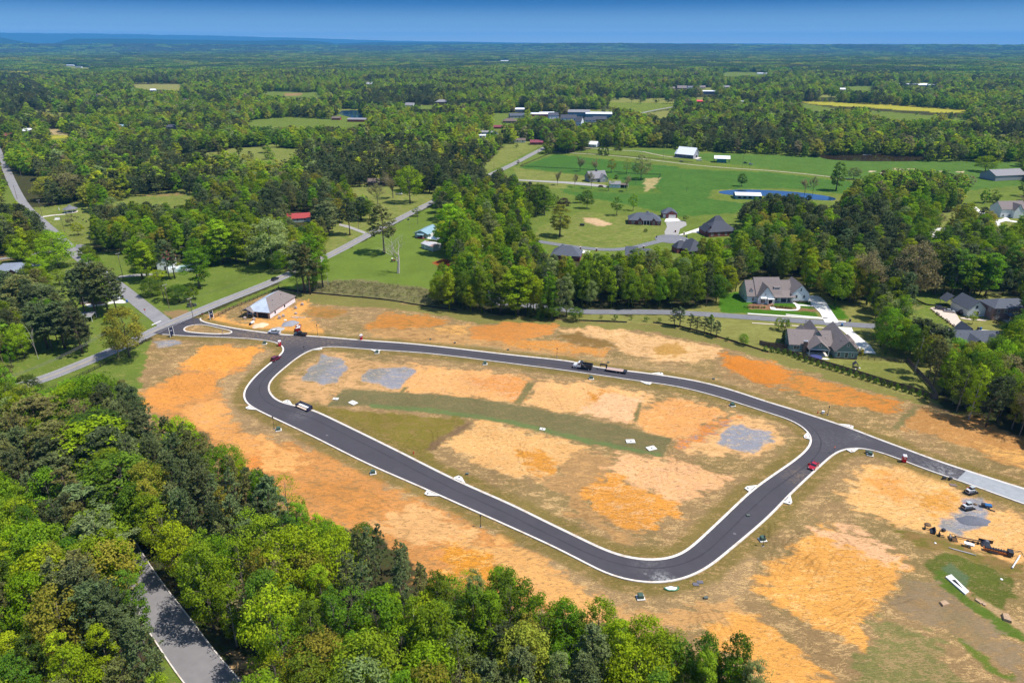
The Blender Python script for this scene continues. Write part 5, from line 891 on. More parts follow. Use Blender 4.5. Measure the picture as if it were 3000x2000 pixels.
def bare_tree(seed,H,Rw,r0,bark,fine=3,leaves=0):
 g=np.random.default_rng(seed);mb=MB();tips=[]
 def grow(p,d,L,r_,lv):
  k=4;pts=[p];q=p.copy();dd=d.copy()
  for i in range(k):
   dd=unit(dd+g.normal(size=3)*(.13 if lv else .03)+np.array([0,0,.03]));q=q+dd*L/k;pts.append(q.copy())
  mb.tube(pts,[r_*(1-.55*i/k)for i in range(k+1)],6 if lv<2 else 4,cap=False)
  if lv>=fine:tips.append(q);return
  for j in range(g.integers(3,5)if lv else g.integers(5,7)):
   i=g.integers(2,k+1);s=pts[i];ax=unit(g.normal(size=3));nd=unit(dd*.75+np.cross(dd,ax)*g.uniform(.5,1.05)+np.array([0,0,.22]))
   grow(s,nd,L*g.uniform(.55,.8),r_*(1-.5*i/k)*.58,lv+1)
 grow(np.zeros(3),np.array([0,0,1.]),H*.42,r0,0)
 V=np.array(mb.v);V[:,2]*=H/max(V[:,2].max(),1);f=Rw/np.percentile(np.hypot(V[:,0],V[:,1]),98);V[:,:2]*=f
 me=bpy.data.meshes.new('trunk');me.from_pydata([tuple(v)for v in V],[],mb.f);me.materials.append(bark);me.update()
 cr=None
 if leaves:
  P=V[g.integers(0,len(V),leaves)];P=P[P[:,2]>H*.3];P=P+g.normal(size=P.shape)*.35
  cr=quads_mesh('crown',P,unit(g.normal(size=P.shape)+np.array([0,0,.4])),g.uniform(.16,.34,len(P)),.8,np.clip(g.normal(.5,.2,len(P)),0,1),TONE['tan'])
 return cr,me
print('building tree kinds')
KD={}
def k_add(k,pair,H,Rw):KD.setdefault(k,[]).append((*pair,H,Rw))
for s in range(4):k_add('round',broadleaf(100+s,17,4.9,.24,78,88,.40,'round'),17,4.9)
for s in range(4):k_add('tall',broadleaf(200+s,21,3.5,.20,80,82,.38,'tall'),21,3.5)
for s in range(2):k_add('spread',broadleaf(300+s,14,5.8,.25,80,88,.40,'spread'),14,5.8)
for s in range(2):k_add('sparse',broadleaf(400+s,17,4.2,.28,60,60,.30,'round',.62),17,4.2)
for s in range(5):k_add('pine',pine(500+s,20,3.9,.40,88,84,.48,.3),20,3.9)
for s in range(2):k_add('thinpine',pine(520+s,19,2.5,.30,58,66,.42,.45),19,2.5)
for s in range(2):k_add('cedar',broadleaf(600+s,9,2.6,.04,60,95,.30,'cone'),9,2.6)
for s in range(2):k_add('bush',broadleaf(620+s,3.0,1.9,.05,26,95,.22,'round'),3,1.9)
for s in range(2):k_add('young',broadleaf(640+s,6.5,2.2,.30,34,80,.24,'round',.8),6.5,2.2)
for s in range(2):k_add('budding',bare_tree(700+s,15,5.0,.26,BARK,3,5200),15,5)
k_add('dead',bare_tree(720,19,7.5,.42,BARKW,3),19,7);k_add('snag',bare_tree(733,13,3.2,.22,BARKW,2),13,3.2)
KM={}
for s in range(3):KM.setdefault('round',[]).append((broadleaf(800+s,17,5.6,.14,40,44,.85,'round',1.,.3),17,4.9))
for s in range(3):KM.setdefault('tall',[]).append((broadleaf(820+s,20,4.6,.12,40,44,.85,'tall',1.,.3),20,3.7))
for s in range(3):KM.setdefault('pine',[]).append((pine(840+s,19,4.1,.30,44,42,1.0,.1),19,3.9))
MLBL={'lime':'bright lime green','fresh':'fresh green','mid':'mid green','deep':'deep green','gold':'golden green','sage':'pale sage green','tan':'tan budding','pine':'grey green','darkpine':'dark green','olive':'olive tinged','purple':'purple leaved','yellow':'bright yellow'}
NTREE={'n':0}
def set_mat(o,m):
 o.material_slots[0].link='OBJECT';o.material_slots[0].material=m
def plant(kd,x,y,H,label,name='broadleaf_tree',tone='mid',group=None,wide=1.,var=None,rz=None,cat='tree',bark=None):
 v=KD[kd][var if var is not None else random.randrange(len(KD[kd]))];s=H/v[2]
 o=thing(name,label,cat,(x,y,float(terrain(x,y))),random.uniform(0,6.28)if rz is None else rz,group);o.scale=(s*wide,s*wide,s)
 if v[1]:
  t=bpy.data.objects.new('trunk',v[1]);ROOT.objects.link(t);t.parent=o
  if bark:set_mat(t,bark)
 if v[0]:
  c=bpy.data.objects.new('crown',v[0]);ROOT.objects.link(c);c.parent=o;set_mat(c,TONE[tone])
 return o
def plant_px(kd,px,py,topy,label,R_=None,**k):
 x,y=G(px,py);H=height_at(px,py,topy)*1.02;wide=1.
 if R_:
  dep=y*CP+CAMH*SP;v=KD[kd][0];wide=(R_/FPX*dep)/(v[3]*H/v[2]);wide=min(max(wide,.5),2.2)
 return plant(kd,x,y,H,label,wide=wide,**k)
_ORD=['first','second','third','fourth','fifth','sixth','seventh','eighth','ninth','tenth','eleventh','twelfth','thirteenth','fourteenth','fifteenth','sixteenth','seventeenth','eighteenth','nineteenth','twentieth']
def ordn2(k):return _ORD[k]if k<20 else 'twenty-'+_ORD[k-20]
SKYLINE_SITE=[(340,800),(352,772),(462,729),(640,665),(763,677),(888,689),(1000,706),(1125,721),(1176,724),(1338,737),(1426,740),(1538,744),(1626,766),(1764,808),(1839,831),(1939,859),(2039,891),(2139,921),(2154,933),(2189,950),(2264,974),(2352,1006),(2700,1150),(2700,1900),(1790,1640),(1764,1568),(1751,1536),(1722,1512),(1691,1498),(1670,1470),(1651,1453),(1626,1461),(1600,1456),(1581,1458),(1556,1466),(1545,1450),(1531,1441),(1510,1455),(1471,1448),(1440,1432),(1416,1421),(1398,1420),(1383,1426),(1371,1396),(1350,1392),(1316,1388),(1300,1375),(1281,1366),(1260,1378),(1240,1370),(1213,1376),(1195,1340),(1176,1312),(1150,1310),(1110,1326),(1090,1312),(1063,1308),(1040,1318),(1020,1306),(998,1311),(985,1296),(968,1276),(955,1255),(945,1238),(913,1221),(875,1203),(840,1200),(795,1203),(748,1196),(728,1176),(708,1141),(683,1119),(658,1099),(625,1088),(588,1079),(545,1050),(505,1024),(457,996),(432,964),(400,955),(370,949),(325,931),(317,904)]
CLEAR=[SKYLINE_SITE,[(112,309),(165,309),(155,323),(112,326),(108,296),(160,296)],[(300,193),(420,193),(412,208),(350,206),(312,203)],[(138,150),(218,155),(212,161),(150,159)],[(575,210),(660,210),(733,213),(733,223),(675,225),(588,213)],[(560,285),(588,275),(663,268),(763,273),(778,258),(828,257),(840,270),(838,283),(800,293),(763,290),(663,290),(588,293)],[(960,244),(995,244),(995,251),(962,251)],[(1130,262),(1160,264),(1155,277),(1132,278)],[(1383,238),(1446,237),(1553,238),(1553,244),(1476,260),(1441,252),(1410,245)],[(1478,260),(1541,253),(1531,268),(1511,273),(1503,263)],[(1836,233),(1881,234),(1964,237),(2064,242),(2226,253),(2221,258),(2164,257),(2064,252),(1989,246),(1926,244),(1920,250),(1870,256),(1852,250)],[(1989,257),(2064,262),(2189,270),(2239,276),(2226,280),(2176,273),(2064,275),(2014,266)],[(1936,198),(2006,198),(2004,208),(1964,209)],[(1658,165),(1738,166),(1760,173),(1663,176)],[(1884,217),(1926,218),(1926,223),(1884,223)],[(2256,306),(2319,309),(2314,313),(2258,312)],[(258,121),(325,121),(322,127),(264,127)],[(725,117),(790,119),(785,121),(730,120)],[(1105,140),(1175,140),(1170,144),(1110,144)],[(1138,352),(1160,330),(1190,328),(1246,330),(1251,340),(1180,372),(1125,402),(1113,405),(1128,380)],[(1250,352),(1310,350),(1350,338),(1428,336),(1551,340),(1601,346),(1764,353),(1880,361),(2010,371),(2200,369),(2352,371),(2352,400),(2352,428),(2300,426),(2270,428),(2240,404),(2170,390),(2050,388),(1985,400),(1950,425),(1939,447),(1925,462),(1905,474),(1880,470),(1858,450),(1764,448),(1740,462),(1713,468),(1696,481),(1680,493),(1640,502),(1613,521),(1601,551),(1566,579),(1556,590),(1546,566),(1488,576),(1426,580),(1400,590),(1351,585),(1335,600),(1300,600),(1255,580),(1251,568),(1231,550),(1222,528),(1221,514),(1198,501),(1276,481),(1300,462),(1282,450),(1262,440),(1243,423),(1201,420),(1176,403),(1150,400),(1176,382)],[(1613,521),(1640,500),(1685,492),(1690,520),(1690,545),(1640,545),(1600,548)],[(1262,562),(1300,560),(1332,573),(1315,580),(1290,581),(1268,578)],[(1428,567),(1470,566),(1512,570),(1505,578),(1480,582),(1445,575)],[(1568,572),(1600,552),(1605,585),(1578,580)],[(250,462),(320,450),(412,441),(450,447),(446,462),(400,474),(325,468),(250,475)],[(75,478),(175,468),(212,481),(205,506),(208,538),(200,561),(175,566),(138,536),(95,501)],[(218,588),(310,586),(318,626),(375,646),(400,650),(462,618),(500,612),(588,600),(640,628),(658,634),(588,662),(500,697),(450,722),(387,725),(325,701),(270,651),(212,598)],[(360,590),(400,588),(440,605),(436,630),(365,640)],[(65,583),(100,577),(172,597),(190,621),(160,631),(155,656),(175,681),(155,690),(132,671),(107,651),(107,621),(65,603)],[(255,700),(295,697),(352,746),(342,768),(262,802),(97,874),(87,872),(50,886),(37,884),(10,868),(30,820),(60,795),(205,815),(225,770),(240,740),(222,726),(210,710)],[(107,879),(275,808),(352,776),(335,821),(317,900),(287,878),(225,862),(150,872),(132,900),(132,940),(110,940),(107,901)],[(350,795),(462,729),(588,668),(640,643),(680,628),(690,640),(665,655),(640,668),(490,724)],[(85,866),(270,795),(360,750),(500,693),(640,636),(650,642),(500,703),(360,768),(105,879)],[(690,625),(768,577),(820,548),(960,478),(1002,461),(1006,467),(930,505),(840,548),(768,589),(700,632)],[(775,580),(853,546),(900,528),(950,500),(1000,480),(1010,500),(1002,514),(1013,571),(1030,585),(1040,605),(1000,612),(985,640),(985,660),(995,690),(888,682),(763,668),(728,660),(735,640),(765,600)],[(800,428),(870,428),(930,436),(960,447),(1000,445),(1003,458),(925,497),(862,528),(838,537),(778,512),(785,503),(850,500),(880,475),(900,470),(850,455),(810,445)],[(760,530),(800,520),(838,538),(790,560),(765,565)],[(660,495),(695,492),(720,500),(715,510),(690,515),(665,508)],[(1655,692),(1662,676),(1708,680),(1706,640),(1765,634),(1800,645),(1832,635),(1858,680),(1882,683),(1900,690),(1925,706),(1989,700),(2008,712),(2005,745),(1985,765),(1995,785),(2030,808),(2080,832),(2095,850),(2148,915),(2139,925),(1764,812),(1626,770),(1538,744),(1540,722),(1600,722),(1650,720)],[(1306,708),(1338,712),(1538,714),(1655,720),(1764,728),(1764,745),(1655,735),(1538,726),(1340,728),(1306,716)],[(1125,674),(1165,674),(1168,694),(1140,704),(1125,695)],[(2088,686),(2125,668),(2185,680),(2220,676),(2250,680),(2290,684),(2352,684),(2352,716),(2330,722),(2300,730),(2290,768),(2290,775),(2190,775),(2160,762),(2125,740),(2092,725)],[(2150,758),(2290,765),(2290,785),(2250,790),(2190,785)],[(2190,780),(2230,770),(2260,780),(2275,792),(2200,792)],[(2296,458),(2350,455),(2352,500),(2340,505),(2300,500)],[(2113,534),(2145,523),(2180,525),(2190,532),(2145,542)],[(2275,505),(2320,500),(2352,515),(2300,520)],[(335,1335),(350,1316),(425,1404),(463,1451),(550,1560),(560,1580),(425,1580),(387,1518),(395,1451),(392,1412),(350,1385)],[(1885,356),(1990,354),(2145,361),(2110,373),(2000,372),(1900,367)],[(157,1025),(168,1035),(170,1055),(158,1048)],[(-5,597),(15,595),(48,606),(42,624),(20,632),(-5,640)],[(0,598),(90,580),(90,584),(0,607)],[(180,712),(196,706),(212,712),(206,735),(182,735)],[(0,345),(14,385),(38,430),(80,498),(98,514),(70,490),(45,470),(0,470)],[(15,388),(62,398),(65,450),(80,478),(62,479),(37,439)],[(70,400),(88,400),(105,430),(100,462),(78,450)],[(0,335),(14,338),(14,350),(0,352)],]
CLEAR=[np.array(c,float)for c in CLEAR]
BOXES=list(HOUSE_BOXES)
def inside(px,py,poly):
 x=px;y=py;ins=np.zeros(len(x),bool)
 for i in range(len(poly)):
  a=poly[i];b=poly[(i+1)%len(poly)]
  c=(a[1]>y)!=(b[1]>y);xs=(b[0]-a[0])*(y-a[1])/(b[1]-a[1]+1e-12)+a[0];ins^=c&(x<xs)
 return ins
PZ=[[(215,865),(290,880),(330,930),(430,965),(560,1055),(650,1100),(600,1180),(560,1300),(440,1230),(330,1080),(215,960)],[(0,960),(150,955),(165,1080),(60,1110),(0,1060)],[(70,1095),(180,1085),(262,1170),(255,1230),(60,1215)],[(165,1340),(340,1360),(350,1600),(160,1600)],[(780,1195),(880,1195),(960,1230),(990,1310),(940,1370),(770,1360)],[(1305,1470),(1420,1480),(1420,1600),(1310,1600)],[(1100,1480),(1190,1440),(1210,1600),(1090,1600)],[(640,1390),(690,1390),(690,1450),(640,1450)],[(590,440),(760,430),(780,500),(700,530),(590,500)],[(700,340),(1130,330),(1140,420),(900,430),(720,410)],[(270,330),(500,320),(520,370),(350,390)],[(0,150),(130,215),(100,260),(0,260)],[(820,205),(1000,195),(1010,235),(840,240)],[(1500,270),(1800,300),(1790,330),(1500,310)],[(-10,620),(150,650),(240,760),(200,830),(60,790),(-10,700)],[(2080,770),(2160,775),(2190,830),(2120,850)],[(2080,830),(2352,900),(2352,1000),(2180,945)]]
PZ=[np.array(z,float)for z in PZ]
def grid_pts(d0,d1,sp,az=46):
 xs=np.arange(-d1,d1,sp);ys=np.arange(d0*.6,d1,sp);X,Y=np.meshgrid(xs,ys);X=X.ravel();Y=Y.ravel()
 X=X+RNG.uniform(-.42,.42,len(X))*sp;Y=Y+RNG.uniform(-.42,.42,len(Y))*sp
 d=np.hypot(X,Y);m=(d>=d0)&(d<d1)&(np.abs(np.degrees(np.arctan2(X,Y)))<az);return X[m],Y[m]
BXS=[]
def filt(X,Y,Hh,Rr,slack=.8):
 Z=terrain(X,Y);keep=np.ones(len(X),bool);polys=CLEAR+BOXES
 pts=[(0,.06),(0,.5),(0,.96),(-slack,.62),(slack,.62),(-slack*.7,.85),(slack*.7,.85),(-slack*.7,.35),(slack*.7,.35)]
 if len(X)and np.hypot(X,Y).max()<335:pts+=[(0,.2),(0,.35),(0,.65),(0,.8)]+[(sx,fz)for sx in(-slack,-slack*.5,slack*.5,slack)for fz in(.25,.4,.55,.75)]
 for sx,fz in pts:
  px,py,dep=PX(X+sx*Rr,Y,Z+fz*Hh)
  for P in polys:
   lo=P.min(0);hi=P.max(0);ix=np.where(keep&(px>lo[0])&(px<hi[0])&(py>lo[1])&(py<hi[1]))[0]
   if len(ix):keep[ix[inside(px[ix],py[ix],P)]]=False
 for nm,pth in PATHS.items():
  dd=dist_path(np.stack([X,Y],1),pth,9.);keep&=dd>RW[nm]/2+(np.where(Y>118,.4,2.0)if nm=='wooded_road' else 2.3)
 for hx,hy,hr in HCIRC:keep&=(X-hx)**2+(Y-hy)**2>(hr+2.2)**2
 return keep
def filt_h(X,Y,Hh,Rr,slack=.8):
 keep=np.zeros(len(X),bool);H2=Hh.copy()
 for f in(1.,.78,.58):
  ix=np.where(~keep)[0];k=filt(X[ix],Y[ix],Hh[ix]*f,Rr[ix]*(.4+.6*f)if hasattr(Rr,'__len__')else np.full(len(ix),Rr*(.4+.6*f)),slack)
  keep[ix[k]]=True;H2[ix[k]]=Hh[ix[k]]*f
 return keep,H2
def zone_pine(X,Y,Hh):
 px,py,dep=PX(X,Y,terrain(X,Y)+.8*Hh);z=np.zeros(len(X),bool)
 for P in PZ:z|=inside(px,py,P)
 return z
def kinds(X,Y,Hh):
 pn=zone_pine(X,Y,Hh);n=fbm(X/70,Y/70,61,2);u=RNG.uniform(0,1,len(X))
 near=np.hypot(X,Y)<330
 pine_=(pn&(u<.88))|(~pn&~near&((n>.60)&(u<.75)))|(~pn&~near&(u<.10))|(~pn&near&(u<.07))
 return pine_
def pick(w_,n):
 k=list(w_);p=np.array([w_[q]for q in k],float);return[k[i]for i in RNG.choice(len(k),n,p=p/p.sum())]
LT={'lime':.32,'fresh':.30,'mid':.15,'deep':.06,'gold':.08,'sage':.06,'tan':.005}
LTF={'lime':.17,'fresh':.34,'mid':.26,'deep':.06,'gold':.09,'sage':.10,'tan':.03}
NX,NY=grid_pts(52,330,5.75,60)
Hn=RNG.uniform(15,22.5,len(NX));pn_=kinds(NX,NY,Hn);Hn=np.where(pn_,RNG.uniform(17,23,len(NX)),Hn)
kp,Hn=filt_h(NX,NY,Hn,np.where(pn_,2.8,3.0));
px,py,dep=PX(NX,NY,Hn*.8);vis=(px>-420)&(px<2800)&(py<1640)&~np.isnan(px)
kp&=vis|(np.hypot(NX,NY)<140)&(NY>40)
NX,NY,Hn,pn_=NX[kp],NY[kp],Hn[kp],pn_[kp]
px,py,dep=PX(NX,NY,Hn*.8);inv=(px>-40)&(px<2392)&(py<1630)
order=np.argsort(np.where(inv,dep,1e9))
NIND_L,NIND_P=245,140
ind=[];cl_,cp_=0,0
for i in order:
 if not inv[i]:continue
 if pn_[i]and cp_<NIND_P:cp_+=1;ind.append(i)
 elif not pn_[i]and cl_<NIND_L:cl_+=1;ind.append(i)
rest=np.setdiff1d(np.arange(len(NX)),ind)
print('near woods',len(NX),'individual',len(ind),cl_,cp_)
def zone_name(px,py):
 Z=[('left of the shaded road',lambda x,y:(y>1060 and x<170+(y-1060)*.62)or(x<150)),('at the lower edge',lambda x,y:y>1480),('bordering the orange dirt',lambda x,y:x<700 and y<1120+(x-400)*.3),('beside the shaded road',lambda x,y:x<560),('below the road bend',lambda x,y:x>1180),('in the lower wood',lambda x,y:x<1180)]
 if px>2000 and py<1100:return 'behind the privacy fence'
 if py<780 and px>1000:return 'behind the dead-end street'
 if py<860:return 'near the road junction'
 for nm,f in Z:
  if f(px,py):return nm
 return 'in the lower wood'
recs=[]
DWR=dist_path(np.stack([NX,NY],1),PATHS['wooded_road'],9.)
KNAME={'round':'round crowned','tall':'tall narrow','spread':'broad spreading','sparse':'thin crowned','pine':'full','thinpine':'slender','budding':'half bare'}
for i in ind:
 if pn_[i]:
  kd=pick({'pine':.8,'thinpine':.2},1)[0];tn=pick({'pine':.5,'darkpine':.3,'olive':.2},1)[0];nm='pine_tree'
  if 760<px[i]<1000 and py[i]<1400:kd='thinpine'
 else:
  kd=pick({'round':.42,'tall':.38,'sparse':.10,'spread':.05,'budding':.05},1)[0];tn=pick(LT,1)[0]if px[i]<1900 else pick(LTF,1)[0];nm='broadleaf_tree'
  if kd=='budding':tn='tan'
 recs.append(dict(i=i,kd=kd,tn=tn,nm=nm,z=zone_name(px[i],py[i]),x=px[i],y=py[i]))
ORD=['first','second','third','fourth','fifth','sixth','seventh','eighth','ninth','tenth','eleventh','twelfth','thirteenth','fourteenth','fifteenth','sixteenth','seventeenth','eighteenth','nineteenth','twentieth']
def ordn(k):return ORD[k]if k<20 else('twenty-'+ORD[k-20]if k<29 else 'thirtieth' if k==29 else '%dth'%(k+1))
groups={}
for r_ in recs:groups.setdefault((r_['nm'],r_['kd'],r_['tn'],r_['z']),[]).append(r_)
for key,L_ in groups.items():
 L_.sort(key=lambda q:q['x']);n=len(L_)
 base='%s %s %s %s'%(KNAME[key[1]],MLBL[key[2]],'pine' if key[0]=='pine_tree' else 'tree',key[3])
 for k,r_ in enumerate(L_):
  r_['label']=base if n==1 else base+(', leftmost' if k==0 else ', rightmost' if k==n-1 else ', %s from left'%ordn(k))
for r_ in recs:
 i=r_['i'];o=plant(r_['kd'],NX[i],NY[i],Hn[i],r_['label'],r_['nm'],r_['tn'],'pines of the lower wood' if r_['nm']=='pine_tree' else 'broadleaf trees of the lower wood',wide=random.uniform(.78,.98)*(1.3 if Hn[i]<13 else 1.)*(2.0 if DWR[i]<6.5 and NY[i]>119 else 1.),bark=BARKW if(r_['kd']=='tall' and random.random()<.3)else None)
PROTO=bpy.data.collections.new('woodland_kinds')
def proto(name,crown,trunk,tone,far_):
 me=crown.copy();me.name=name
 bm=bmesh.new();bm.from_mesh(crown)
 n0=len(bm.faces);bm.from_mesh(trunk);bm.faces.ensure_lookup_table()
 for k in range(n0,len(bm.faces)):bm.faces[k].material_index=1
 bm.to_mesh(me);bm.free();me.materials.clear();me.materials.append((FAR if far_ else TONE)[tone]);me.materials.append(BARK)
 o=bpy.data.objects.new(name,me);PROTO.objects.link(o);return o
PI={};cnt=0
def addp(key,crown,trunk,tone):
 global cnt
 proto('kind_%03d'%cnt,crown,trunk,tone,key[0]!='h');PI.setdefault(key,[]).append(cnt);cnt+=1
for tn in LTF:
 for kd in('round','tall'):
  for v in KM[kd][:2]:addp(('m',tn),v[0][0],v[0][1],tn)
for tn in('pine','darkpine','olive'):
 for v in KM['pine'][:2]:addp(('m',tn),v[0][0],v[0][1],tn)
for tn in('lime','fresh','mid','deep','gold','sage'):
 kd='round' if tn in('mid','gold','deep')else 'tall'
 addp(('h',tn),KD[kd][0][0],KD[kd][0][1],tn);kd2='round' if kd=='tall' else 'tall';addp(('h',tn),KD[kd2][1][0],KD[kd2][1][1],tn)
for tn in('pine','darkpine','olive'):addp(('h',tn),KD['pine'][0][0],KD['pine'][0][1],tn)
addp(('h','tan'),KD['budding'][0][0],KD['budding'][0][1],'tan')
def far_clump(seed,tone):
 g=np.random.default_rng(seed);C=[];N=[];T=[]
 for k in range(34):
  p=np.array([g.uniform(-24,24),g.uniform(-24,24),g.uniform(7,12)]);n=26;d=unit(g.normal(size=(n,3))+np.array([0,0,.5]))
  C.append(p+d*np.array([4.6,4.6,5.2]));N.append(unit(d+g.normal(size=(n,3))*.4));T.append(np.full(n,g.uniform(.1,.9)))
 C=np.vstack(C);me=quads_mesh('clump',C,np.vstack(N),g.uniform(3.2,5.0,len(C)),.8,np.concatenate(T),TONE[tone]);return me
EMPTYM=bpy.data.meshes.new('none')
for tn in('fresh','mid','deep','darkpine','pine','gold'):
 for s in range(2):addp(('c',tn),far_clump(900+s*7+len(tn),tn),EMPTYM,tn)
P_=[];S_=[];I_=[];Rz=[]
def push(X,Y,Hh,ref,key,wide=1.):
 P_.append((X,Y,float(terrain(X,Y))-.2));s=Hh/ref;S_.append((s*wide,s*wide,s));I_.append(random.choice(PI[key]));Rz.append(random.uniform(0,6.28))
for i in rest:
 tn=pick({'pine':.5,'darkpine':.3,'olive':.2},1)[0]if pn_[i]else pick(LT if NX[i]<60 else LTF,1)[0]
 push(NX[i],NY[i],Hn[i],19,('h',tn),random.uniform(.82,1.02))
def band(d0,d1,sp,h0,h1,key,slack,stand=None):
 X,Y=grid_pts(d0,d1,sp,54 if d0<1000 else 45);Hh=RNG.uniform(h0,h1,len(X));big=RNG.uniform(0,1,len(X))<.12;Hh=np.where(big,Hh*1.18,Hh)
 px,py,dep=PX(X,Y,terrain(X,Y)+Hh*.8);m=(px>(-700 if d0<1000 else-200))&(px<(3100 if d0<1000 else 2560));X,Y,Hh=X[m],Y[m],Hh[m]
 pp=kinds(X,Y,Hh);k,Hh=filt_h(X,Y,Hh,3.6*sp/8,slack);k&=~(opening(X,Y)&(RNG.uniform(0,1,len(X))<.96));X,Y,Hh,pp=X[k],Y[k],Hh[k],pp[k]
 tl=pick(LTF,len(X));tp=pick({'pine':.42,'darkpine':.38,'olive':.2},len(X))
 tonen=fbm(X/45,Y/45,71,2)
 for j in range(len(X)):
  t=tp[j]if pp[j]else(tl[j]if tonen[j]<.56 else random.choice(['lime','fresh','gold','fresh']))
  push(X[j],Y[j],Hh[j],18.5,(key,t),random.uniform(.95,1.25)if key=='h' else random.uniform(1.05,1.5))
 print('band',d0,len(X))
band(330,620,7.3,13,20,'h',.8);band(620,1600,8.6,12,20,'m',.8);band(1600,3200,11.5,15,23,'m',.7)
X,Y=grid_pts(3200,9000,38,43);px,py,dep=PX(X,Y,terrain(X,Y)+10);m=(px>-150)&(px<2500)
k=m&filt(X,Y,np.full(len(X),14.),15.,.6);X,Y=X[k],Y[k];nz_=fbm(X/260,Y/260,81,3)
for j in range(len(X)):push(X[j],Y[j],random.uniform(11,17),14,('c',random.choice(['darkpine','deep','pine','deep']if nz_[j]>.53 else['fresh','mid','mid','gold','fresh','deep'])))
print('far',len(X))
X,Y=grid_pts(9000,15500,95,41);px,py,dep=PX(X,Y,terrain(X,Y)+10);m=(px>-150)&(px<2500);X,Y=X[m],Y[m];nz_=fbm(X/500,Y/500,82,3)
for j in range(len(X)):
 P_.append((X[j],Y[j],float(terrain(X[j],Y[j]))-1));s=random.uniform(1.9,2.5);S_.append((s,s,random.uniform(1.,1.9)));I_.append(random.choice(PI[('c','darkpine' if nz_[j]>.54 else random.choice(['mid','deep','fresh']))]));Rz.append(random.uniform(0,6.28))
print('very far',len(X),'instances',len(P_))
def mass(name,P_,S_,I_,Rz,label):
 me=bpy.data.meshes.new(name);me.vertices.add(len(P_));me.vertices.foreach_set('co',np.array(P_,dtype=np.float32).ravel())
 a=me.attributes.new('grow','FLOAT_VECTOR','POINT');a.data.foreach_set('vector',np.array(S_,dtype=np.float32).ravel())
 a=me.attributes.new('kind_index','INT','POINT');a.data.foreach_set('value',np.array(I_,dtype=np.int32))
 rv=np.zeros((len(P_),3),np.float32);rv[:,2]=Rz
 a=me.attributes.new('turn','FLOAT_VECTOR','POINT');a.data.foreach_set('vector',rv.ravel());me.update()
 o=bpy.data.objects.new(name,me);ROOT.objects.link(o);kind(o,'stuff');o['label']=label;o['category']='woodland'
 ng=bpy.data.node_groups.new('grow_'+name,'GeometryNodeTree');ng.interface.new_socket('Geometry',in_out='INPUT',socket_type='NodeSocketGeometry');ng.interface.new_socket('Geometry',in_out='OUTPUT',socket_type='NodeSocketGeometry')
 gi=ng.nodes.new('NodeGroupInput');go_=ng.nodes.new('NodeGroupOutput');ci=ng.nodes.new('GeometryNodeCollectionInfo');ci.inputs['Collection'].default_value=PROTO;ci.inputs['Separate Children'].default_value=True;ci.inputs['Reset Children'].default_value=True
 ip=ng.nodes.new('GeometryNodeInstanceOnPoints');ip.inputs['Pick Instance'].default_value=True
 def named(n,t):
  q=ng.nodes.new('GeometryNodeInputNamedAttribute');q.data_type=t;q.inputs['Name'].default_value=n;return[s for s in q.outputs if s.enabled][0]
 ng.links.new(gi.outputs[0],ip.inputs['Points']);ng.links.new(ci.outputs[0],ip.inputs['Instance']);ng.links.new(named('kind_index','INT'),ip.inputs['Instance Index'])
 ng.links.new(named('turn','FLOAT_VECTOR'),ip.inputs['Rotation']);ng.links.new(named('grow','FLOAT_VECTOR'),ip.inputs['Scale']);ng.links.new(ip.outputs[0],go_.inputs[0])
 md=o.modifiers.new('grow','NODES');md.node_group=ng;return o
mass('woodland',P_,S_,I_,Rz,'endless mixed green woods reaching from the farms to the horizon')
def paint(name,c):return mat('paint_'+name,c,.25,.03,1,.1,.5,coat=.8)
TYRE=mat('tyre_rubber',(.018,.018,.02),.85,.2,8);RIM=mat('wheel_alloy',(.45,.46,.48),.35,.1,5,.7);CGLASS=mat('car_glass',(.015,.02,.028),.06,.1,1,spec=.8);LAMPW=mat('headlamp_lens',(.75,.75,.72),.15,.05,5);LAMPR=mat('tail_lamp',(.45,.02,.02),.2,.05,5);BLK=mat('black_plastic',(.02,.02,.022),.6,.1,5);BLKS=mat('black_steel',(.022,.024,.032),.45,.2,4)
def prism_y(mb,prof,y0,y1,top_in=0.,mi=0):
 n=len(prof);a=[(x,y0+(top_in if z>.98 else 0),z)for x,z in prof];b=[(x,y1-(top_in if z>.98 else 0),z)for x,z in prof]
 return mb.add(a+b,[tuple(range(n)),tuple(range(n,2*n))[::-1]]+[(i,n+i,n+(i+1)%n,(i+1)%n)for i in range(n)],mi)
def wheels(root,xs,y,r_=.33,w_=.24,dual=()):
 for x in xs:
  for s in(-1,1):
   t=MB().wheel((x,s*(y-.02),r_),r_,w_*(1.8 if x in dual else 1),18).build('wheel',TYRE,root);MB().wheel((x,s*(y-.02+w_*(.9 if x in dual else .5)),r_),r_*.6,.03,12).build('rim',RIM,t)
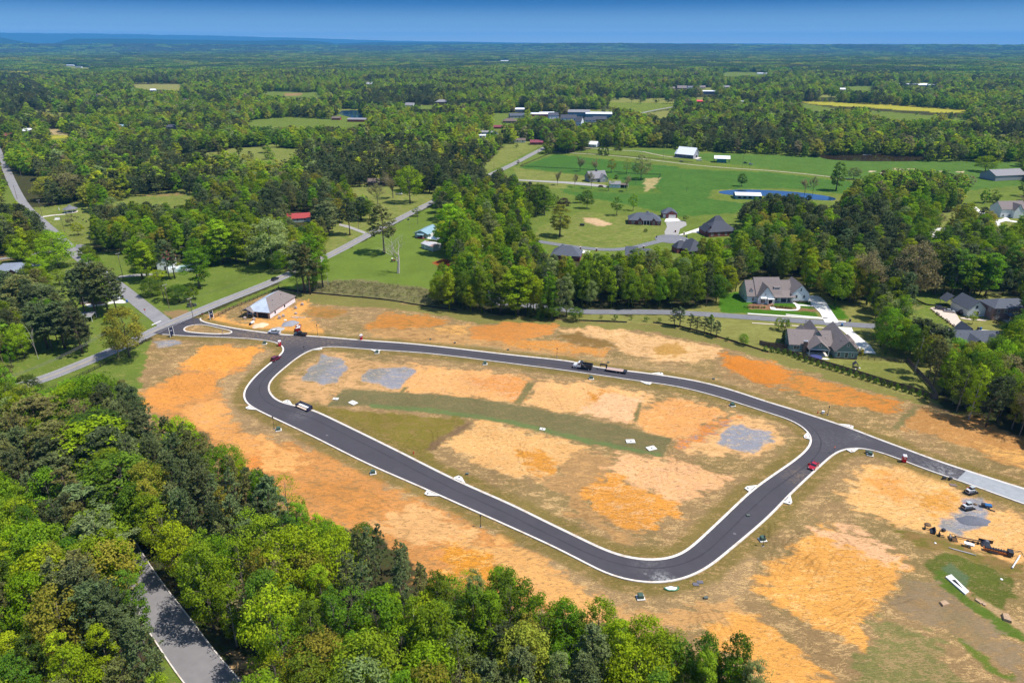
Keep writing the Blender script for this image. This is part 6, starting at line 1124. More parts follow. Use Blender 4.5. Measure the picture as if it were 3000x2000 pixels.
def car(name,label,px,py,rz,pm,style='sedan',L_=4.6,cat='car',group=None,sc=1.):
 x,y=G(px,py);r_=thing(name,label,cat,(x,y,.14),rz,group);h=L_/2;w_=.9
 if style=='sedan':body=[(-h,.45),(-h+.05,.72),(-h+.5,.92),(h-1.25,.98),(h-.2,.80),(h,.62),(h,.3),(-h+.1,.3)];cab=[(-h+.55,.93),(-h+1.25,1.40),(-h+1.6,1.45),(h-2.0,1.44),(h-1.15,.97)]
 elif style=='suv':body=[(-h,.45),(-h,.95),(-h+.2,1.02),(h-1.2,1.03),(h-.15,.95),(h,.7),(h,.35),(-h,.35)];cab=[(-h+.12,1.0),(-h+.35,1.66),(-h+.7,1.72),(h-1.95,1.70),(h-1.2,1.02)]
 elif style=='coupe':body=[(-h,.4),(-h+.1,.72),(-h+.8,.90),(h-1.5,.88),(h-.3,.70),(h,.5),(h,.28),(-h+.1,.28)];cab=[(-h+.5,.86),(-h+1.4,1.22),(-h+1.9,1.27),(h-2.1,1.24),(h-1.4,.88)]
 else:body=[(-h,.55),(-h,1.0),(-h+.1,1.08),(h-1.3,1.10),(h-.15,1.02),(h,.8),(h,.4),(-h,.4)];cab=[(-h+2.05,1.06),(-h+2.25,1.78),(-h+2.5,1.84),(h-2.05,1.82),(h-1.35,1.08)]
 b=MB();prism_y(b,body,-w_,w_,.0);bo=b.build('body',pm,r_,bevel=.05)
 c=MB();prism_y(c,cab,-w_+.06,w_-.06,.14);co=c.build('windows',CGLASS,r_)
 zt=max(z for _,z in cab);xs_=[x_ for x_,z in cab if z>zt-.12]
 MB().box(min(xs_)-.02,max(xs_)+.02,-w_+.19,w_-.19,zt-.015,zt+.03).build('roof',pm,r_,bevel=.02)
 p=MB();z0=cab[0][1]
 for s in(-1,1):
  for xa in(cab[0][0]+.9,(cab[1][0]+cab[-1][0])/2):p.add([(xa,s*(w_-.055),z0+.03),(xa+.09,s*(w_-.055),z0+.03),(xa+.07,s*(w_-.185),zt),(xa-.02,s*(w_-.185),zt)],[(0,1,2,3)])
 p.build('pillar',pm,r_)
 wheels(r_,(-h+.85,h-.9),w_,.36 if style in('pickup','suv')else .31)
 for s in(-1,1):
  MB().box(h-.06,h+.02,s*.62-.17,s*.62+.17,.55 if style!='pickup' else .75,.72 if style!='pickup' else .95).build('headlight',LAMPW,r_)
  MB().box(-h-.02,-h+.05,s*.66-.14,s*.66+.14,.62,.80 if style!='pickup' else .98).build('tail_light',LAMPR,r_);MB().box(h-1.75,h-1.6,s*(w_+.03),s*(w_+.18),.95,1.08).build('wing_mirror',pm,r_)
 if style=='pickup':
  MB().box(-h+.12,-h+1.95,-w_+.14,w_-.14,1.085,1.10).build('bed',BLK,r_);q=MB()
  for a in((-h,-h+2.02,-w_,-w_+.12),(-h,-h+2.02,w_-.12,w_),(-h,-h+.1,-w_,w_)):q.box(*a,1.08,1.28)
  q.build('bed_side',pm,r_)
 MB().box(h-.03,h+.05,-.8,.8,.34,.5).build('bumper',BLK,r_)
 if sc!=1:r_.scale=(sc,)*3
 return r_
def wang(p,q):a=np.array(G(*p));b=np.array(G(*q));return math.atan2(*(b-a)[::-1])
RED_,WHT,BLKP,SIL=paint('red',(.42,.008,.02)),paint('white',(.72,.73,.76)),paint('black',(.012,.013,.02)),paint('silver',(.42,.44,.47))
car('white_pickup','white pickup truck parked at the kerb before the gravel pile',631,766.5,wang((660,771),(610,764)),WHT,'pickup',5.8,'pickup truck');car('black_pickup','black pickup truck parked in front of the red dump trailer',690.5,771,wang((716,773),(666,769)),BLKP,'pickup',5.8,'pickup truck')
rc=car('red_sports_car','bright red low car with its door open on the eastern arm of the loop',1868,1073,wang((1884,1056),(1852,1090)),RED_,'coupe',4.6)
MB().cbox((.35,-1.25,.62),(.95,.07,.62),R(-42)).build('open_door',RED_,rc)
car('red_suv','dark red car at the western kerb below the red toilet cabin',634,827,wang((626,832),(650,818)),paint('wine_red',(.16,.006,.02)),'suv',4.6);car('black_suv','dark car driving along the old highway',632,643.5,wang((620,648),(655,633)),BLKP,'suv',4.6)
car('black_sedan','dark car by the silt fence, left of two on the tan driveway',2159,711,R(-28),paint('navy',(.02,.03,.08)),'suv',4.7);car('silver_sedan','silver car parked by the garage doors, right of two on the tan driveway',2180,717,R(-24),SIL,'sedan',4.7)
car('white_car','white car under the pines on the forecourt, right of two',268,687,R(-12),WHT,'suv',4.6);car('white_car','white car under the pines on the forecourt, left of two',255,684,R(-12),WHT,'suv',4.6)
car('grey_car','grey car under the pruned lawn trees near the junction',441,704,R(30),paint('graphite',(.06,.065,.07)),'suv',4.4);car('maroon_car','maroon car parked beside the teal shelter tree line',117,470.5,R(5),paint('maroon',(.2,.02,.04)),'sedan',4.6)
car('white_pickup_far','white pickup beside the big lime green maple',917,447.5,R(-6),WHT,'pickup',5.6,'pickup truck');car('dark_red_car','dark red car by the white outbuilding of the farmhouse',1380,429.5,R(-8),paint('dark_red',(.2,.01,.02)),'sedan',4.7)
car('white_truck','white truck parked at the barn door',1606,369.5,R(15),WHT,'pickup',6,'pickup truck');car('dark_vehicle','small dark vehicle on the drive in front of the barn',1565,372.5,R(-10),BLKP,'sedan',4.4)
for px,py,lb in((1712,376,'dark machine on the grass, nearest the pole shed'),(1724,378.5,'pale machine on the grass beyond the pole shed')):car('farm_vehicle',lb,px,py,R(-12),BLKP if px<1720 else SIL,'suv',4.2)
x,y=G(1338,846.5);rz=wang((1362,849.5),(1314,842.5))
t=thing('dump_truck','dump truck with a white cab and black tipper bed on the northern road','dump truck',(x,y,.14),rz)
b=MB();prism_y(b,[(2.0,.7),(2.0,1.75),(3.55,1.55),(3.75,1.3),(3.8,.75)],-1.0,1.0);b.build('bonnet',WHT,t,bevel=.08)
b=MB();prism_y(b,[(.55,.8),(.55,2.75),(1.7,2.75),(2.05,1.85),(2.05,.8)],-1.1,1.1);b.build('cab',WHT,t,bevel=.05)
b=MB();b.add([(2.09,-.95,1.88),(2.09,.95,1.88),(1.76,.9,2.6),(1.76,-.9,2.6)],[(0,1,2,3)]);b.build('windscreen',CGLASS,t)
for s in(-1,1):MB().box(.8,1.6,s*1.105-.012,s*1.105+.012,1.85,2.5).build('side_window',CGLASS,t);b=MB();b.wheel((2.9,s*.98,.62),.68,.34,16);b.build('mudguard',WHT,t)
b=MB();b.box(-3.8,2.2,-.42,.42,.55,.85);b.build('chassis',BLKS,t)
b=MB();b.box(-3.8,.3,-1.2,-1.1,1.05,2.35);b.box(-3.8,.3,1.1,1.2,1.05,2.35);b.box(.2,.32,-1.2,1.2,1.05,2.8);b.box(-3.9,-3.78,-1.2,1.2,1.05,2.35);b.box(-3.8,.3,-1.1,1.1,1.0,1.15);b.box(.2,1.1,-1.15,1.15,2.72,2.82)
for k in range(6):b.box(-3.5+k*.7,-3.42+k*.7,-1.26,1.26,1.05,2.3)
b.build('tipper_bed',BLKS,t);MB().box(-2.6,-.6,-.8,.9,1.16,1.45).build('load',mat('red_earth_load',(.2,.06,.04)),t)
b=MB();b.tube([(.2,-1.27,2.75),(-1.5,-1.27,1.35)],.05,6);b.tube([(.2,1.27,2.75),(-1.5,1.27,1.35)],.05,6);b.build('tarp_arm',STEELM,t);MB().tube([(.42,-.9,.8),(.42,-.9,3.1)],.09,8).build('exhaust_stack',STEELM,t)
wheels(t,(2.9,-2.7),1.05,.5,.3,(-2.7,));MB().box(3.7,3.95,-1.1,1.1,.45,.8).build('bumper',BLK,t)
for s in(-1,1):MB().box(3.74,3.82,s*.8-.15,s*.8+.15,.95,1.15).build('headlight',LAMPW,t)
x,y=G(1408,853);rz=wang((1446,858.5),(1378,848.5))
t=thing('flatbed_trailer','black gooseneck flatbed trailer with a plank deck behind the dump truck','trailer',(x,y,.14),rz)
MB().box(-4.0,2.6,-1.25,1.25,.85,.95).build('deck',mat('weathered_planks',(.42,.30,.26),.85,.2,2,stretch=(.3,6,1)),t)
b=MB();b.box(-4.0,2.7,-1.3,-1.18,.6,.96);b.box(-4.0,2.7,1.18,1.3,.6,.96);b.box(2.5,2.75,-1.3,1.3,.6,1.1);b.box(-5.4,-4.0,-1.3,1.3,.55,.86);b.build('frame',BLKS,t)
b=MB();b.box(2.5,2.85,-.55,-.4,.7,2.3);b.box(2.5,2.85,.4,.55,.7,2.3);b.box(2.5,5.2,-.5,-.36,2.1,2.4);b.box(2.5,5.2,.36,.5,2.1,2.4);b.box(5.0,5.3,-.5,.5,1.9,2.4);b.box(5.05,5.2,-.08,.08,1.2,1.9);b.build('gooseneck',BLKS,t)
for k in range(5):MB().box(-5.3+k*.27,-5.2+k*.27,-1.2,1.2,.87,.93).build('ramp_bar',BLKS,t)
wheels(t,(-1.6,-2.8),1.0,.42,.26)
x,y=G(686,758.5);rz=wang((684,766),(690,745))
t=thing('dump_trailer','red dump trailer heaped with white scraps beside the new house','trailer',(x,y,.1),rz);b=MB();rd=paint('trailer_red',(.36,.02,.02))
b.box(-2.4,2.4,-1.15,-1.05,.7,1.8);b.box(-2.4,2.4,1.05,1.15,.7,1.8);b.box(2.3,2.4,-1.15,1.15,.7,1.8);b.box(-2.4,-2.3,-1.15,1.15,.7,1.8);b.box(-2.4,2.4,-1.05,1.05,.6,.72);b.build('body',rd,t)
b=MB();rs=random.Random(3)
for k in range(34):b.cbox((rs.uniform(-2,2),rs.uniform(-.8,.8),rs.uniform(1.4,1.9)),(rs.uniform(.3,.9),rs.uniform(.15,.5),.08),rs.uniform(0,3),0,rs.uniform(-.6,.6))
b.build('scrap_load',mat('pale_scraps',(.7,.68,.66),.8,.2,3),t);wheels(t,(-.6,.6),1.0,.38,.22);MB().tube([(-2.4,0,.55),(-3.9,0,.5)],.08,6).build('drawbar',rd,t)
def skid(px,py,rz,label):
 x,y=G(px,py);t=thing('skid_loader',label,'skid loader',(x,y,.1),rz,'skid loaders on the gravel pad')
 wh=paint('machine_white',(.68,.69,.70));b=MB();prism_y(b,[(-1.5,.4),(-1.5,1.35),(-1.0,1.5),(-.3,1.2),(.8,1.1),(.9,.4)],-.62,.62);b.build('body',wh,t,bevel=.04)
 b=MB();prism_y(b,[(-.5,1.15),(-.45,2.05),(.55,2.05),(.85,1.1)],-.45,.45);b.build('cab',CGLASS,t);MB().box(-.6,.65,-.5,.5,2.05,2.14).build('cab_roof',mat('cab_roof_grey',(.38,.42,.42),.5),t)
 for s in(-1,1):
  b=MB();prism_y(b,[(-1.25,.05),(-1.5,.35),(-1.2,.72),(.9,.62),(1.15,.3),(.9,.05)],s*.83-.19,s*.83+.19);b.build('track',TYRE,t)
  b=MB();b.tube([(-1.3,s*.68,1.45),(.2,s*.72,1.5),(1.2,s*.72,.75),(1.45,s*.7,.35)],.10,6);b.build('loader_arm',paint('machine_red',(.5,.03,.03))if s>0 else wh,t)
 MB().box(-1.56,-1.5,-.5,.5,.6,1.2).build('rear_grille',BLK,t);b=MB();prism_y(b,[(1.4,.05),(1.4,.6),(1.5,.6),(1.6,.15),(2.1,.1),(2.1,.05)],-.95,.95);b.build('bucket',BLKS,t)
 b=MB();
 return t
skid(2229,1132,R(18),'white and grey track loader on the gravel pad, nearer the pale road');skid(2221.5,1168,R(14),'white and grey track loader beside the dark gravel heap')
def attach(px,py,rz,label,kind_):
 x,y=G(px,py);t=thing(kind_,label,'machine attachment',(x,y,.08),rz,'attachments lined up on the sand')
 if kind_=='loader_bucket':
  b=MB();prism_y(b,[(-.5,.02),(-.55,.9),(-.35,.95),(-.3,.25),(.6,.1),(.6,.02)],-1.05,1.05);b.build('shell',BLKS,t)
  for s in(-1,1):b=MB();prism_y(b,[(-.5,.02),(-.5,.92),(-.3,.92),(.6,.12),(.6,.02)],s*1.05-.03,s*1.05+.03);b.build('side_plate',BLKS,t)
  MB().box(-.62,-.54,-.5,.5,.2,.85).build('mount_plate',mat('worn_blue',(.05,.12,.2),.6),t)
 elif kind_=='pallet_fork':
  MB().box(-.1,.02,-.6,.6,0,.95).build('back_plate',BLKS,t)
  for s in(-1,1):MB().box(0,1.2,s*.35-.06,s*.35+.06,.03,.1).build('fork',BLKS,t)
 elif kind_=='auger_drive':
  MB().tube([(-.9,0,.3),(.9,.2,.3)],.10,8).build('auger',BLKS,t);MB().box(-.3,.5,-.5,.3,0,.6).build('housing',BLKS,t);MB().tube([(.2,-.6,.2),(.2,1.0,.5)],.05,6).build('hose',STEELM,t)
 elif kind_=='grapple_bucket':
  b=MB()
  for k in range(9):b.box(-.7,.8,-1.1+k*.27,-1.02+k*.27,.02,.12);
  b.box(-.8,-.66,-1.15,1.15,.02,.8);b.build('tine_floor',BLKS,t)
  for s in(-.6,.6):MB().tube([(-.7,s,.8),(0,s,1.1),(.6,s,.5)],.07,6).build('grapple_arm',BLKS,t)
  MB().box(-.9,-.8,-.6,.6,.1,.85).build('mount_plate',STEELM,t)
 return t
attach(2124,1214,R(-20),'small black attachment, westernmost of the row on the sand','pallet_fork');attach(2142,1221,R(155),'black bucket with a blue mount, second in the row','loader_bucket');attach(2165,1219,R(20),'spiky black auger attachment between the two dark boxes','auger_drive');attach(2157,1230,R(-15),'little dark fork frame just below the auger','pallet_fork');attach(2190,1238,R(-18),'wide black grapple bucket, easternmost of the row','grapple_bucket')
x,y=G(2238,1243);t=thing('power_rake','long bar rake implement lying beside the covered machine','implement',(x,y,.08),R(-20));MB().box(-4.6,1.3,-.12,.12,.3,.5).build('bar',WOODB,t);MB().box(-2.0,.6,-.9,-.75,.2,.4).build('cross_bar',BLKS,t)
for k in(-1.8,-.6,.5):MB().wheel((k,-1.0,.35),.35,.3,12).build('roller',TYRE,t)
x,y=G(2263,1252);t=thing('covered_machine','machine under a dark grey tarp with a black blade behind','machine',(x,y,.08),R(-20));b=MB()
b.hull([(-1.1,-.9,0),(1.2,-1.0,0),(1.1,1.0,0),(-1.0,.9,0)],[(-.35,-.3,1.6),(.5,-.35,1.45),(.4,.3,1.5),(-.3,.3,1.65)]);b.build('tarp',mat('grey_tarp',(.09,.10,.12),.45,.3,1.5,bump=.5),t,bevel=.1);MB().box(-1.4,1.9,1.2,1.3,0,.9).build('blade',BLKS,t)
x,y=G(2224,1255);t=thing('white_cart','small white hopper cart beside the rakes','cart',(x,y,.08),R(-30));MB().hull([(-.8,-.4,.45),(.8,-.4,.45),(.8,.4,.45),(-.8,.4,.45)],[(-1.1,-.55,.95),(1.1,-.55,.95),(1.1,.55,.95),(-1.1,.55,.95)]).build('hopper',TRIM,t);wheels(t,(0,),.55,.25,.12);MB().tube([(-1.1,0,.6),(-1.9,0,.3)],.04,6).build('handle',STEELM,t)
x,y=G(2294,1270);t=thing('trencher','orange and black trencher boom machine with a dark cab at its east end','trencher',(x,y,.08),R(-24));b=MB();b.box(-3.4,1.6,-.55,.55,.35,.75);b.build('boom',mat('machine_orange',(.48,.14,.03),.5),t);b=MB();b.box(-3.2,1.4,-.35,.35,.76,.95)
for k in range(8):b.box(-3.1+k*.56,-2.9+k*.56,-.48,.48,.95,1.08)
b.build('digging_chain',BLKS,t);MB().box(1.6,2.8,-.8,.8,.2,1.5).build('engine_housing',BLKS,t,bevel=.06);b=MB();b.tube([(2.6,.5,1.4),(4.4,.6,1.6),(5.2,.1,.5)],.07,6);b.tube([(2.6,-.5,1.4),(4.4,.6,1.6)],.05,6);b.build('arm',BLKS,t);b=MB();b.box(-2.4,-.3,-.9,-.6,.2,.35);b.build('rail',BLKS,t)
for px,py,rz,lb in((2206,1265,-27,'long grey plank lying on the sand beside the implements, upper of two'),(2214,1268,-27,'long grey plank lying on the sand beside the implements, lower of two')):o=MB().box(-2.6,2.6,-.1,.1,0,.08).build('plank',mat('grey_plank',(.33,.31,.30),.8,.2,3),None);o.location=(*G(px,py),.12);o.rotation_euler=(0,0,R(rz));tag(o,lb,'plank')
x0,x1=np.array(G(2324.5,1305)),np.array(G(2342,1277));o=MB().tube([(0,0,.16),(float(np.linalg.norm(x1-x0)),0,.16)],.16,14).tube([(-.05,0,.16),(.35,0,.16)],.19,14).build('white_pipe',mat('white_pvc',(.80,.80,.82),.35,.03),None,smooth=False);o.location=(*x0,.12);o.rotation_euler=(0,0,math.atan2(*(x1-x0)[::-1]));tag(o,'long white pipe lying on the ground at the right edge','pipe')
x,y=G(2262,1164);t=thing('compressor_cart','blue compressor box with a dark two wheeled frame east of the loaders','machine',(x,y,.1),R(-20));MB().box(-.2,1.5,-.6,.6,.35,.95).build('tank_box',mat('machine_blue',(.02,.12,.30),.5),t,bevel=.05);MB().box(-.9,-.25,-.5,.5,.2,.9).build('engine',BLKS,t);wheels(t,(.4,),.65,.28,.16);MB().tube([(-.9,0,.3),(-1.7,.1,.2)],.05,6).build('drawbar',BLKS,t)
o=MB().box(-.9,.9,-.12,.12,0,.14).build('beam',BLKS,None);o.location=(*G(2277,1172),.1);o.rotation_euler=(0,0,R(-40));tag(o,'short dark beam on the sand right of the blue compressor','beam')
def heap(px,py,rx,ry,h,m,label,rz=0,name='gravel_heap'):
 g=np.random.default_rng(int(px*7));n,k=28,9;vs=[];
 for j in range(k):
  f=j/(k-1)
  for i in range(n):
   a=2*math.pi*i/n;r_=1-f;e=1+.12*math.sin(2*a+px)+.08*math.sin(5*a)+g.normal()*.02
   vs.append((rx*r_*e*math.cos(a),ry*r_*e*math.sin(a),h*(1-(1-f)**1.6)*(1+.06*g.normal())if j else-.05))
 mb=MB();mb.add(vs,[(j*n+i,j*n+(i+1)%n,(j+1)*n+(i+1)%n,(j+1)*n+i)for j in range(k-1)for i in range(n)]);o=mb.build(name,m,None,smooth=True);o.location=(*G(px,py),.08);o.rotation_euler=(0,0,R(rz));tag(o,label,'heap');return o
MG=mat('dark_gravel',(.13,.135,.16),.95,.3,6,bump=.8);MG2=mat('grey_gravel',(.25,.25,.275),.95,.3,6,bump=.8);MS=mat('pale_sand',(.68,.47,.30),.95,.12,4,bump=.5)
heap(2236,1196,4.6,2.0,.85,MG,'dark gravel heap below the white loaders',-8);heap(666,743.5,3.6,3.8,1.1,MG2,'round grey gravel heap in front of the new house');heap(635.5,757,2.9,3.2,.8,mat('pale_gravel_heap',(.36,.35,.34),.95,.25,6,bump=.6),'paler gravel heap behind the white pickup');heap(597.5,747.5,3.2,3.6,.8,MS,'pale sand heap in front of the new house porch',0,'sand_heap')
BLOCK=mat('brick_pallet',(.42,.35,.33),.9,.3,5);PAL=mat('wooden_pallet',(.34,.25,.17),.9,.2,4)
for k,(px,py,z,lb)in enumerate(((694.5,701,.9,'brick stack on a pallet, farthest up the slope beside the new house'),(679,708.5,.9,'brick stack on a pallet beside the middle of the white wrapped wall'),(679.5,721,.5,'low dark block stack on a pallet right of the new house'),(642,731.5,1.0,'brick stack beside the right front house corner, left of two'),(651,727,.9,'brick stack beside the right front house corner, right of two'),(563,732,.8,'pale block stack in front of the porch'),(584,734.5,.9,'brick stack in front of the garage opening'))):
 t=thing('brick_pallet',lb,'pallet',(*G(px,py),.1),R(-12+k*7),'pallets around the new house');MB().box(-.65,.65,-.55,.55,0,.12).build('pallet',PAL,t);b=MB();b.box(-.6,.6,-.5,.5,.13,z);b.box(-.5,.4,-.4,.45,z,z+.12);b.build('brick_stack',BLOCK,t)
for px,py,rz,lb in((676,730,-28,'pale lumber lying beside the gravel heap, nearest'),(684,728.5,-24,'pale lumber lying beside the gravel heap, middle'),(691,729.5,-8,'pale lumber lying beside the gravel heap, farthest')):
 b=MB()
 for q in range(4):b.box(-2.2+q*.1,2.2,-.3+q*.16,-.18+q*.16,0,.08+.03*q)
 o=b.build('lumber_pile',mat('fresh_lumber',(.66,.50,.38),.8,.12,2),None);o.location=(*G(px,py),.1);o.rotation_euler=(0,0,R(rz));tag(o,lb,'lumber','lumber beside the new house')
t=thing('mixer_tank','white rounded tank with a dark motor beside the sand heap','tank',(*G(580,744),.1),R(70));MB().tube([(-1,0,.7),(-.8,0,.7),(.9,0,.7),(1.1,0,.7)],[.35,.55,.55,.35],12).build('drum',TRIM,t);MB().box(-1.9,-1.1,-.4,.4,.1,.9).build('motor',BLK,t);wheels(t,(0,),.5,.28,.14)
t=thing('concrete_bag_box','small white box on the sand before the new house','box',(*G(655.5,736.5),.1),.2);MB().box(-.6,.6,-.4,.4,0,.4).build('carton',TRIM,t,bevel=.03)
a_,b_=np.array(G(679,935.5)),np.array(G(706,947));an=math.atan2(*(b_-a_)[::-1]);Lb=float(np.linalg.norm(b_-a_))
t=thing('mailbox_cluster','open topped dark steel trough with white inside on the inner kerb','steel trough',(*a_,.28),an);b=MB();nb=mat('navy_steel',(.018,.020,.05),.4,.15,3)
b.box(0,Lb,1.95,2.35,0,1.4);b.box(0,.35,0,2.3,0,1.2);b.box(Lb-.35,Lb,0,2.3,0,1.2);b.box(0,Lb,0,.1,0,.35);
for k in range(7):b.box(k*Lb/6-.05,k*Lb/6+.05,2.3,2.42,0,1.45)
b.build('frame',nb,t);MB().box(.4,Lb-.4,1.0,1.9,0,.7).build('white_liner',mat('white_liner',(.82,.83,.86),.4,.05),t);MB().box(.2,Lb-.2,.12,.85,.0,.3).build('timber_sill',mat('fresh_lumber',(.66,.50,.38)),t)
def toilet(px,py,rz,label):
 t=thing('portable_toilet',label,'portable toilet',(*G(px,py),.14),rz,'red portable toilets');rd=mat('red_plastic',(.55,.008,.015),.4,.05,2)
 MB().box(-.55,.55,-.55,.55,.12,2.05).build('cabin',rd,t,bevel=.03);MB().box(-.42,.42,-.60,-.551,.2,1.95).build('door',mat('red_plastic_door',(.62,.012,.02),.4,.04),t);b=MB()
 b.hull([(-.6,-.62,2.05),(.6,-.62,2.05),(.6,.62,2.05),(-.6,.62,2.05)],[(-.48,-.5,2.33),(.48,-.5,2.33),(.48,.5,2.33),(-.48,.5,2.33)]);b.tube([(.35,.35,2.3),(.35,.35,2.6)],.05,8);b.build('roof',mat('white_plastic',(.80,.80,.82),.4,.03),t);MB().box(-.58,.58,-.58,.58,0,.12).build('skid_base',BLK,t);MB().box(-.28,.28,-.615,-.60,1.35,1.65).build('door_panel',mat('white_plastic',(.80,.80,.82)),t)
toilet(643,794.5,R(10),'red toilet cabin on the corner across from the two pickups');toilet(830,780.5,R(5),'red toilet cabin standing alone along the northern kerb');toilet(2075,1060.5,R(-15),'largest red toilet cabin, on the kerb of the road leading right')
GB=mat('transformer_green',(.055,.10,.075),.5,.08,2)
def xfmr(px,py,rz,label,s=1.):
 t=thing('transformer_box',label,'transformer',(*G(px,py),.08),rz,'green transformer boxes');MB().box(-.95,.95,-.85,.85,0,.18).build('pad',CONC2,t);b=MB();prism_y(b,[(-.62,.19),(-.62,1.0),(-.45,1.1),(.5,1.1),(.62,.85),(.62,.19)],-.6,.6);b.build('cabinet',GB,t);MB().box(.5,.66,-.55,.55,.25,.8).build('cabinet_door',mat('transformer_door',(.04,.075,.055),.5),t);t.scale=(s,)*3
for a in((640,988,20,'green transformer at the lamp post of the lower left bend'),(857,1087,15,'green transformer on the orange slope above the pines'),(1471,1373,5,'green transformer on a white pad below the lower bend'),(866,811,5,'green transformer north west on the island'),(1114,836.5,5,'green transformer north centre on the island'),(1358,870,5,'green transformer on the island below the flatbed trailer'),(1682,932,10,'green transformer near the north eastern bend of the island'),(2335,1230,0,'hidden'),(1751,1240,10,'green transformer at the lamp post in the lower right curve'),(1998,1045,-25,'green transformer by the stop sign corner'),(608,790,5,'green transformer by the western toilet cabin')):
 if a[3]!='hidden':xfmr(a[0],a[1],R(a[2]),a[3])
UB=mat('utility_cover',(.10,.12,.10),.6)
for i,(px,py,lb)in enumerate(((989,780,'small utility cover north of the straight, nearest the second toilet cabin'),(1045,788,'small utility cover north of the straight, left of two'),(1167,804,'small utility cover north of the straight, right of two'),(1397,833,'dark utility cover behind the gooseneck trailer'),(1639,871,'dark utility cover north of the eastern curve'),(1073,1089,'dark utility cover inside the island by the lower straight'),(1718,1185,'dark utility cover inside the island near its lower right side'),(1621,1374,'dark utility cover below the green patch of cement'),(1991,1040,'black utility box next to the corner transformer'),(1890,949,'white capped utility box between hydrant and lamp post'))):
 o=MB().box(-.4,.4,-.3,.3,0,.35 if i<8 else .8).box(-.45,.45,-.35,.35,.35 if i<8 else .8,.40 if i<8 else .86).build('utility_box',UB if i<9 else TRIM,None);o.location=(*G(px,py),.08);tag(o,lb,'utility box','utility boxes along the verge')
for i,(px,py,lb)in enumerate(((1598,1342,'pair of meter lids below the lower bend, left one'),(1608,1337,'pair of meter lids below the lower bend, right one'))):o=MB().box(-.7,.7,-.5,.5,0,.08).box(-.5,.5,-.35,.35,.08,.1).build('meter_lid',mat('meter_lid',(.13,.12,.14),.6),None);o.location=(*G(px,py),.12);tag(o,lb,'meter lid')
def hydrant(px,py,label,group='red fire hydrants'):
 t=thing('fire_hydrant',label,'fire hydrant',(*G(px,py),.08),0,group);m=mat('hydrant_red',(.50,.03,.02),.45);MB().lathe([(.2,0),(.2,.06),(.13,.08),(.13,.62),(.17,.64),(.17,.7),(.1,.82),(.03,.88)],n=12).build('barrel',m,t)
 for s in(-1,1):MB().tube([(s*.1,0,.5),(s*.24,0,.5)],.07,8).build('outlet',m,t)
hydrant(1878,949,'red hydrant north of the junction beside the white capped box');hydrant(950,1042,'small red hydrant on the island beside the lower straight')
def lamp(px,py,topy,label):
 h=height_at(px,py,topy);t=thing('lamp_post',label,'lamp post',(*G(px,py),.08),0,'black lamp posts of the new street');MB().lathe([(.25,0),(.25,.1),(.11,.35),(.07,.8),(.055,h-.8),(.05,h-.75)],n=10).build('pole',BLKS,t)
 b=MB();b.lathe([(.06,h-.75),(.16,h-.68),(.22,h-.25),(.26,h-.22),(.05,h)],n=8);b.build('lantern',BLKS,t);MB().lathe([(.3,0),(.3,.08)],n=10).build('footing',CONC2,t)
for a in((630,985,956,'black lamp post on the lower left bend'),(1104,1210,1182,'black lamp post below the long lower straight'),(730,770.5,745,'lamp post right of the red dump trailer'),(699,807,795,'lamp post at the island corner by the pickups'),(1279,821,799,'lamp post on the north side before the dump truck'),(1901,953,932,'lamp post north of the junction'),(1752,1254,1229,'lamp post in the lower right curve'),(2138,716.5,706,'lamp post'),(2224,770,757,'short black lamp post on the far street by the slate roof')):
 if a[3]!='lamp post':lamp(*a)
def sign(px,py,h,label,face,kind_='stop'):
 t=thing('stop_sign' if kind_=='stop' else 'street_sign',label,'sign',(*G(px,py),.08),face);MB().tube([(0,0,0),(0,0,h)],.045,6).build('post',BLKS,t)
 if kind_=='stop':
  r_=.38;P=[(r_*math.cos(R(22.5+45*k)),0,h-.35+r_*math.sin(R(22.5+45*k)))for k in range(8)];MB().hull([(x,-.06,z)for x,_,z in P],[(x,-.03,z)for x,_,z in P]).build('plate',mat('sign_red',(.5,.02,.03),.5),t)
  text(t,'STOP',(0,-.065,h-.45),.24)
 else:MB().box(-.5,.5,-.05,-.02,h-.22,h).build('plate',mat('sign_blue',(.05,.08,.35),.5),t)
 MB().box(-.45,.45,-.015,.015,h+.02,h+.2).build('name_plate',mat('sign_green',(.02,.16,.06),.5),t)if kind_=='stop' else None
def text(parent,s,loc,size,m=None,rz=0,name='lettering'):
 c=bpy.data.curves.new(name,'FONT');c.body=s;c.size=size;c.align_x='CENTER';c.extrude=.004;c.materials.append(m or TRIM);o=bpy.data.objects.new(name,c);me=bpy.data.meshes.new_from_object(o);bpy.data.objects.remove(o);o=bpy.data.objects.new(name,me);ROOT.objects.link(o);o.parent=parent;o.location=loc;o.rotation_euler=(R(90),0,rz);return o
sign(1914,1041,2.7,'stop sign on the inner corner of the eastern junction',R(35));sign(467,733,2.9,'stop sign at the end of the entrance road',R(190));sign(513,774,2.9,'blue topped sign post on the south side of the entrance road',R(90),'blue');sign(334,720,2.2,'stop sign where the side road meets the highway',R(30))
for px,py,topy,rz,lb in((396,773,752,R(-12),'tall navy entrance sign board with white posts left of the entrance'),(487,733,715,R(-12),'tall navy entrance sign board with white posts at the fence end')):
 h=height_at(px,py,topy);t=thing('entrance_sign',lb,'sign',(*G(px,py),.08),rz+R(75),'navy entrance sign boards')
 for s in(-1,1):MB().box(s*1.0-.09,s*1.0+.09,-.09,.09,0,h).build('post',TRIM,t)
 MB().box(-.9,.9,-.04,.04,.7,h-.15).build('board',mat('sign_navy',(.015,.018,.05),.5),t);MB().box(-.35,.35,-.05,-.041,h*.62,h*.68).build('emblem_bar',TRIM,t)
for px,py,lb in((2124,1113,'mailbox'),):pass
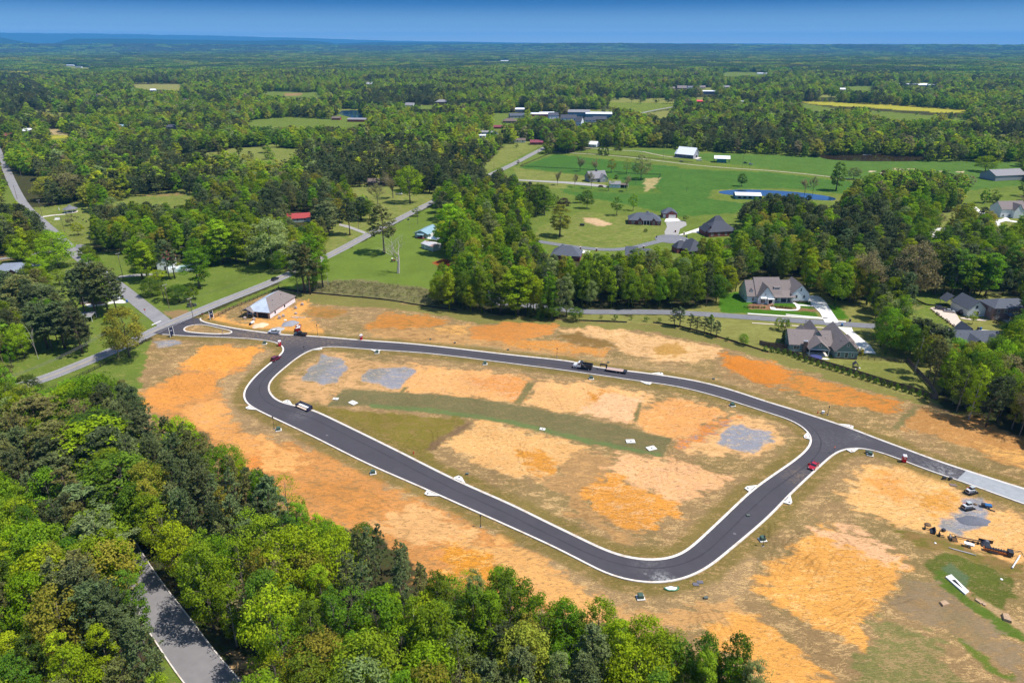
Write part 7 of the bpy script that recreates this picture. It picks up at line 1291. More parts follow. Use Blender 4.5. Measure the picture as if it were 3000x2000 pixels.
def bin_(px,py,label,m,rz=0):
 t=thing('wheelie_bin',label,'bin',(*G(px,py),.13),rz,'wheelie bins');MB().hull([(-.26,-.3,.05),(.26,-.3,.05),(.26,.3,.05),(-.26,.3,.05)],[(-.33,-.38,1.05),(.33,-.38,1.05),(.33,.38,1.05),(-.33,.38,1.05)]).build('body',m,t);MB().hull([(-.35,-.42,1.06),(.35,-.42,1.06),(.35,.42,1.06),(-.35,.42,1.06)],[(-.3,-.36,1.16),(.3,-.36,1.16),(.3,.36,1.16),(-.3,.36,1.16)]).build('lid',m,t)
 for s in(-1,1):MB().wheel((s*.3,.34,.14),.14,.06,10,ax='x').build('wheel',TYRE,t)
BL=mat('bin_blue',(.01,.14,.42),.5);BD=mat('bin_dark',(.02,.035,.07),.5)
for a in((1933.5,749,'bright blue bin on the street behind the green house',BL),(1952,739,'dark blue bin at the far kerb by the white driveway',BD),(2246,757.5,'dark blue bin at the kerb, left of two by the garage lawn',BD),(2252,758,'blue bin at the kerb, right of two by the garage lawn',BL),(255,633.5,'blue bin at the start of the white house drive',BL),(292,694.5,'blue bin by the kerb of the pine shaded forecourt',BL),(1508,546,'black bin on the left side of the round street end',BD),(1577,545.5,'black bin on the right side of the round street end',BD),(1576,554,'dark blue bin above the short white driveway',BD),(22,591,'black bin by the lane at the left edge',BD)):bin_(*a)
for a in((1551,534,'brick mailbox pillar at the mouth of the gravel driveway'),(1571,540,'brick mailbox pillar at the start of the long white driveway'),(1562.5,557,'brick mailbox pillar by the short white driveway'),(1478,571,'brick mailbox pillar on the near side of the curving street'),(1370,577,'brick mailbox pillar near the western slate roofs'),(1333,573.5,'brick mailbox pillar at the westernmost driveway')):
 t=thing('mailbox_pillar',a[2],'mailbox',(*G(a[0],a[1]),.1),0,'brick mailbox pillars');MB().box(-.4,.4,-.4,.4,0,1.7).build('pillar',W_BRICKR,t);MB().box(-.48,.48,-.48,.48,1.7,1.82).build('cap',CONC,t);MB().box(-.15,.15,-.43,-.401,1.1,1.4).build('letter_flap',BLK,t)
for a in((1850,743,'thin post mailbox by the pavement behind the left gable'),(2030,752,'dark post mailbox right of the green house driveway')):
 t=thing('post_mailbox',a[2],'mailbox',(*G(a[0],a[1]),.1),0);MB().box(-.05,.05,-.05,.05,0,1.1).build('post',WOODB,t);MB().box(-.12,.12,-.28,.28,1.1,1.35).build('box',BLK,t)
for px,py,sz,rz,lb in((771,916.5,1.6,-10,'pale concrete collar with a round hole, west end of the green swale'),(811,925.5,2.4,-38,'oblong pale concrete collar in the green swale'),(1448,1014,2.3,2,'square white concrete slab with a lid in the east end of the swale'),(1496,1030,2.4,22,'tilted pale concrete slab at the east tip of the swale'),(1246,986,1.5,-20,'small white concrete lid on the pale line of the swale')):
 t=thing('concrete_collar',lb,'concrete slab',(*G(px,py),.06),R(rz),'concrete collars in the swale');MB().box(-sz*.62,sz*.62,-sz*.45,sz*.45,0,.22).build('slab',CONC2,t,bevel=.03);MB().lathe([(.3,.221),(.3,.235)],(sz*.05,0,0),14).build('lid',BLKS,t)
q=[np.array(G(*p))for p in((2171,1326),(2184,1321),(2225,1360),(2216,1366))];c=sum(q)/4;t=thing('concrete_headwall','long white concrete flume with a dark pipe mouth in the green patch','headwall',(*c,.05));q=[tuple(p-c)for p in q]
MB().hull([(*p,0)for p in q],[(*p,.35)for p in q]).build('slab',mat('white_concrete',(.80,.78,.74),.8,.05,.8),t)
m0=(np.array(q[0])+np.array(q[1]))/2;m1=(np.array(q[2])+np.array(q[3]))/2;d_=(m1-m0)/np.linalg.norm(m1-m0);s_=m0+d_*1.5;e_=m0+d_*4.4;nn_=np.array([-d_[1],d_[0]])
MB().hull([(*(s_-nn_*.5),.351),(*(e_-nn_*.08),.351),(*(e_+nn_*.08),.351),(*(s_+nn_*.5),.351)],[(*(s_-nn_*.46),.365),(*(e_-nn_*.06),.365),(*(e_+nn_*.06),.365),(*(s_+nn_*.46),.365)]).build('pipe_mouth',DARK,t)
STN=mat('tan_stone',(.42,.28,.17),.9,.2,2,bump=.4)
for i,(px,py,s,lb)in enumerate(((2168,1387,1.1,'pale flat block alone on the slope below the flume'),(2311,1420,1.3,'big tan block beside the channel, rightmost'),(2246,1380,.7,'tan stone in the channel edge, first from the flume'),(2253,1384,.6,'tan stone in the channel edge, second from the flume'),(2261,1388,.6,'tan stone in the channel edge, third from the flume'))):
 o=MB().hull([(-s,-.6*s,0),(s,-.5*s,0),(.8*s,.6*s,0),(-.7*s,.6*s,0)],[(-.9*s,-.5*s,.5*s),(.85*s,-.45*s,.45*s),(.7*s,.5*s,.5*s),(-.6*s,.55*s,.42*s)]).build('stone_block',STN,None,bevel=.06);o.location=(*G(px,py),.05);o.rotation_euler=(0,0,i*.9+.3);tag(o,lb,'stone','stones along the channel')
t=thing('cement_spill','green hose ring around white cement powder at the lower bend','hose',(*G(1542,1351),.1));MB().tube([(1.7*math.cos(a)+.0,.85*math.sin(a),.12)for a in np.linspace(R(170),R(395),22)],.11,8).build('green_hose',mat('hose_green',(.02,.22,.10),.5),t)
MB().add([(1.4*math.cos(a)*(1+.12*math.sin(3*a)),.62*math.sin(a)*(1+.15*math.sin(5*a)),.05)for a in np.linspace(0,2*math.pi,24,endpoint=False)]+[(0,0,.17)],[(k,(k+1)%24,24)for k in range(24)]).build('powder',mat('cement_powder',(.62,.66,.64),.95,.15,4),t)
t=thing('trampoline','round blue trampoline on the lawn behind the green house','trampoline',(*G(1874,824.5),.1));MB().lathe([(2.0,.82),(2.0,.86)],n=24).build('mat',mat('trampoline_mat',(.03,.035,.08),.7),t);MB().lathe([(2.0,.8),(2.3,.8),(2.3,.92),(2.0,.92)],n=24).build('pad',mat('trampoline_pad',(.045,.055,.18),.6),t)
for k in range(6):MB().tube([(2.15*math.cos(k*1.047),2.15*math.sin(k*1.047),0),(2.15*math.cos(k*1.047),2.15*math.sin(k*1.047),.8)],.03,5).build('leg',STEELM,t)
t=thing('playset','brown play tower with a white spiral slide in the fenced yard','playset',(*G(1962,851),.1),R(-15))
for x in(-.8,.8):
 for y in(-.8,.8):MB().box(x-.07,x+.07,y-.07,y+.07,0,2.6).build('post',WOODB,t)
MB().box(-.9,.9,-.9,.9,1.35,1.5).build('deck',WOODB,t);b=MB();wing(b,b,-.9,.9,-.9,.9,2.6,1.0,'gable','y',.15,open_=True);b.build('roof',mat('playset_roof',(.05,.045,.05),.7),t);MB().box(-.9,.9,-.93,-.86,1.5,2.1).build('railing',WOODB,t)
MB().tube([(.9+.9*math.sin(k*.5)*.8+.3,.5-.9*math.cos(k*.5),1.5-k*.16)for k in range(10)],.28,8).build('spiral_slide',mat('slide_white',(.78,.76,.68),.35),t);b=MB();b.tube([(-.9,0,2.2),(-4.2,0,2.2)],.07,6);b.tube([(-4.2,0,2.2),(-4.3,-1.0,0)],.06,6);b.tube([(-4.2,0,2.2),(-4.3,1.0,0)],.06,6);b.build('swing_beam',WOODB,t)
for x in(-2.0,-3.2):MB().box(x-.2,x+.2,-.1,.1,.6,.65).build('swing_seat',mat('slide_white',(.78,.76,.68)),t)
o=MB().hull([(-2.0,-.5,0),(0,-1.0,0),(1.6,-.5,0),(.6,.4,0),(-.8,.6,0)],[(-1.9,-.45,.1),(0,-.9,.1),(1.5,-.45,.1),(.5,.35,.1),(-.7,.5,.1)]).build('patio_slab',CONC2,None);o.location=(*G(1896,824),.1);tag(o,'curved white patio slab between patio and right gable','patio')
t=thing('wooden_playset','small wooden climbing frame with a slide at the edge of the striped lawn','playset',(*G(1967+5,708),.1))if False else thing('wooden_playset','small wooden climbing frame with a slide at the wood edge right of the white house','playset',(*G(1946,688),.1),R(10))
for x in(-.7,.7):
 for y in(-.7,.7):MB().box(x-.08,x+.08,y-.08,y+.08,0,2.2).build('post',mat('cedar_wood',(.40,.20,.08)),t)
MB().box(-.8,.8,-.8,.8,1.1,1.25).build('deck',mat('cedar_wood',(.40,.20,.08)),t);MB().hull([(-.9,-.9,2.2),(.9,-.9,2.2),(.9,.9,2.2),(-.9,.9,2.2)],[(-.9,0,2.8),(.9,0,2.8),(.9,.05,2.8),(-.9,.05,2.8)]).build('roof',mat('pink_canvas',(.5,.30,.26)),t);MB().hull([(-.8,-.3,1.15),(-.8,.3,1.15),(-3.2,.3,.1),(-3.2,-.3,.1)],[(-.8,-.3,1.25),(-.8,.3,1.25),(-3.2,.3,.2),(-3.2,-.3,.2)]).build('slide',mat('slide_green',(.30,.42,.12),.4),t)
t=thing('tractor','small red and white tractor beside the bare lawn tree','tractor',(*G(905,603+32*.0+0),.1),R(200))if False else thing('tractor','small red and white tractor left of the leafless tree','tractor',(*G(903,601),.1),R(10));MB().box(-.6,1.3,-.35,.35,.6,1.2).build('bonnet',mat('machine_maroon',(.2,.02,.03)),t,bevel=.05);MB().box(-.9,.1,-.6,.6,1.9,2.0).build('canopy',TRIM,t);MB().tube([(-.8,0,1.0),(-.8,0,1.9)],.05,6).build('canopy_post',BLK,t);wheels(t,(-.6,),.65,.6,.35);wheels(t,(1.0,),.5,.35,.2)
t=thing('flagpole','thin flagpole with a hanging flag beside the blue roofed house','flagpole',(*G(940,556-4+0),.1))if False else thing('flagpole','flagpole with a small dark flag by the highway bend','flagpole',(*G(941.5,528),.1));MB().tube([(0,0,0),(0,0,8.0)],.05,6).build('pole',STEELM,t);MB().add([(0,0,7.9),(-1.5,.1,7.3),(-1.3,.2,6.3),(0,0,6.9),(0,.03,7.9),(-1.5,.13,7.3),(-1.3,.23,6.3),(0,.03,6.9)],[(0,1,2,3),(4,7,6,5),(0,4,5,1),(1,5,6,2),(2,6,7,3)]).build('flag',mat('flag_cloth',(.22,.05,.12),.8,.4,3,col2=(.05,.05,.22)),t)
for px,py,lb in((1337,519,'black covered trailer on the lawn left of the red brick house'),):t=thing('garden_trailer',lb,'trailer',(*G(px,py),.1),R(-12));MB().box(-1.6,1.6,-.8,.8,.4,1.5).build('box',BLK,t,bevel=.05);wheels(t,(0,),.85,.32,.2);MB().tube([(1.6,0,.45),(2.6,0,.4)],.04,6).build('drawbar',BLKS,t)
for i,(px,py,lb)in enumerate(((189,482,'dark bench nearest the gazebo on its right'),(192,490.5,'dark bench right of the gazebo, second down'),(205,478,'dark bench at the top right of the memorial lawn'),(215,478.5,'dark bench by the field track, rightmost'),(165,496.5,'dark bench just below the gazebo'),(172,499.5,'dark bench below the gazebo to the right'),(178,501,'dark bench below right of the gazebo'),(191,506,'dark bench low on the memorial lawn'),(198.5,510,'dark bench lowest on the memorial lawn'),(136,483,'white statue like marker at the path start'))):
 t=thing('garden_bench' if i<9 else 'stone_marker',lb,'bench' if i<9 else 'marker',(*G(px,py),.1),i*.7,'benches on the memorial lawn' if i<9 else None)
 if i<9:MB().box(-.8,.8,-.25,.25,.42,.5).build('seat',BLKS,t);MB().box(-.8,.8,.22,.28,.5,.95).build('backrest',BLKS,t);[MB().box(s-.04,s+.04,-.2,.2,0,.42).build('leg',BLKS,t)for s in(-.7,.7)]
 else:MB().box(-.3,.3,-.3,.3,0,1.0).build('plinth',CONC2,t);MB().lathe([(.2,1.0),(.25,1.3),(.12,1.7),(.14,1.9),(.05,2.05)],n=10).build('figure',CONC2,t)
kind(flat('garden_path_memorial',[(92,498),(120,494),(150,491.5),(150,493),(120,496),(94,500)],CONC,.125),'structure')
t=thing('grave_slab','white rectangular slab on the memorial lawn','slab',(*G(131,505),.1),R(10));MB().box(-1.7,1.7,-1.1,1.1,0,.3).build('base',CONC2,t);MB().box(-1.6,1.6,.7,1.0,.3,1.4).build('headstone',TRIM,t)
def limb_mesh(name,nodes,edges,mats,parent,sub=1):
 me=bpy.data.meshes.new(name);me.from_pydata([n[0]for n in nodes],edges,[]);o=bpy.data.objects.new(name,me);ROOT.objects.link(o);o.parent=parent
 sk=o.modifiers.new('skin','SKIN');
 if not me.skin_vertices:me.attributes.new('skin','FLOAT','POINT')if False else None
 bm=bmesh.new();bm.from_mesh(me);ly=bm.verts.layers.skin.verify();bm.verts.ensure_lookup_table()
 for i,n in enumerate(nodes):bm.verts[i][ly].radius=(n[1],n[1]);bm.verts[i][ly].use_root=(i==0)
 bm.to_mesh(me);bm.free();ss=o.modifiers.new('smooth','SUBSURF');ss.levels=ss.render_levels=sub;me.materials.append(mats);return o
SKIN=mat('skin',(.45,.27,.19),.6,.05);HAIR=mat('dark_hair',(.02,.014,.01),.8)
def person(label,loc,rz,shirt,trousers):
 t=thing('person',label,'person',loc,rz);V=[];E_=[]
 def c(p,r_,fr=None):V.append((p,r_));(E_.append((fr,len(V)-1))if fr is not None else None);return len(V)-1
 pel=c((0,0,.98),.13);ch=c((0,0,1.32),.145,pel);nk=c((0,0,1.5),.06,ch);hd=c((.02,0,1.62),.095,nk);c((.03,0,1.72),.085,hd)
 for s in(-1,1):
  hp=c((0,s*.1,.9),.09,pel);kn=c((.03,s*.12,.5),.06,hp);an=c((-.02,s*.13,.1),.042,kn);c((.14,s*.14,.05),.035,an)
  sh=c((0,s*.19,1.42),.06,ch);el=c((.04,s*.26,1.14),.043,sh);wr=c((.2,s*.24,.96),.03,el);pm_=c((.26,s*.235,.93),.032,wr)
  for k in range(4):c((.33-.01*abs(k-1.5),s*(.205+.02*k),.90),.009,pm_)
  c((.27,s*.19,.90),.01,pm_)
 limb_mesh('body',V,E_,SKIN,t);S=[];SE=[]
 def d(p,r_,fr=None):S.append((p,r_));(SE.append((fr,len(S)-1))if fr is not None else None);return len(S)-1
 a=d((0,0,.95),.15);b=d((0,0,1.32),.165,a);d((0,0,1.45),.10,b)
 for s in(-1,1):q=d((0,s*.19,1.42),.078,b);d((.03,s*.25,1.2),.062,q)
 limb_mesh('shirt',S,SE,shirt,t);S=[];SE=[];a=d((0,0,.98),.145)
 for s in(-1,1):q=d((0,s*.1,.88),.108,a);k_=d((.03,s*.12,.5),.078,q);d((-.02,s*.13,.12),.062,k_)
 limb_mesh('trousers',S,SE,trousers,t)
 MB().lathe([(.06,1.66),(.105,1.70),(.10,1.77),(.05,1.81)],(.01,0,0),10).build('hair',HAIR,t,smooth=True);b=MB();b.cbox((.118,0,1.655),(.03,.025,.04));b.cbox((.105,0,1.605),(.012,.045,.010));b.build('nose_and_mouth',mat('lips',(.38,.18,.14)),t)
 for s in(-1,1):MB().lathe([(.012,0),(.012,.012)],(.108,s*.035,1.675),6).build('eye',HAIR,t);MB().cbox((.02,s*.098,1.65),(.035,.015,.05)).build('ear',SKIN,t)
 return t
person('person in blue clothes at the open door of the bright red car',(*G(1863.5,1066.5),.14),R(-60),mat('blue_shirt',(.03,.06,.22),.8),mat('navy_trousers',(.015,.018,.05),.8))
u=math.cos(R(-13)),math.sin(R(-13));ho_=np.array(G(621.1,731.7))-np.array(u)*14.2
def onroof(lx,ly,z):return(ho_[0]+lx*u[0]-ly*u[1],ho_[1]+lx*u[1]+ly*u[0],z)
person('roofer in a dark red shirt standing on the far roof slope of the new house',onroof(8.4,16.4,7.15),R(200),mat('maroon_shirt',(.16,.02,.03),.8),mat('dark_jeans',(.03,.035,.06),.8))
person('roofer in a pale shirt on the porch ridge of the new house',onroof(3.1,.3,4.4),R(30),mat('pale_shirt',(.6,.58,.56),.8),mat('brown_trousers',(.12,.08,.05),.8))
for i,(px,py,nm,lb)in enumerate(((2168,1100.5,'stacked_crate','dark crate stack below the pale road end, left of two'),(2182,1101.5,'stacked_crate','dark crate stack below the pale road end, right of two'))):
 t=thing(nm,lb,'crate',(*G(px,py),.1),.3*i,'crates beside the unfinished road');MB().box(-.5,.5,-.4,.4,0,.12).build('pallet',PAL,t);MB().box(-.45,.45,-.35,.35,.13,.75).build('crate_body',BLKS,t,bevel=.03)
t=thing('steel_plate','flat rusty steel plate lying below the dark crates','plate',(*G(2189,1114),.12),R(-10));MB().box(-.9,.9,-.6,.6,0,.05).build('plate',mat('rust_plate',(.17,.12,.10),.8,.2,3),t)
for i,(px,py,s,lb)in enumerate(((2131,1205,.9,'dark clod of earth above the row of attachments'),(2240,1158,.5,'small dark lump beside the gravel pad'),(2300,1330,.35,'tiny white scrap in the green patch'),(2148,1247,.3,'small white scrap below the attachment row'))):
 o=MB().lathe([(s,0),(s*.8,.3*s),(s*.3,.5*s)],n=9).build('earth_clod' if i<2 else 'white_scrap',mat('brown_clod',(.16,.10,.05),.95,.3,4)if i<2 else TRIM,None,bevel=0);o.location=(*G(px,py),.08);tag(o,lb,'clod' if i<2 else 'scrap')
def lens(P):return np.concatenate([[0],np.cumsum(np.hypot(*np.diff(P,axis=0).T))])
def along(P,s):
 L_=lens(P);return np.array([np.interp(s,L_,P[:,0]),np.interp(s,L_,P[:,1])])
def rail_fence(pts,label,h=1.3,rails=3,gap=2.6,m=WOODB,pw=.14,name='rail_fence',maxp=95):
 P=np.array(GP(pts));L_=lens(P)[-1];gap=max(gap,L_/maxp);n=int(L_/gap)
 root=thing(name,label,'fence',(*P[0],.05));o0=P[0];pm_=MB().box(-pw/2,pw/2,-pw/2,pw/2,0,h+.08)
 pe=None;q=[along(P,L_*k/n)-o0 for k in range(n+1)]
 for k in range(n+1):
  if pe is None:pe=pm_.build('post',m,root);pe.location=(*q[k],0)
  else:c=pe.copy();ROOT.objects.link(c);c.location=(*q[k],0)
 b=MB()
 for k in range(n):
  a,c=q[k],q[k+1];an=math.atan2(*(c-a)[::-1]);l_=float(np.linalg.norm(c-a));mid=(a+c)/2
  for r_ in range(rails):b.cbox((*mid,h*(.3+.62*r_/max(1,rails-1))),(l_,.05,.15),an)
 b.build('rails',m,root);return root
def board_fence(pts,label,h=1.8,m=WOODB,name='privacy_fence',gap=2.4):
 P=np.array(GP(pts));L_=lens(P)[-1];n=max(2,int(L_/gap));root=thing(name,label,'fence',(*P[0],.05));q=[along(P,L_*k/n)-P[0]for k in range(n+1)];b=MB();pe=None
 for k in range(n):
  a,c=q[k],q[k+1];an=math.atan2(*(c-a)[::-1]);l_=float(np.linalg.norm(c-a));d=(c-a)/l_;w_=.2
  for j in range(int(l_/w_)+1):b.cbox((*(a+d*(j+.5)*w_),h/2+.03*math.sin(j*5+k)),(w_*.93,.03,h),an)
  for z in(.4,h-.4):b.cbox((*((a+c)/2+np.array([-d[1],d[0]])*.05),z),(l_,.05,.1),an)
 b.build('boards',m,root)
 for k in range(n+1):
  if pe is None:pe=MB().box(-.07,.07,-.07,.07,0,h+.12).build('post',m,root);pe.location=(*q[k],0)
  else:c=pe.copy();ROOT.objects.link(c);c.location=(*q[k],0)
 return root
FB_=mat('fence_boards',(.12,.075,.052),.9,.3,2,stretch=(1,1,.2),col2=(.16,.11,.08));FBK=mat('dark_fence_paint',(.022,.018,.018),.7,.2,3);FBR=mat('brown_fence_rails',(.15,.085,.06),.9,.25,3)
board_fence([(1747,792),(1774,801),(1840,822),(1900,840),(1960,858),(2040,883),(2100,900),(2150,919)],'long brown board fence between the orange lots and the green house yard',1.9,FB_)
board_fence([(2082,829),(2110,860),(2140,893),(2152,919)],'brown board fence running down the wood side of the yard',1.9,FB_);rail_fence([(1964,826),(2030,829),(2084,833)],'brown rail fence right of the green house',1.5,3,2.4,FBR);board_fence([(1744,790),(1760,794),(1808,800)],'short brown board fence left of the green house',1.8,FB_)
rail_fence([(494,730),(530,711),(580,690),(640,665),(641,660)],'dark rail fence behind the new house along the highway verge',1.3,3,2.6,FBK);rail_fence([(104,903),(140,886),(200,858),(262,828),(300,806),(336,784)],'dark rail fence along the highway below the junction',1.3,3,2.6,FBK)
rail_fence([(1195,382.5),(1264,353.5)],'dark rail fence climbing beside the highway to the farm lane',1.3,3,3,FBK);rail_fence([(1195,383),(1280,387.5),(1350,391),(1372,393)],'dark rail fence along the lower side of the far paddock, left part',1.3,3,3,FBK);rail_fence([(1410,396),(1460,401),(1518,402.5),(1512,411)],'dark rail fence along the lower side of the far paddock, right part',1.3,3,3,FBK)
rail_fence([(1266,351),(1320,351.5),(1400,357),(1470,362.5),(1560,371),(1592,374)],'brown rail fence along the farm lane',1.3,3,3,FBR)
def silt(pts,label):
 P=np.array(GP(pts));root=thing('silt_fence',label,'silt fence',(*P[0],.05));C=catmull(P-P[0],1.5);n=len(C);b=MB();N=normals2(C);rs=random.Random(4);hs=[.55+.25*rs.random()for _ in range(n)]
 b.add([(*C[i],0)for i in range(n)]+[(*(C[i]+N[i]*.1),hs[i])for i in range(n)]+[(*(C[i]+N[i]*.13),hs[i])for i in range(n)]+[(*(C[i]+N[i]*.03),0)for i in range(n)],[(i,i+1,n+i+1,n+i)for i in range(n-1)]+[(n+i,n+i+1,2*n+i+1,2*n+i)for i in range(n-1)]+[(2*n+i,2*n+i+1,3*n+i+1,3*n+i)for i in range(n-1)]);b.build('fabric',mat('silt_fabric',(.012,.012,.014),.7),root)
 pe=None
 for k in range(0,n,2):
  if pe is None:pe=MB().box(-.03,.03,-.03,.03,0,.95).build('stake',WOODB,root);pe.location=(*C[k],0)
  elif k%6==0:c=pe.copy();ROOT.objects.link(c);c.location=(*C[k],0)
silt([(638,663),(700,672),(763,678),(888,690),(950,700),(1000,707),(1050,714)],'black silt fence along the scrub above the northern lots');silt([(1330,737),(1426,740.5),(1440,741)],'short black silt fence by the single cedar below the street');silt([(1500,742),(1545,748),(1600,760),(1640,772),(1700,790),(1764,810)],'black silt fence below the row of young pines');silt([(2090,682),(2115,695),(2128,701),(2160,703),(2175,704)],'black silt fence behind the two parked cars')
POLE=mat('pole_wood',(.17,.125,.095),.9,.2,2);WIRE=mat('wire',(.05,.05,.055),.5)
def pole(px,py,topy,label,arms=1,rz=0.,r_=.16,group='wooden utility poles'):
 h=height_at(px,py,topy);t=thing('utility_pole',label,'utility pole',(*G(px,py),.05),rz,group);MB().tube([(0,0,0),(0,0,h)],[r_,r_*.6],8).build('pole',POLE,t)
 for k in range(arms):
  z=h-.4-k*1.1;MB().box(-1.2,1.2,-.06,.06,z-.08,z+.08).build('crossarm',mat('pale_crossarm',(.42,.39,.36),.8),t)
  for s in(-1.05,0,1.05):MB().lathe([(.05,z+.08),(.09,z+.16),(.04,z+.28)],(s,0,0),6).build('insulator',CONC2,t)
 if arms:MB().lathe([(.2,0),(.2,.75)],(.28,0,h-2.4),8).build('transformer_can',STEELM,t)
 return(*G(px,py),h)
PL={}
for k,a in{'a':(447,746.5,684,'tall pole standing in the entrance island',1,R(60)),'b':(389,708,653,'tall pole at the junction corner behind the island pole',1,R(60)),'c':(283.5,640,581,'tall pole beside the white house drive',1,R(60)),'d':(210,564,542,'pole by the bushes below the memorial lawn',1,R(60)),'e':(148.5,533,496,'thin pole on the memorial lawn',0,0),'f':(98,499.5,459,'pole at the upper corner of the memorial lawn',1,R(60)),'g':(40,458,424,'pole left of the side road, far up',0,0),'i':(274,822,752,'pole beside the big spring oak',1,R(60)),'j':(960,514.5,478,'pole at the highway bend by the blue roofed house',1,R(40)),'k':(824,526,495,'thin pole by the gravel track',0,0),'l':(1199,383,371,'thin pole where the paddock fence meets the highway',0,0),'m':(1236,355.5,336,'pole at the highway end of the farm lane',1,0),'n':(1349,356,340,'thin pole along the farm lane fence',0,0),'o':(1523,368,346,'thin pole beside the barn drive',0,0),'p':(1704,387,356,'thin pole between pole shed and pasture',0,0),'q':(1722,386,366,'thin pole in the green pasture',0,0),'r':(1459.5,423,405,'pole right of the white outbuilding',0,0),'s':(979,443,426,'thin pole near the maple lawn',0,0),'t':(1577,440,428,'thin green topped pole in the lush field',0,0),'u':(51,412,388,'pole right of the side road, far up',0,0),'v':(1134.5,392,372,'pole on the lawn left of the highway',0,0)}.items():PL[k]=pole(*a)
def wire(a,b,label,sag=1.2,r_=.03,off=(0,)):
 b_=MB();A=np.array(a);B=np.array(b);d=(B-A)[:2];nrm=np.array([-d[1],d[0]])/np.linalg.norm(d)
 for o in off:b_.tube([tuple(A+(B-A)*t+np.array([*(nrm*o),-.3-sag*4*t*(1-t)]))for t in np.linspace(0,1,11)],r_,4)
 o=b_.build('power_line',WIRE,None);tag(o,label,'power line','power lines')
wire(PL['a'],PL['b'],'wires between the island pole and the junction corner pole',1,.03,(-.9,.9));wire(PL['b'],PL['c'],'wires from the junction corner pole to the house drive pole',1.5,.03,(-.9,.9));wire(PL['c'],PL['d'],'wires from the house drive pole past the grove',1.6,.03,(-.9,.9));wire(PL['d'],PL['f'],'wires along the memorial lawn',2,.03,(-.9,.9))
wire(PL['a'],PL['i'],'wires from the island pole down to the oak pole',2,.03,(-.9,.9));wl_=(*G(0,930),9.5);wire(PL['i'],wl_,'pale double wires sweeping over the lower left lawn',2,.045,(-.9,0,.9));wire(PL['a'],PL['j'],'long wires along the highway towards the blue roofed house',4,.03,(-.9,.9));wire(PL['j'],PL['m'],'wires running up the highway past the wood',5,.03,(0,))
b=MB().tube([(*PL['a'][:2],PL['a'][2]-1.5),(*G(470,757),.1)],.03,4).build('guy_wire',mat('guy_guard',(.55,.42,.12)),None);tag(b,'yellowish guy wire anchored in the entrance island','guy wire')
WAT=mat('pond_water',(.006,.02,.055),.07,.2,.05,spec=.8,bump=.02)
def water(name,pts,m,z=.14):P=[tuple(p)for p in smooth_path(catmull(GP(pts),4,True),3,True)];kind(flat(name,P,m,z,True),'structure')
WB=mat('blue_pond_water',(.010,.040,.12),.10,.25,.06,spec=.6);WBR=mat('brown_pond_water',(.035,.022,.012),.12,.3,.05,spec=.5)
water('farm_pond_water',[(1647,440),(1700,436),(1780,438),(1860,445),(1922,455),(1918,461),(1870,459),(1780,451),(1690,449),(1655,445)],WB)
water('brown_pond_water',[(1880,357),(1930,355),(2000,354),(2080,356),(2140,362),(2110,370),(2040,371),(1960,370),(1900,366)],WBR);water('meadow_pond_water',[(772,256),(810,254),(845,256),(845,268),(835,276),(815,272),(785,264)],WB)
t=thing('jetty','small grey jetty on the far bank of the brown pond','jetty',(*G(1991,356.5),.1),0);MB().box(-5,5,-1.5,1.5,.4,.6).build('deck',CONC,t);[MB().box(x-.1,x+.1,-.1,.1,-.2,.4).build('pile',WOODB,t)for x in(-4.5,4.5)]
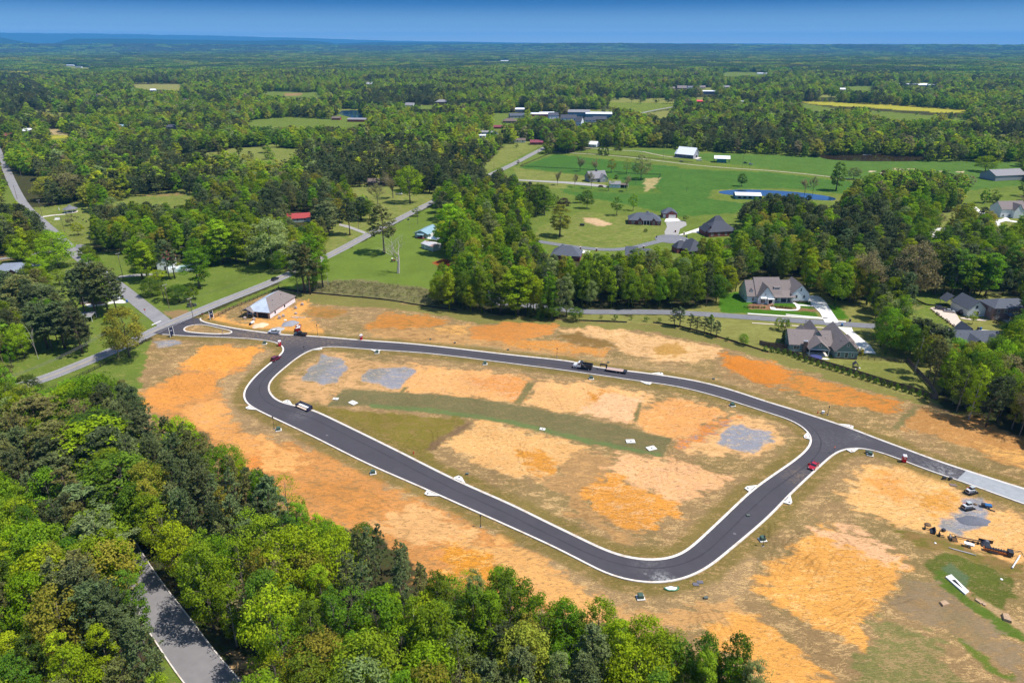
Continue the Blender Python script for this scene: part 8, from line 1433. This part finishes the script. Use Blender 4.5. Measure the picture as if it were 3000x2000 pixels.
HT=[('dead',915,627,526,44,'large leafless grey tree on the bright lawn','dead_tree','tan'),('pine',883,582,475,32,'tall lone pine with a bare trunk beside the highway','pine_tree','olive'),('round',942,466,384,28,'big round lime green maple by the distant driveway','maple_tree','lime'),('budding',903,455,393,22,'half bare pale tree left of the lime green maple','budding_tree','tan'),('budding',868,470,418,20,'low bare bushy tree in front of the brown roofed house','budding_tree','tan'),('round',135,615,536,42,'very round bright green tree between lane and side road','maple_tree','lime'),('round',90,598,532,28,'round green tree touching the very round one on its left','maple_tree','fresh'),('young',138,655,620,18,'small vase shaped tree on the lower left lawn','ornamental_tree','fresh'),('young',47,600,573,17,'pale fresh small tree by the lane bend','ornamental_tree','lime'),('tall',92,648,590,30,'leaning light green tree right of the blue grey roof','willow_tree','lime'),('round',298,820,713,46,'olive gold spring oak standing alone at the dirt edge','oak_tree','gold'),('cedar',285,722,702,12,'small conifer above the spring oak','cedar_tree','mid'),('round',75,935,866,34,'dark rounded cedar by the highway fence','cedar_tree','deep'),('young',247,744,725,9,'tiny lime shrub tree on the lower left lawn','ornamental_tree','lime'),('pine',221,724,607,36,'tall pine, left of three by the forecourt','pine_tree','pine'),('pine',224+26,722,604,34,'tall pine, middle of three by the forecourt','pine_tree','olive'),('pine',247+24,724,630,26,'tall pine, right of three by the forecourt','pine_tree','pine'),('pine',198,728,622,32,'tall pine behind the three by the forecourt','pine_tree','darkpine'),('pine',20,720,625,44,'broad pine at the far left edge, upper','pine_tree','pine'),('pine',70,735,638,44,'broad pine left of the carport, upper row left','pine_tree','olive'),('pine',110,745,655,40,'broad pine left of the carport, upper row right','pine_tree','pine'),('pine',150,800,700,46,'broad dark pine above the highway, left','pine_tree','pine'),('pine',190,812,712,34,'broad dark pine above the highway, right','pine_tree','darkpine'),('pine',110,800,700,40,'broad pine by the two striped awnings','pine_tree','pine'),('tall',20,815,735,30,'fresh green tree at the left edge above the highway','broadleaf_tree','fresh'),('round',58,822,745,26,'lime green tree left of the leaning bare trunk','broadleaf_tree','lime'),('snag',88,824,740,12,'thin leaning bare trunk among left pines','snag_tree','tan'),('young',29,845,795,14,'small thin tree on the lawn at the left edge','ornamental_tree','fresh'),('round',349,680,640,22,'first round orchard tree from left near the junction pole','orchard_tree','mid'),('young',378,690,650,18,'second round orchard tree from left near the junction pole','orchard_tree','mid'),('round',412,694,655,24,'third round orchard tree, widest, near the junction','orchard_tree','mid'),('young',446,688,657,16,'fourth round orchard tree, rightmost','orchard_tree','fresh'),('tall',328,642,548,26,'tall green tree left of the white house','broadleaf_tree','fresh'),('tall',340,646,560,22,'tall green tree in front of the white house, left','broadleaf_tree','lime'),('pine',390,642,552,20,'thin pine in front of the hoop shed, left','pine_tree','pine'),('thinpine',402,640,560,16,'thin pine in front of the hoop shed, right','pine_tree','pine'),('young',364,648,620,18,'lime bush tree before the hoop shed','ornamental_tree','lime'),('tall',459,662,572,28,'tall loose tree right of the hoop shed','broadleaf_tree','fresh'),('tall',477,600,520,26,'tall lime tree behind the lawn, first','broadleaf_tree','lime'),('tall',512,606,508,30,'tall lime tree behind the lawn, second','broadleaf_tree','lime'),('tall',543,602,515,28,'tall lime tree behind the lawn, third','broadleaf_tree','fresh'),('tall',570,607,515,26,'tall green tree behind the lawn, fourth','broadleaf_tree','fresh'),('round',628,618,505,42,'pale yellowish oak at the highway bend','oak_tree','sage'),('round',655,605,560,22,'smaller pale oak beside the yellowish one','oak_tree','sage'),('pine',700,672,560,38,'pine of the roadside clump, left','pine_tree','pine'),('tall',722,668,540,26,'tall green tree of the roadside clump, middle','broadleaf_tree','fresh'),('pine',713,676,568,24,'pine of the roadside clump, middle','pine_tree','olive'),('tall',742,660,545,22,'tall light tree of the roadside clump, right','broadleaf_tree','lime'),('snag',754,655,565,12,'thin nearly bare tree at the right end of the roadside clump','snag_tree','tan'),('sparse',685,674,600,20,'low loose tree at the left of the roadside clump','broadleaf_tree','mid'),('young',958,497,477,11,'small lawn tree by the highway bend','ornamental_tree','fresh'),('pine',804,540,458,20,'dark pine beside the gravel track','pine_tree','darkpine'),('pine',755,540,465,34,'broad pine right of the red roof','pine_tree','pine'),('pine',830,506,455,22,'dark round tree beside the thin pole','pine_tree','darkpine'),('round',850,507,462,20,'green tree right of the thin pole','broadleaf_tree','mid'),('tall',1034,585,472,30,'tall bright tree above the red earth patch','broadleaf_tree','lime'),('tall',1062,590,490,24,'tall tree right of the red earth patch','broadleaf_tree','fresh'),('tall',1190,722,616,40,'large bright tree on the edge of the parking strip','broadleaf_tree','lime'),('round',1268,734,690,20,'round cedar left of the single one below the street','cedar_tree','mid'),('cedar',1240,730,698,12,'small narrow cedar, left in the hedge row below the street','cedar_tree','mid'),('round',1322,737,707,16,'single round cedar below the street','cedar_tree','mid'),('cedar',1218,726,702,8,'tiny cedar at the left of the hedge row below the street','cedar_tree','mid'),('tall',1150,718,650,26,'dark green tree left of the parking strip','broadleaf_tree','mid'),('round',1128,716,655,22,'green tree at the end of the scrub','broadleaf_tree','mid'),('round',1040,700,630,30,'loose green tree above the silt fence, left','broadleaf_tree','sage'),('round',1085,712,640,28,'loose green tree above the silt fence, right','broadleaf_tree','fresh'),('young',1381,731,725,4,'tiny sapling below the street, first','sapling','mid'),('young',1414,734,722,6,'small sapling below the street, second','sapling','mid'),('young',1450,734.5,726,4,'tiny sapling below the street, third','sapling','mid'),('young',1484,738,727,6,'small sapling below the street, fourth','sapling','mid'),('young',1515,739.5,730,5,'tiny sapling below the street, fifth','sapling','mid'),('thinpine',1548,750,708,13,'young pine of the row, leftmost','pine_tree','darkpine'),('thinpine',1561,751,706,13,'young pine of the row, second','pine_tree','pine'),('thinpine',1585,757,722,11,'young pine of the row, third','pine_tree','darkpine'),('thinpine',1600,762,728,11,'young pine of the row, fourth','pine_tree','pine'),('thinpine',1617,766,729,12,'young pine of the row, fifth','pine_tree','darkpine'),('thinpine',1632,770,733,12,'young pine of the row, sixth','pine_tree','pine'),('thinpine',1645,775,738,12,'young pine of the row, rightmost','pine_tree','darkpine'),('cedar',1634,732,722,6,'small light shrub tree by the street above the pines','cedar_tree','fresh'),('round',1707,792,768,11,'round shrub tree left of the board fence','cedar_tree','fresh'),('young',1670,783,774,5,'small dark shrub on the site edge','cedar_tree','deep'),('cedar',1796,795,758,6,'dark narrow cypress at the left gable of the green house','cypress_tree','deep'),('young',1787,757,731,12,'bright twin tree in a mulch bed, left half','ornamental_tree','lime'),('young',1802,760,732,12,'darker twin tree in a mulch bed, right half','ornamental_tree','mid'),('budding',1990,697,572,50,'huge half bare grey tree behind the white house driveway','oak_tree','tan'),('round',2088,692,564,42,'tall tan leaved oak right of the half bare tree','oak_tree','tan'),('tall',1950,694,622,24,'lime tree behind the wooden climbing frame','broadleaf_tree','lime'),('round',1875,665,622,26,'green bushy tree right of the white house gable','broadleaf_tree','fresh'),('tall',2145,676,570,28,'tall loose tree before the second lawn','broadleaf_tree','mid'),('tall',2185,680,575,28,'tall loose tree above the white garage','broadleaf_tree','mid'),('tall',2225,680,590,26,'tall loose tree above the brick house, left','broadleaf_tree','fresh'),('tall',2262,682,585,26,'tall loose tree above the brick house, right','broadleaf_tree','fresh'),('sparse',2042,768,690,30,'pale loose tree of the street clump, upper left','broadleaf_tree','sage'),('sparse',2072,772,688,28,'pale loose tree of the street clump, upper right','broadleaf_tree','sage'),('round',2030,782,722,24,'green tree of the street clump, lower left','broadleaf_tree','mid'),('pine',2090,812,732,24,'pine of the street clump, first','pine_tree','darkpine'),('pine',2112,820,736,24,'pine of the street clump, second','pine_tree','darkpine'),('pine',2135,826,745,24,'pine of the street clump, third','pine_tree','pine'),('pine',2158,826,752,24,'pine of the street clump, fourth','pine_tree','darkpine'),('round',2065,800,745,26,'green tree at the foot of the street clump','broadleaf_tree','fresh'),('pine',2345,800,700,30,'dark tree at the right edge above the slate roof','pine_tree','darkpine'),('round',2318,790,740,24,'dark green tree right of the slate roof','broadleaf_tree','deep'),('round',2185,838,778,26,'fresh green tree below the slate roof, left','broadleaf_tree','fresh'),('round',2218,846,786,26,'gold green tree below the slate roof','broadleaf_tree','gold'),('round',2252,848,790,26,'mid green tree below the slate roof, middle','broadleaf_tree','mid'),('round',2290,850,772,28,'fresh green tree below the slate roof, right','broadleaf_tree','fresh'),('young',2233,744,716,8,'slim light green tree before the white garage','ornamental_tree','lime'),('round',2203,933,888,24,'round blue green tree beyond the fence corner','broadleaf_tree','sage'),('budding',1604,419-8,385,12,'half bare farm tree, left in the upper row','budding_tree','tan')if False else('budding',1332,393,357,13,'thin lawn tree of the upper paddock row, first','budding_tree','tan'),('budding',1368,395,364,11,'thin lawn tree of the upper paddock row, second','budding_tree','tan'),('young',1404,396,366,11,'thin lawn tree of the upper paddock row, third','budding_tree','gold'),('sparse',1439,400,366,12,'thin lawn tree of the upper paddock row, fourth','budding_tree','gold'),('round',1472,412,357,20,'tall full sage green tree right of the farmhouse','broadleaf_tree','sage'),('budding',1280,426,388,11,'thin tree of the lower farm row, first','budding_tree','tan'),('budding',1320,430,398,9,'thin tree of the lower farm row, second','budding_tree','tan'),('budding',1358,433,393,12,'thin tree of the lower farm row, third','budding_tree','tan'),('sparse',1398,438,400,11,'thin tree of the lower farm row, fourth','budding_tree','fresh'),('budding',1438,440,402,12,'thin tree of the lower farm row, fifth','budding_tree','tan'),('bush',1415,411,402,5,'round shrub beside the farmhouse','shrub','mid'),('round',1703,428,399,10,'lone dark round cedar in the lush field','cedar_tree','deep'),('round',1348,479,438,14,'dark green tree behind the sand circle, right','broadleaf_tree','mid'),('round',1332,466,447,10,'dark green tree behind the sand circle, left','broadleaf_tree','deep'),('young',1416,495,455,13,'dark round lawn tree in a mulch ring','broadleaf_tree','mid'),('young',1454,484,446,10,'light lawn tree right of the mulch ring tree','broadleaf_tree','lime'),('tall',1286,543,472,24,'tall airy tree on the slope left of the big lawn','broadleaf_tree','gold'),('tall',1231,498,430,15,'dark trunked tree by the dirt lane, left','broadleaf_tree','mid'),('tall',1250,494,425,16,'dark trunked tree by the dirt lane, right','broadleaf_tree','mid'),('round',1295,480,456,15,'purple leaved tree at the field corner','plum_tree','purple'),('young',1573,508,494,6,'small lawn tree right of the brick garage','ornamental_tree','mid'),('bush',1483,532,526,5,'dark low shrub before the red brick house','shrub','deep'),('tall',1920,438,373,17,'tall dark tree beside the farm pond','broadleaf_tree','mid'),('budding',1848,445,410,14,'bare grey tree by the farm pond, left','budding_tree','tan'),('budding',1866,447,402,10,'bare grey tree by the farm pond, right','budding_tree','tan'),('round',2262,395,359,28,'broad lime green oak standing alone on the right pasture','oak_tree','lime'),('round',1960,412,385,14,'loose tree right of the tall pond tree','broadleaf_tree','sage'),('round',1318-16,350,298,20,'gold topped big tree where the farm lane leaves the highway','broadleaf_tree','gold'),('round',1330-30,352,300,22,'big green tree where the farm lane leaves the highway','broadleaf_tree','fresh'),('round',1338,345,305,18,'dark tree right of the big ones at the farm lane','broadleaf_tree','deep'),('bush',1380,356,337,7,'small dark tree on the lane verge, left','shrub','deep'),('bush',1393,357.5,340,6,'small dark tree on the lane verge, right','shrub','deep'),('bush',1422,345,331,11,'low round tree before the far wood','shrub','mid'),('young',1190,379,368,4,'small bare lawn tree left of the highway','sapling','tan'),('young',1187,340,330,4,'tiny lawn tree in the town meadow','sapling','mid'),('young',181,540,512,13,'rounded light tree on the memorial lawn','ornamental_tree','lime'),('young',163,518,495,10,'reddish budding tree on the memorial lawn','ornamental_tree','tan'),('round',117,460,408,34,'wide budding tree beside the side road','broadleaf_tree','gold'),('round',165,458,400,36,'wide tan tree left of the teal shelter','broadleaf_tree','tan'),('round',212,470,426,26,'gold tan tree right of the teal shelter','broadleaf_tree','gold'),('round',20,570,495,40,'green roadside tree at the left edge, upper','broadleaf_tree','fresh'),('round',62,560,500,32,'lime roadside tree over the side road','broadleaf_tree','lime'),('bush',200,590,565,16,'dark hedge bush by the lawn corner, upper','shrub','mid'),('bush',208,598,572,16,'dark hedge bush by the lawn corner, lower','shrub','fresh'),('round',243,1332,1180,58,'broad tree arching over the shaded road, upper left side','broadleaf_tree','fresh'),('round',272,1398,1255,56,'broad tree arching over the shaded road, lower left side','broadleaf_tree','gold'),('round',345,1250,1120,54,'broad tree arching over the shaded road from its right side','broadleaf_tree','mid'),('budding',1168,1388,1305,34,'tan half bare tree at the bare edge of the lower wood','budding_tree','tan'),('snag',205,1535,1425,22,'white leafless snag in the lower left wood','dead_tree','tan'),('budding',905,1560,1440,44,'dark bare tangle of branches in the lower wood','budding_tree','tan'),('tall',1415,1548,1430,26,'tall bright tree at the lower wood tip, first','broadleaf_tree','fresh'),('round',1368,1520,1378,40,'tall rounded green tree at the wood edge','broadleaf_tree','fresh'),('round',1480,1560,1425,50,'broad lime tree at the wood edge','broadleaf_tree','lime'),('sparse',1544,1590,1448,20,'slim light tree sticking up at the wood edge','broadleaf_tree','gold'),('round',1600,1640,1462,34,'rounded green tree near the wood tip, left','broadleaf_tree','mid'),('round',1665,1650,1462,40,'rounded green tree near the wood tip, right','broadleaf_tree','mid'),('sparse',1725,1660,1520,34,'low sage tree at the tip of the wood','broadleaf_tree','sage')]
for h in HT:
 bk={'Young':None}.get(h[6]);plant_px(h[0],h[1],h[2],h[3],h[5],R_=h[4]*1.02,name=h[6],tone=h[7],group=None,cat='shrub' if h[6]=='shrub' else 'tree')
P=np.array(GP([(1757,806),(1774,808),(1806,813),(1840,827),(1870,837),(1900,846),(1960,864),(2040,888),(2100,906),(2125,914)]));L_=lens(P)[-1];n=26
for k in range(n):
 c=along(P,L_*k/(n-1));plant('bush',c[0],c[1]-.3,2.3 if k!=5 else 2.0,'young clipped shrub outside the board fence, %s from left'%ordn2(k),'fence_shrub','mid' if k%3 else 'fresh','shrubs along the board fence',.62,cat='shrub')
for i,(a,b_,n,nm)in enumerate((((1710,706),(1755,707.5),8,'before the left front of the white house'),((1774,705),(1818,709),8,'along the white house porch'),((1822,695),(1858,697),6,'under the right gable of the white house'),((2140,713),(2195,754),11,'down the left side of the tan driveway'),((2222,731),(2262,734),6,'before the white garage'),((2282,741),(2330,750),7,'before the brick house'))):
 A=np.array(G(*a));B=np.array(G(*b_))
 for k in range(n):
  c=A+(B-A)*(k/(n-1));plant('bush',c[0]+random.uniform(-.2,.2),c[1]+random.uniform(-.2,.2),random.uniform(.8,1.25),'low bed shrub %s, %s from left'%(nm,ordn2(k)),'bed_shrub',random.choice(['mid','deep','purple' if i==3 or i>4 else 'fresh']),'bed shrubs '+nm,1.0,cat='shrub')
plant_px('bush',1975,815,800,'bright yellow round bush at the right house corner',R_=8,name='yellow_shrub',tone='yellow',cat='shrub');plant_px('bush',1966,806,794,'green round bush behind the bright yellow one',R_=6,name='shrub',tone='mid',cat='shrub')
plant_px('bush',2205,722,712,'dark red bush by the tan driveway corner',R_=7,name='red_shrub',tone='purple',cat='shrub')
g=np.random.default_rng(77);C=[];N=[];T=[];SP=np.array(GP([(728,650),(820,645),(920,658),(985,666),(1035,690),(1125,716),(1000,702),(888,685),(763,673),(690,668)]));lo,hi=SP.min(0),SP.max(0);Q=g.uniform(lo,hi,(2600,2));Q=Q[sdf(Q,SP)<0]
for q in Q:h=g.uniform(.5,1.8);n=16;C.append(np.array([q[0],q[1],h*.5])+g.normal(size=(n,3))*np.array([.45,.45,h*.28]));N.append(unit(g.normal(size=(n,3))+np.array([0,0,.3])));T.append(np.full(n,g.uniform(.1,.9)))
C=np.vstack(C);me=quads_mesh('scrub',C,np.vstack(N),g.uniform(.2,.5,len(C)),.6,np.concatenate(T),leafmat('dry_scrub_leaves',(.19,.19,.075),.5));o=bpy.data.objects.new('scrub',me);ROOT.objects.link(o);kind(o,'stuff');o['label']='tangled dry scrub strip above the silt fence';o['category']='scrub'
for o in ROOT.objects:
 if o.get('label')and len(o['label'].split())>16:print('LONG',o.name,o['label'])
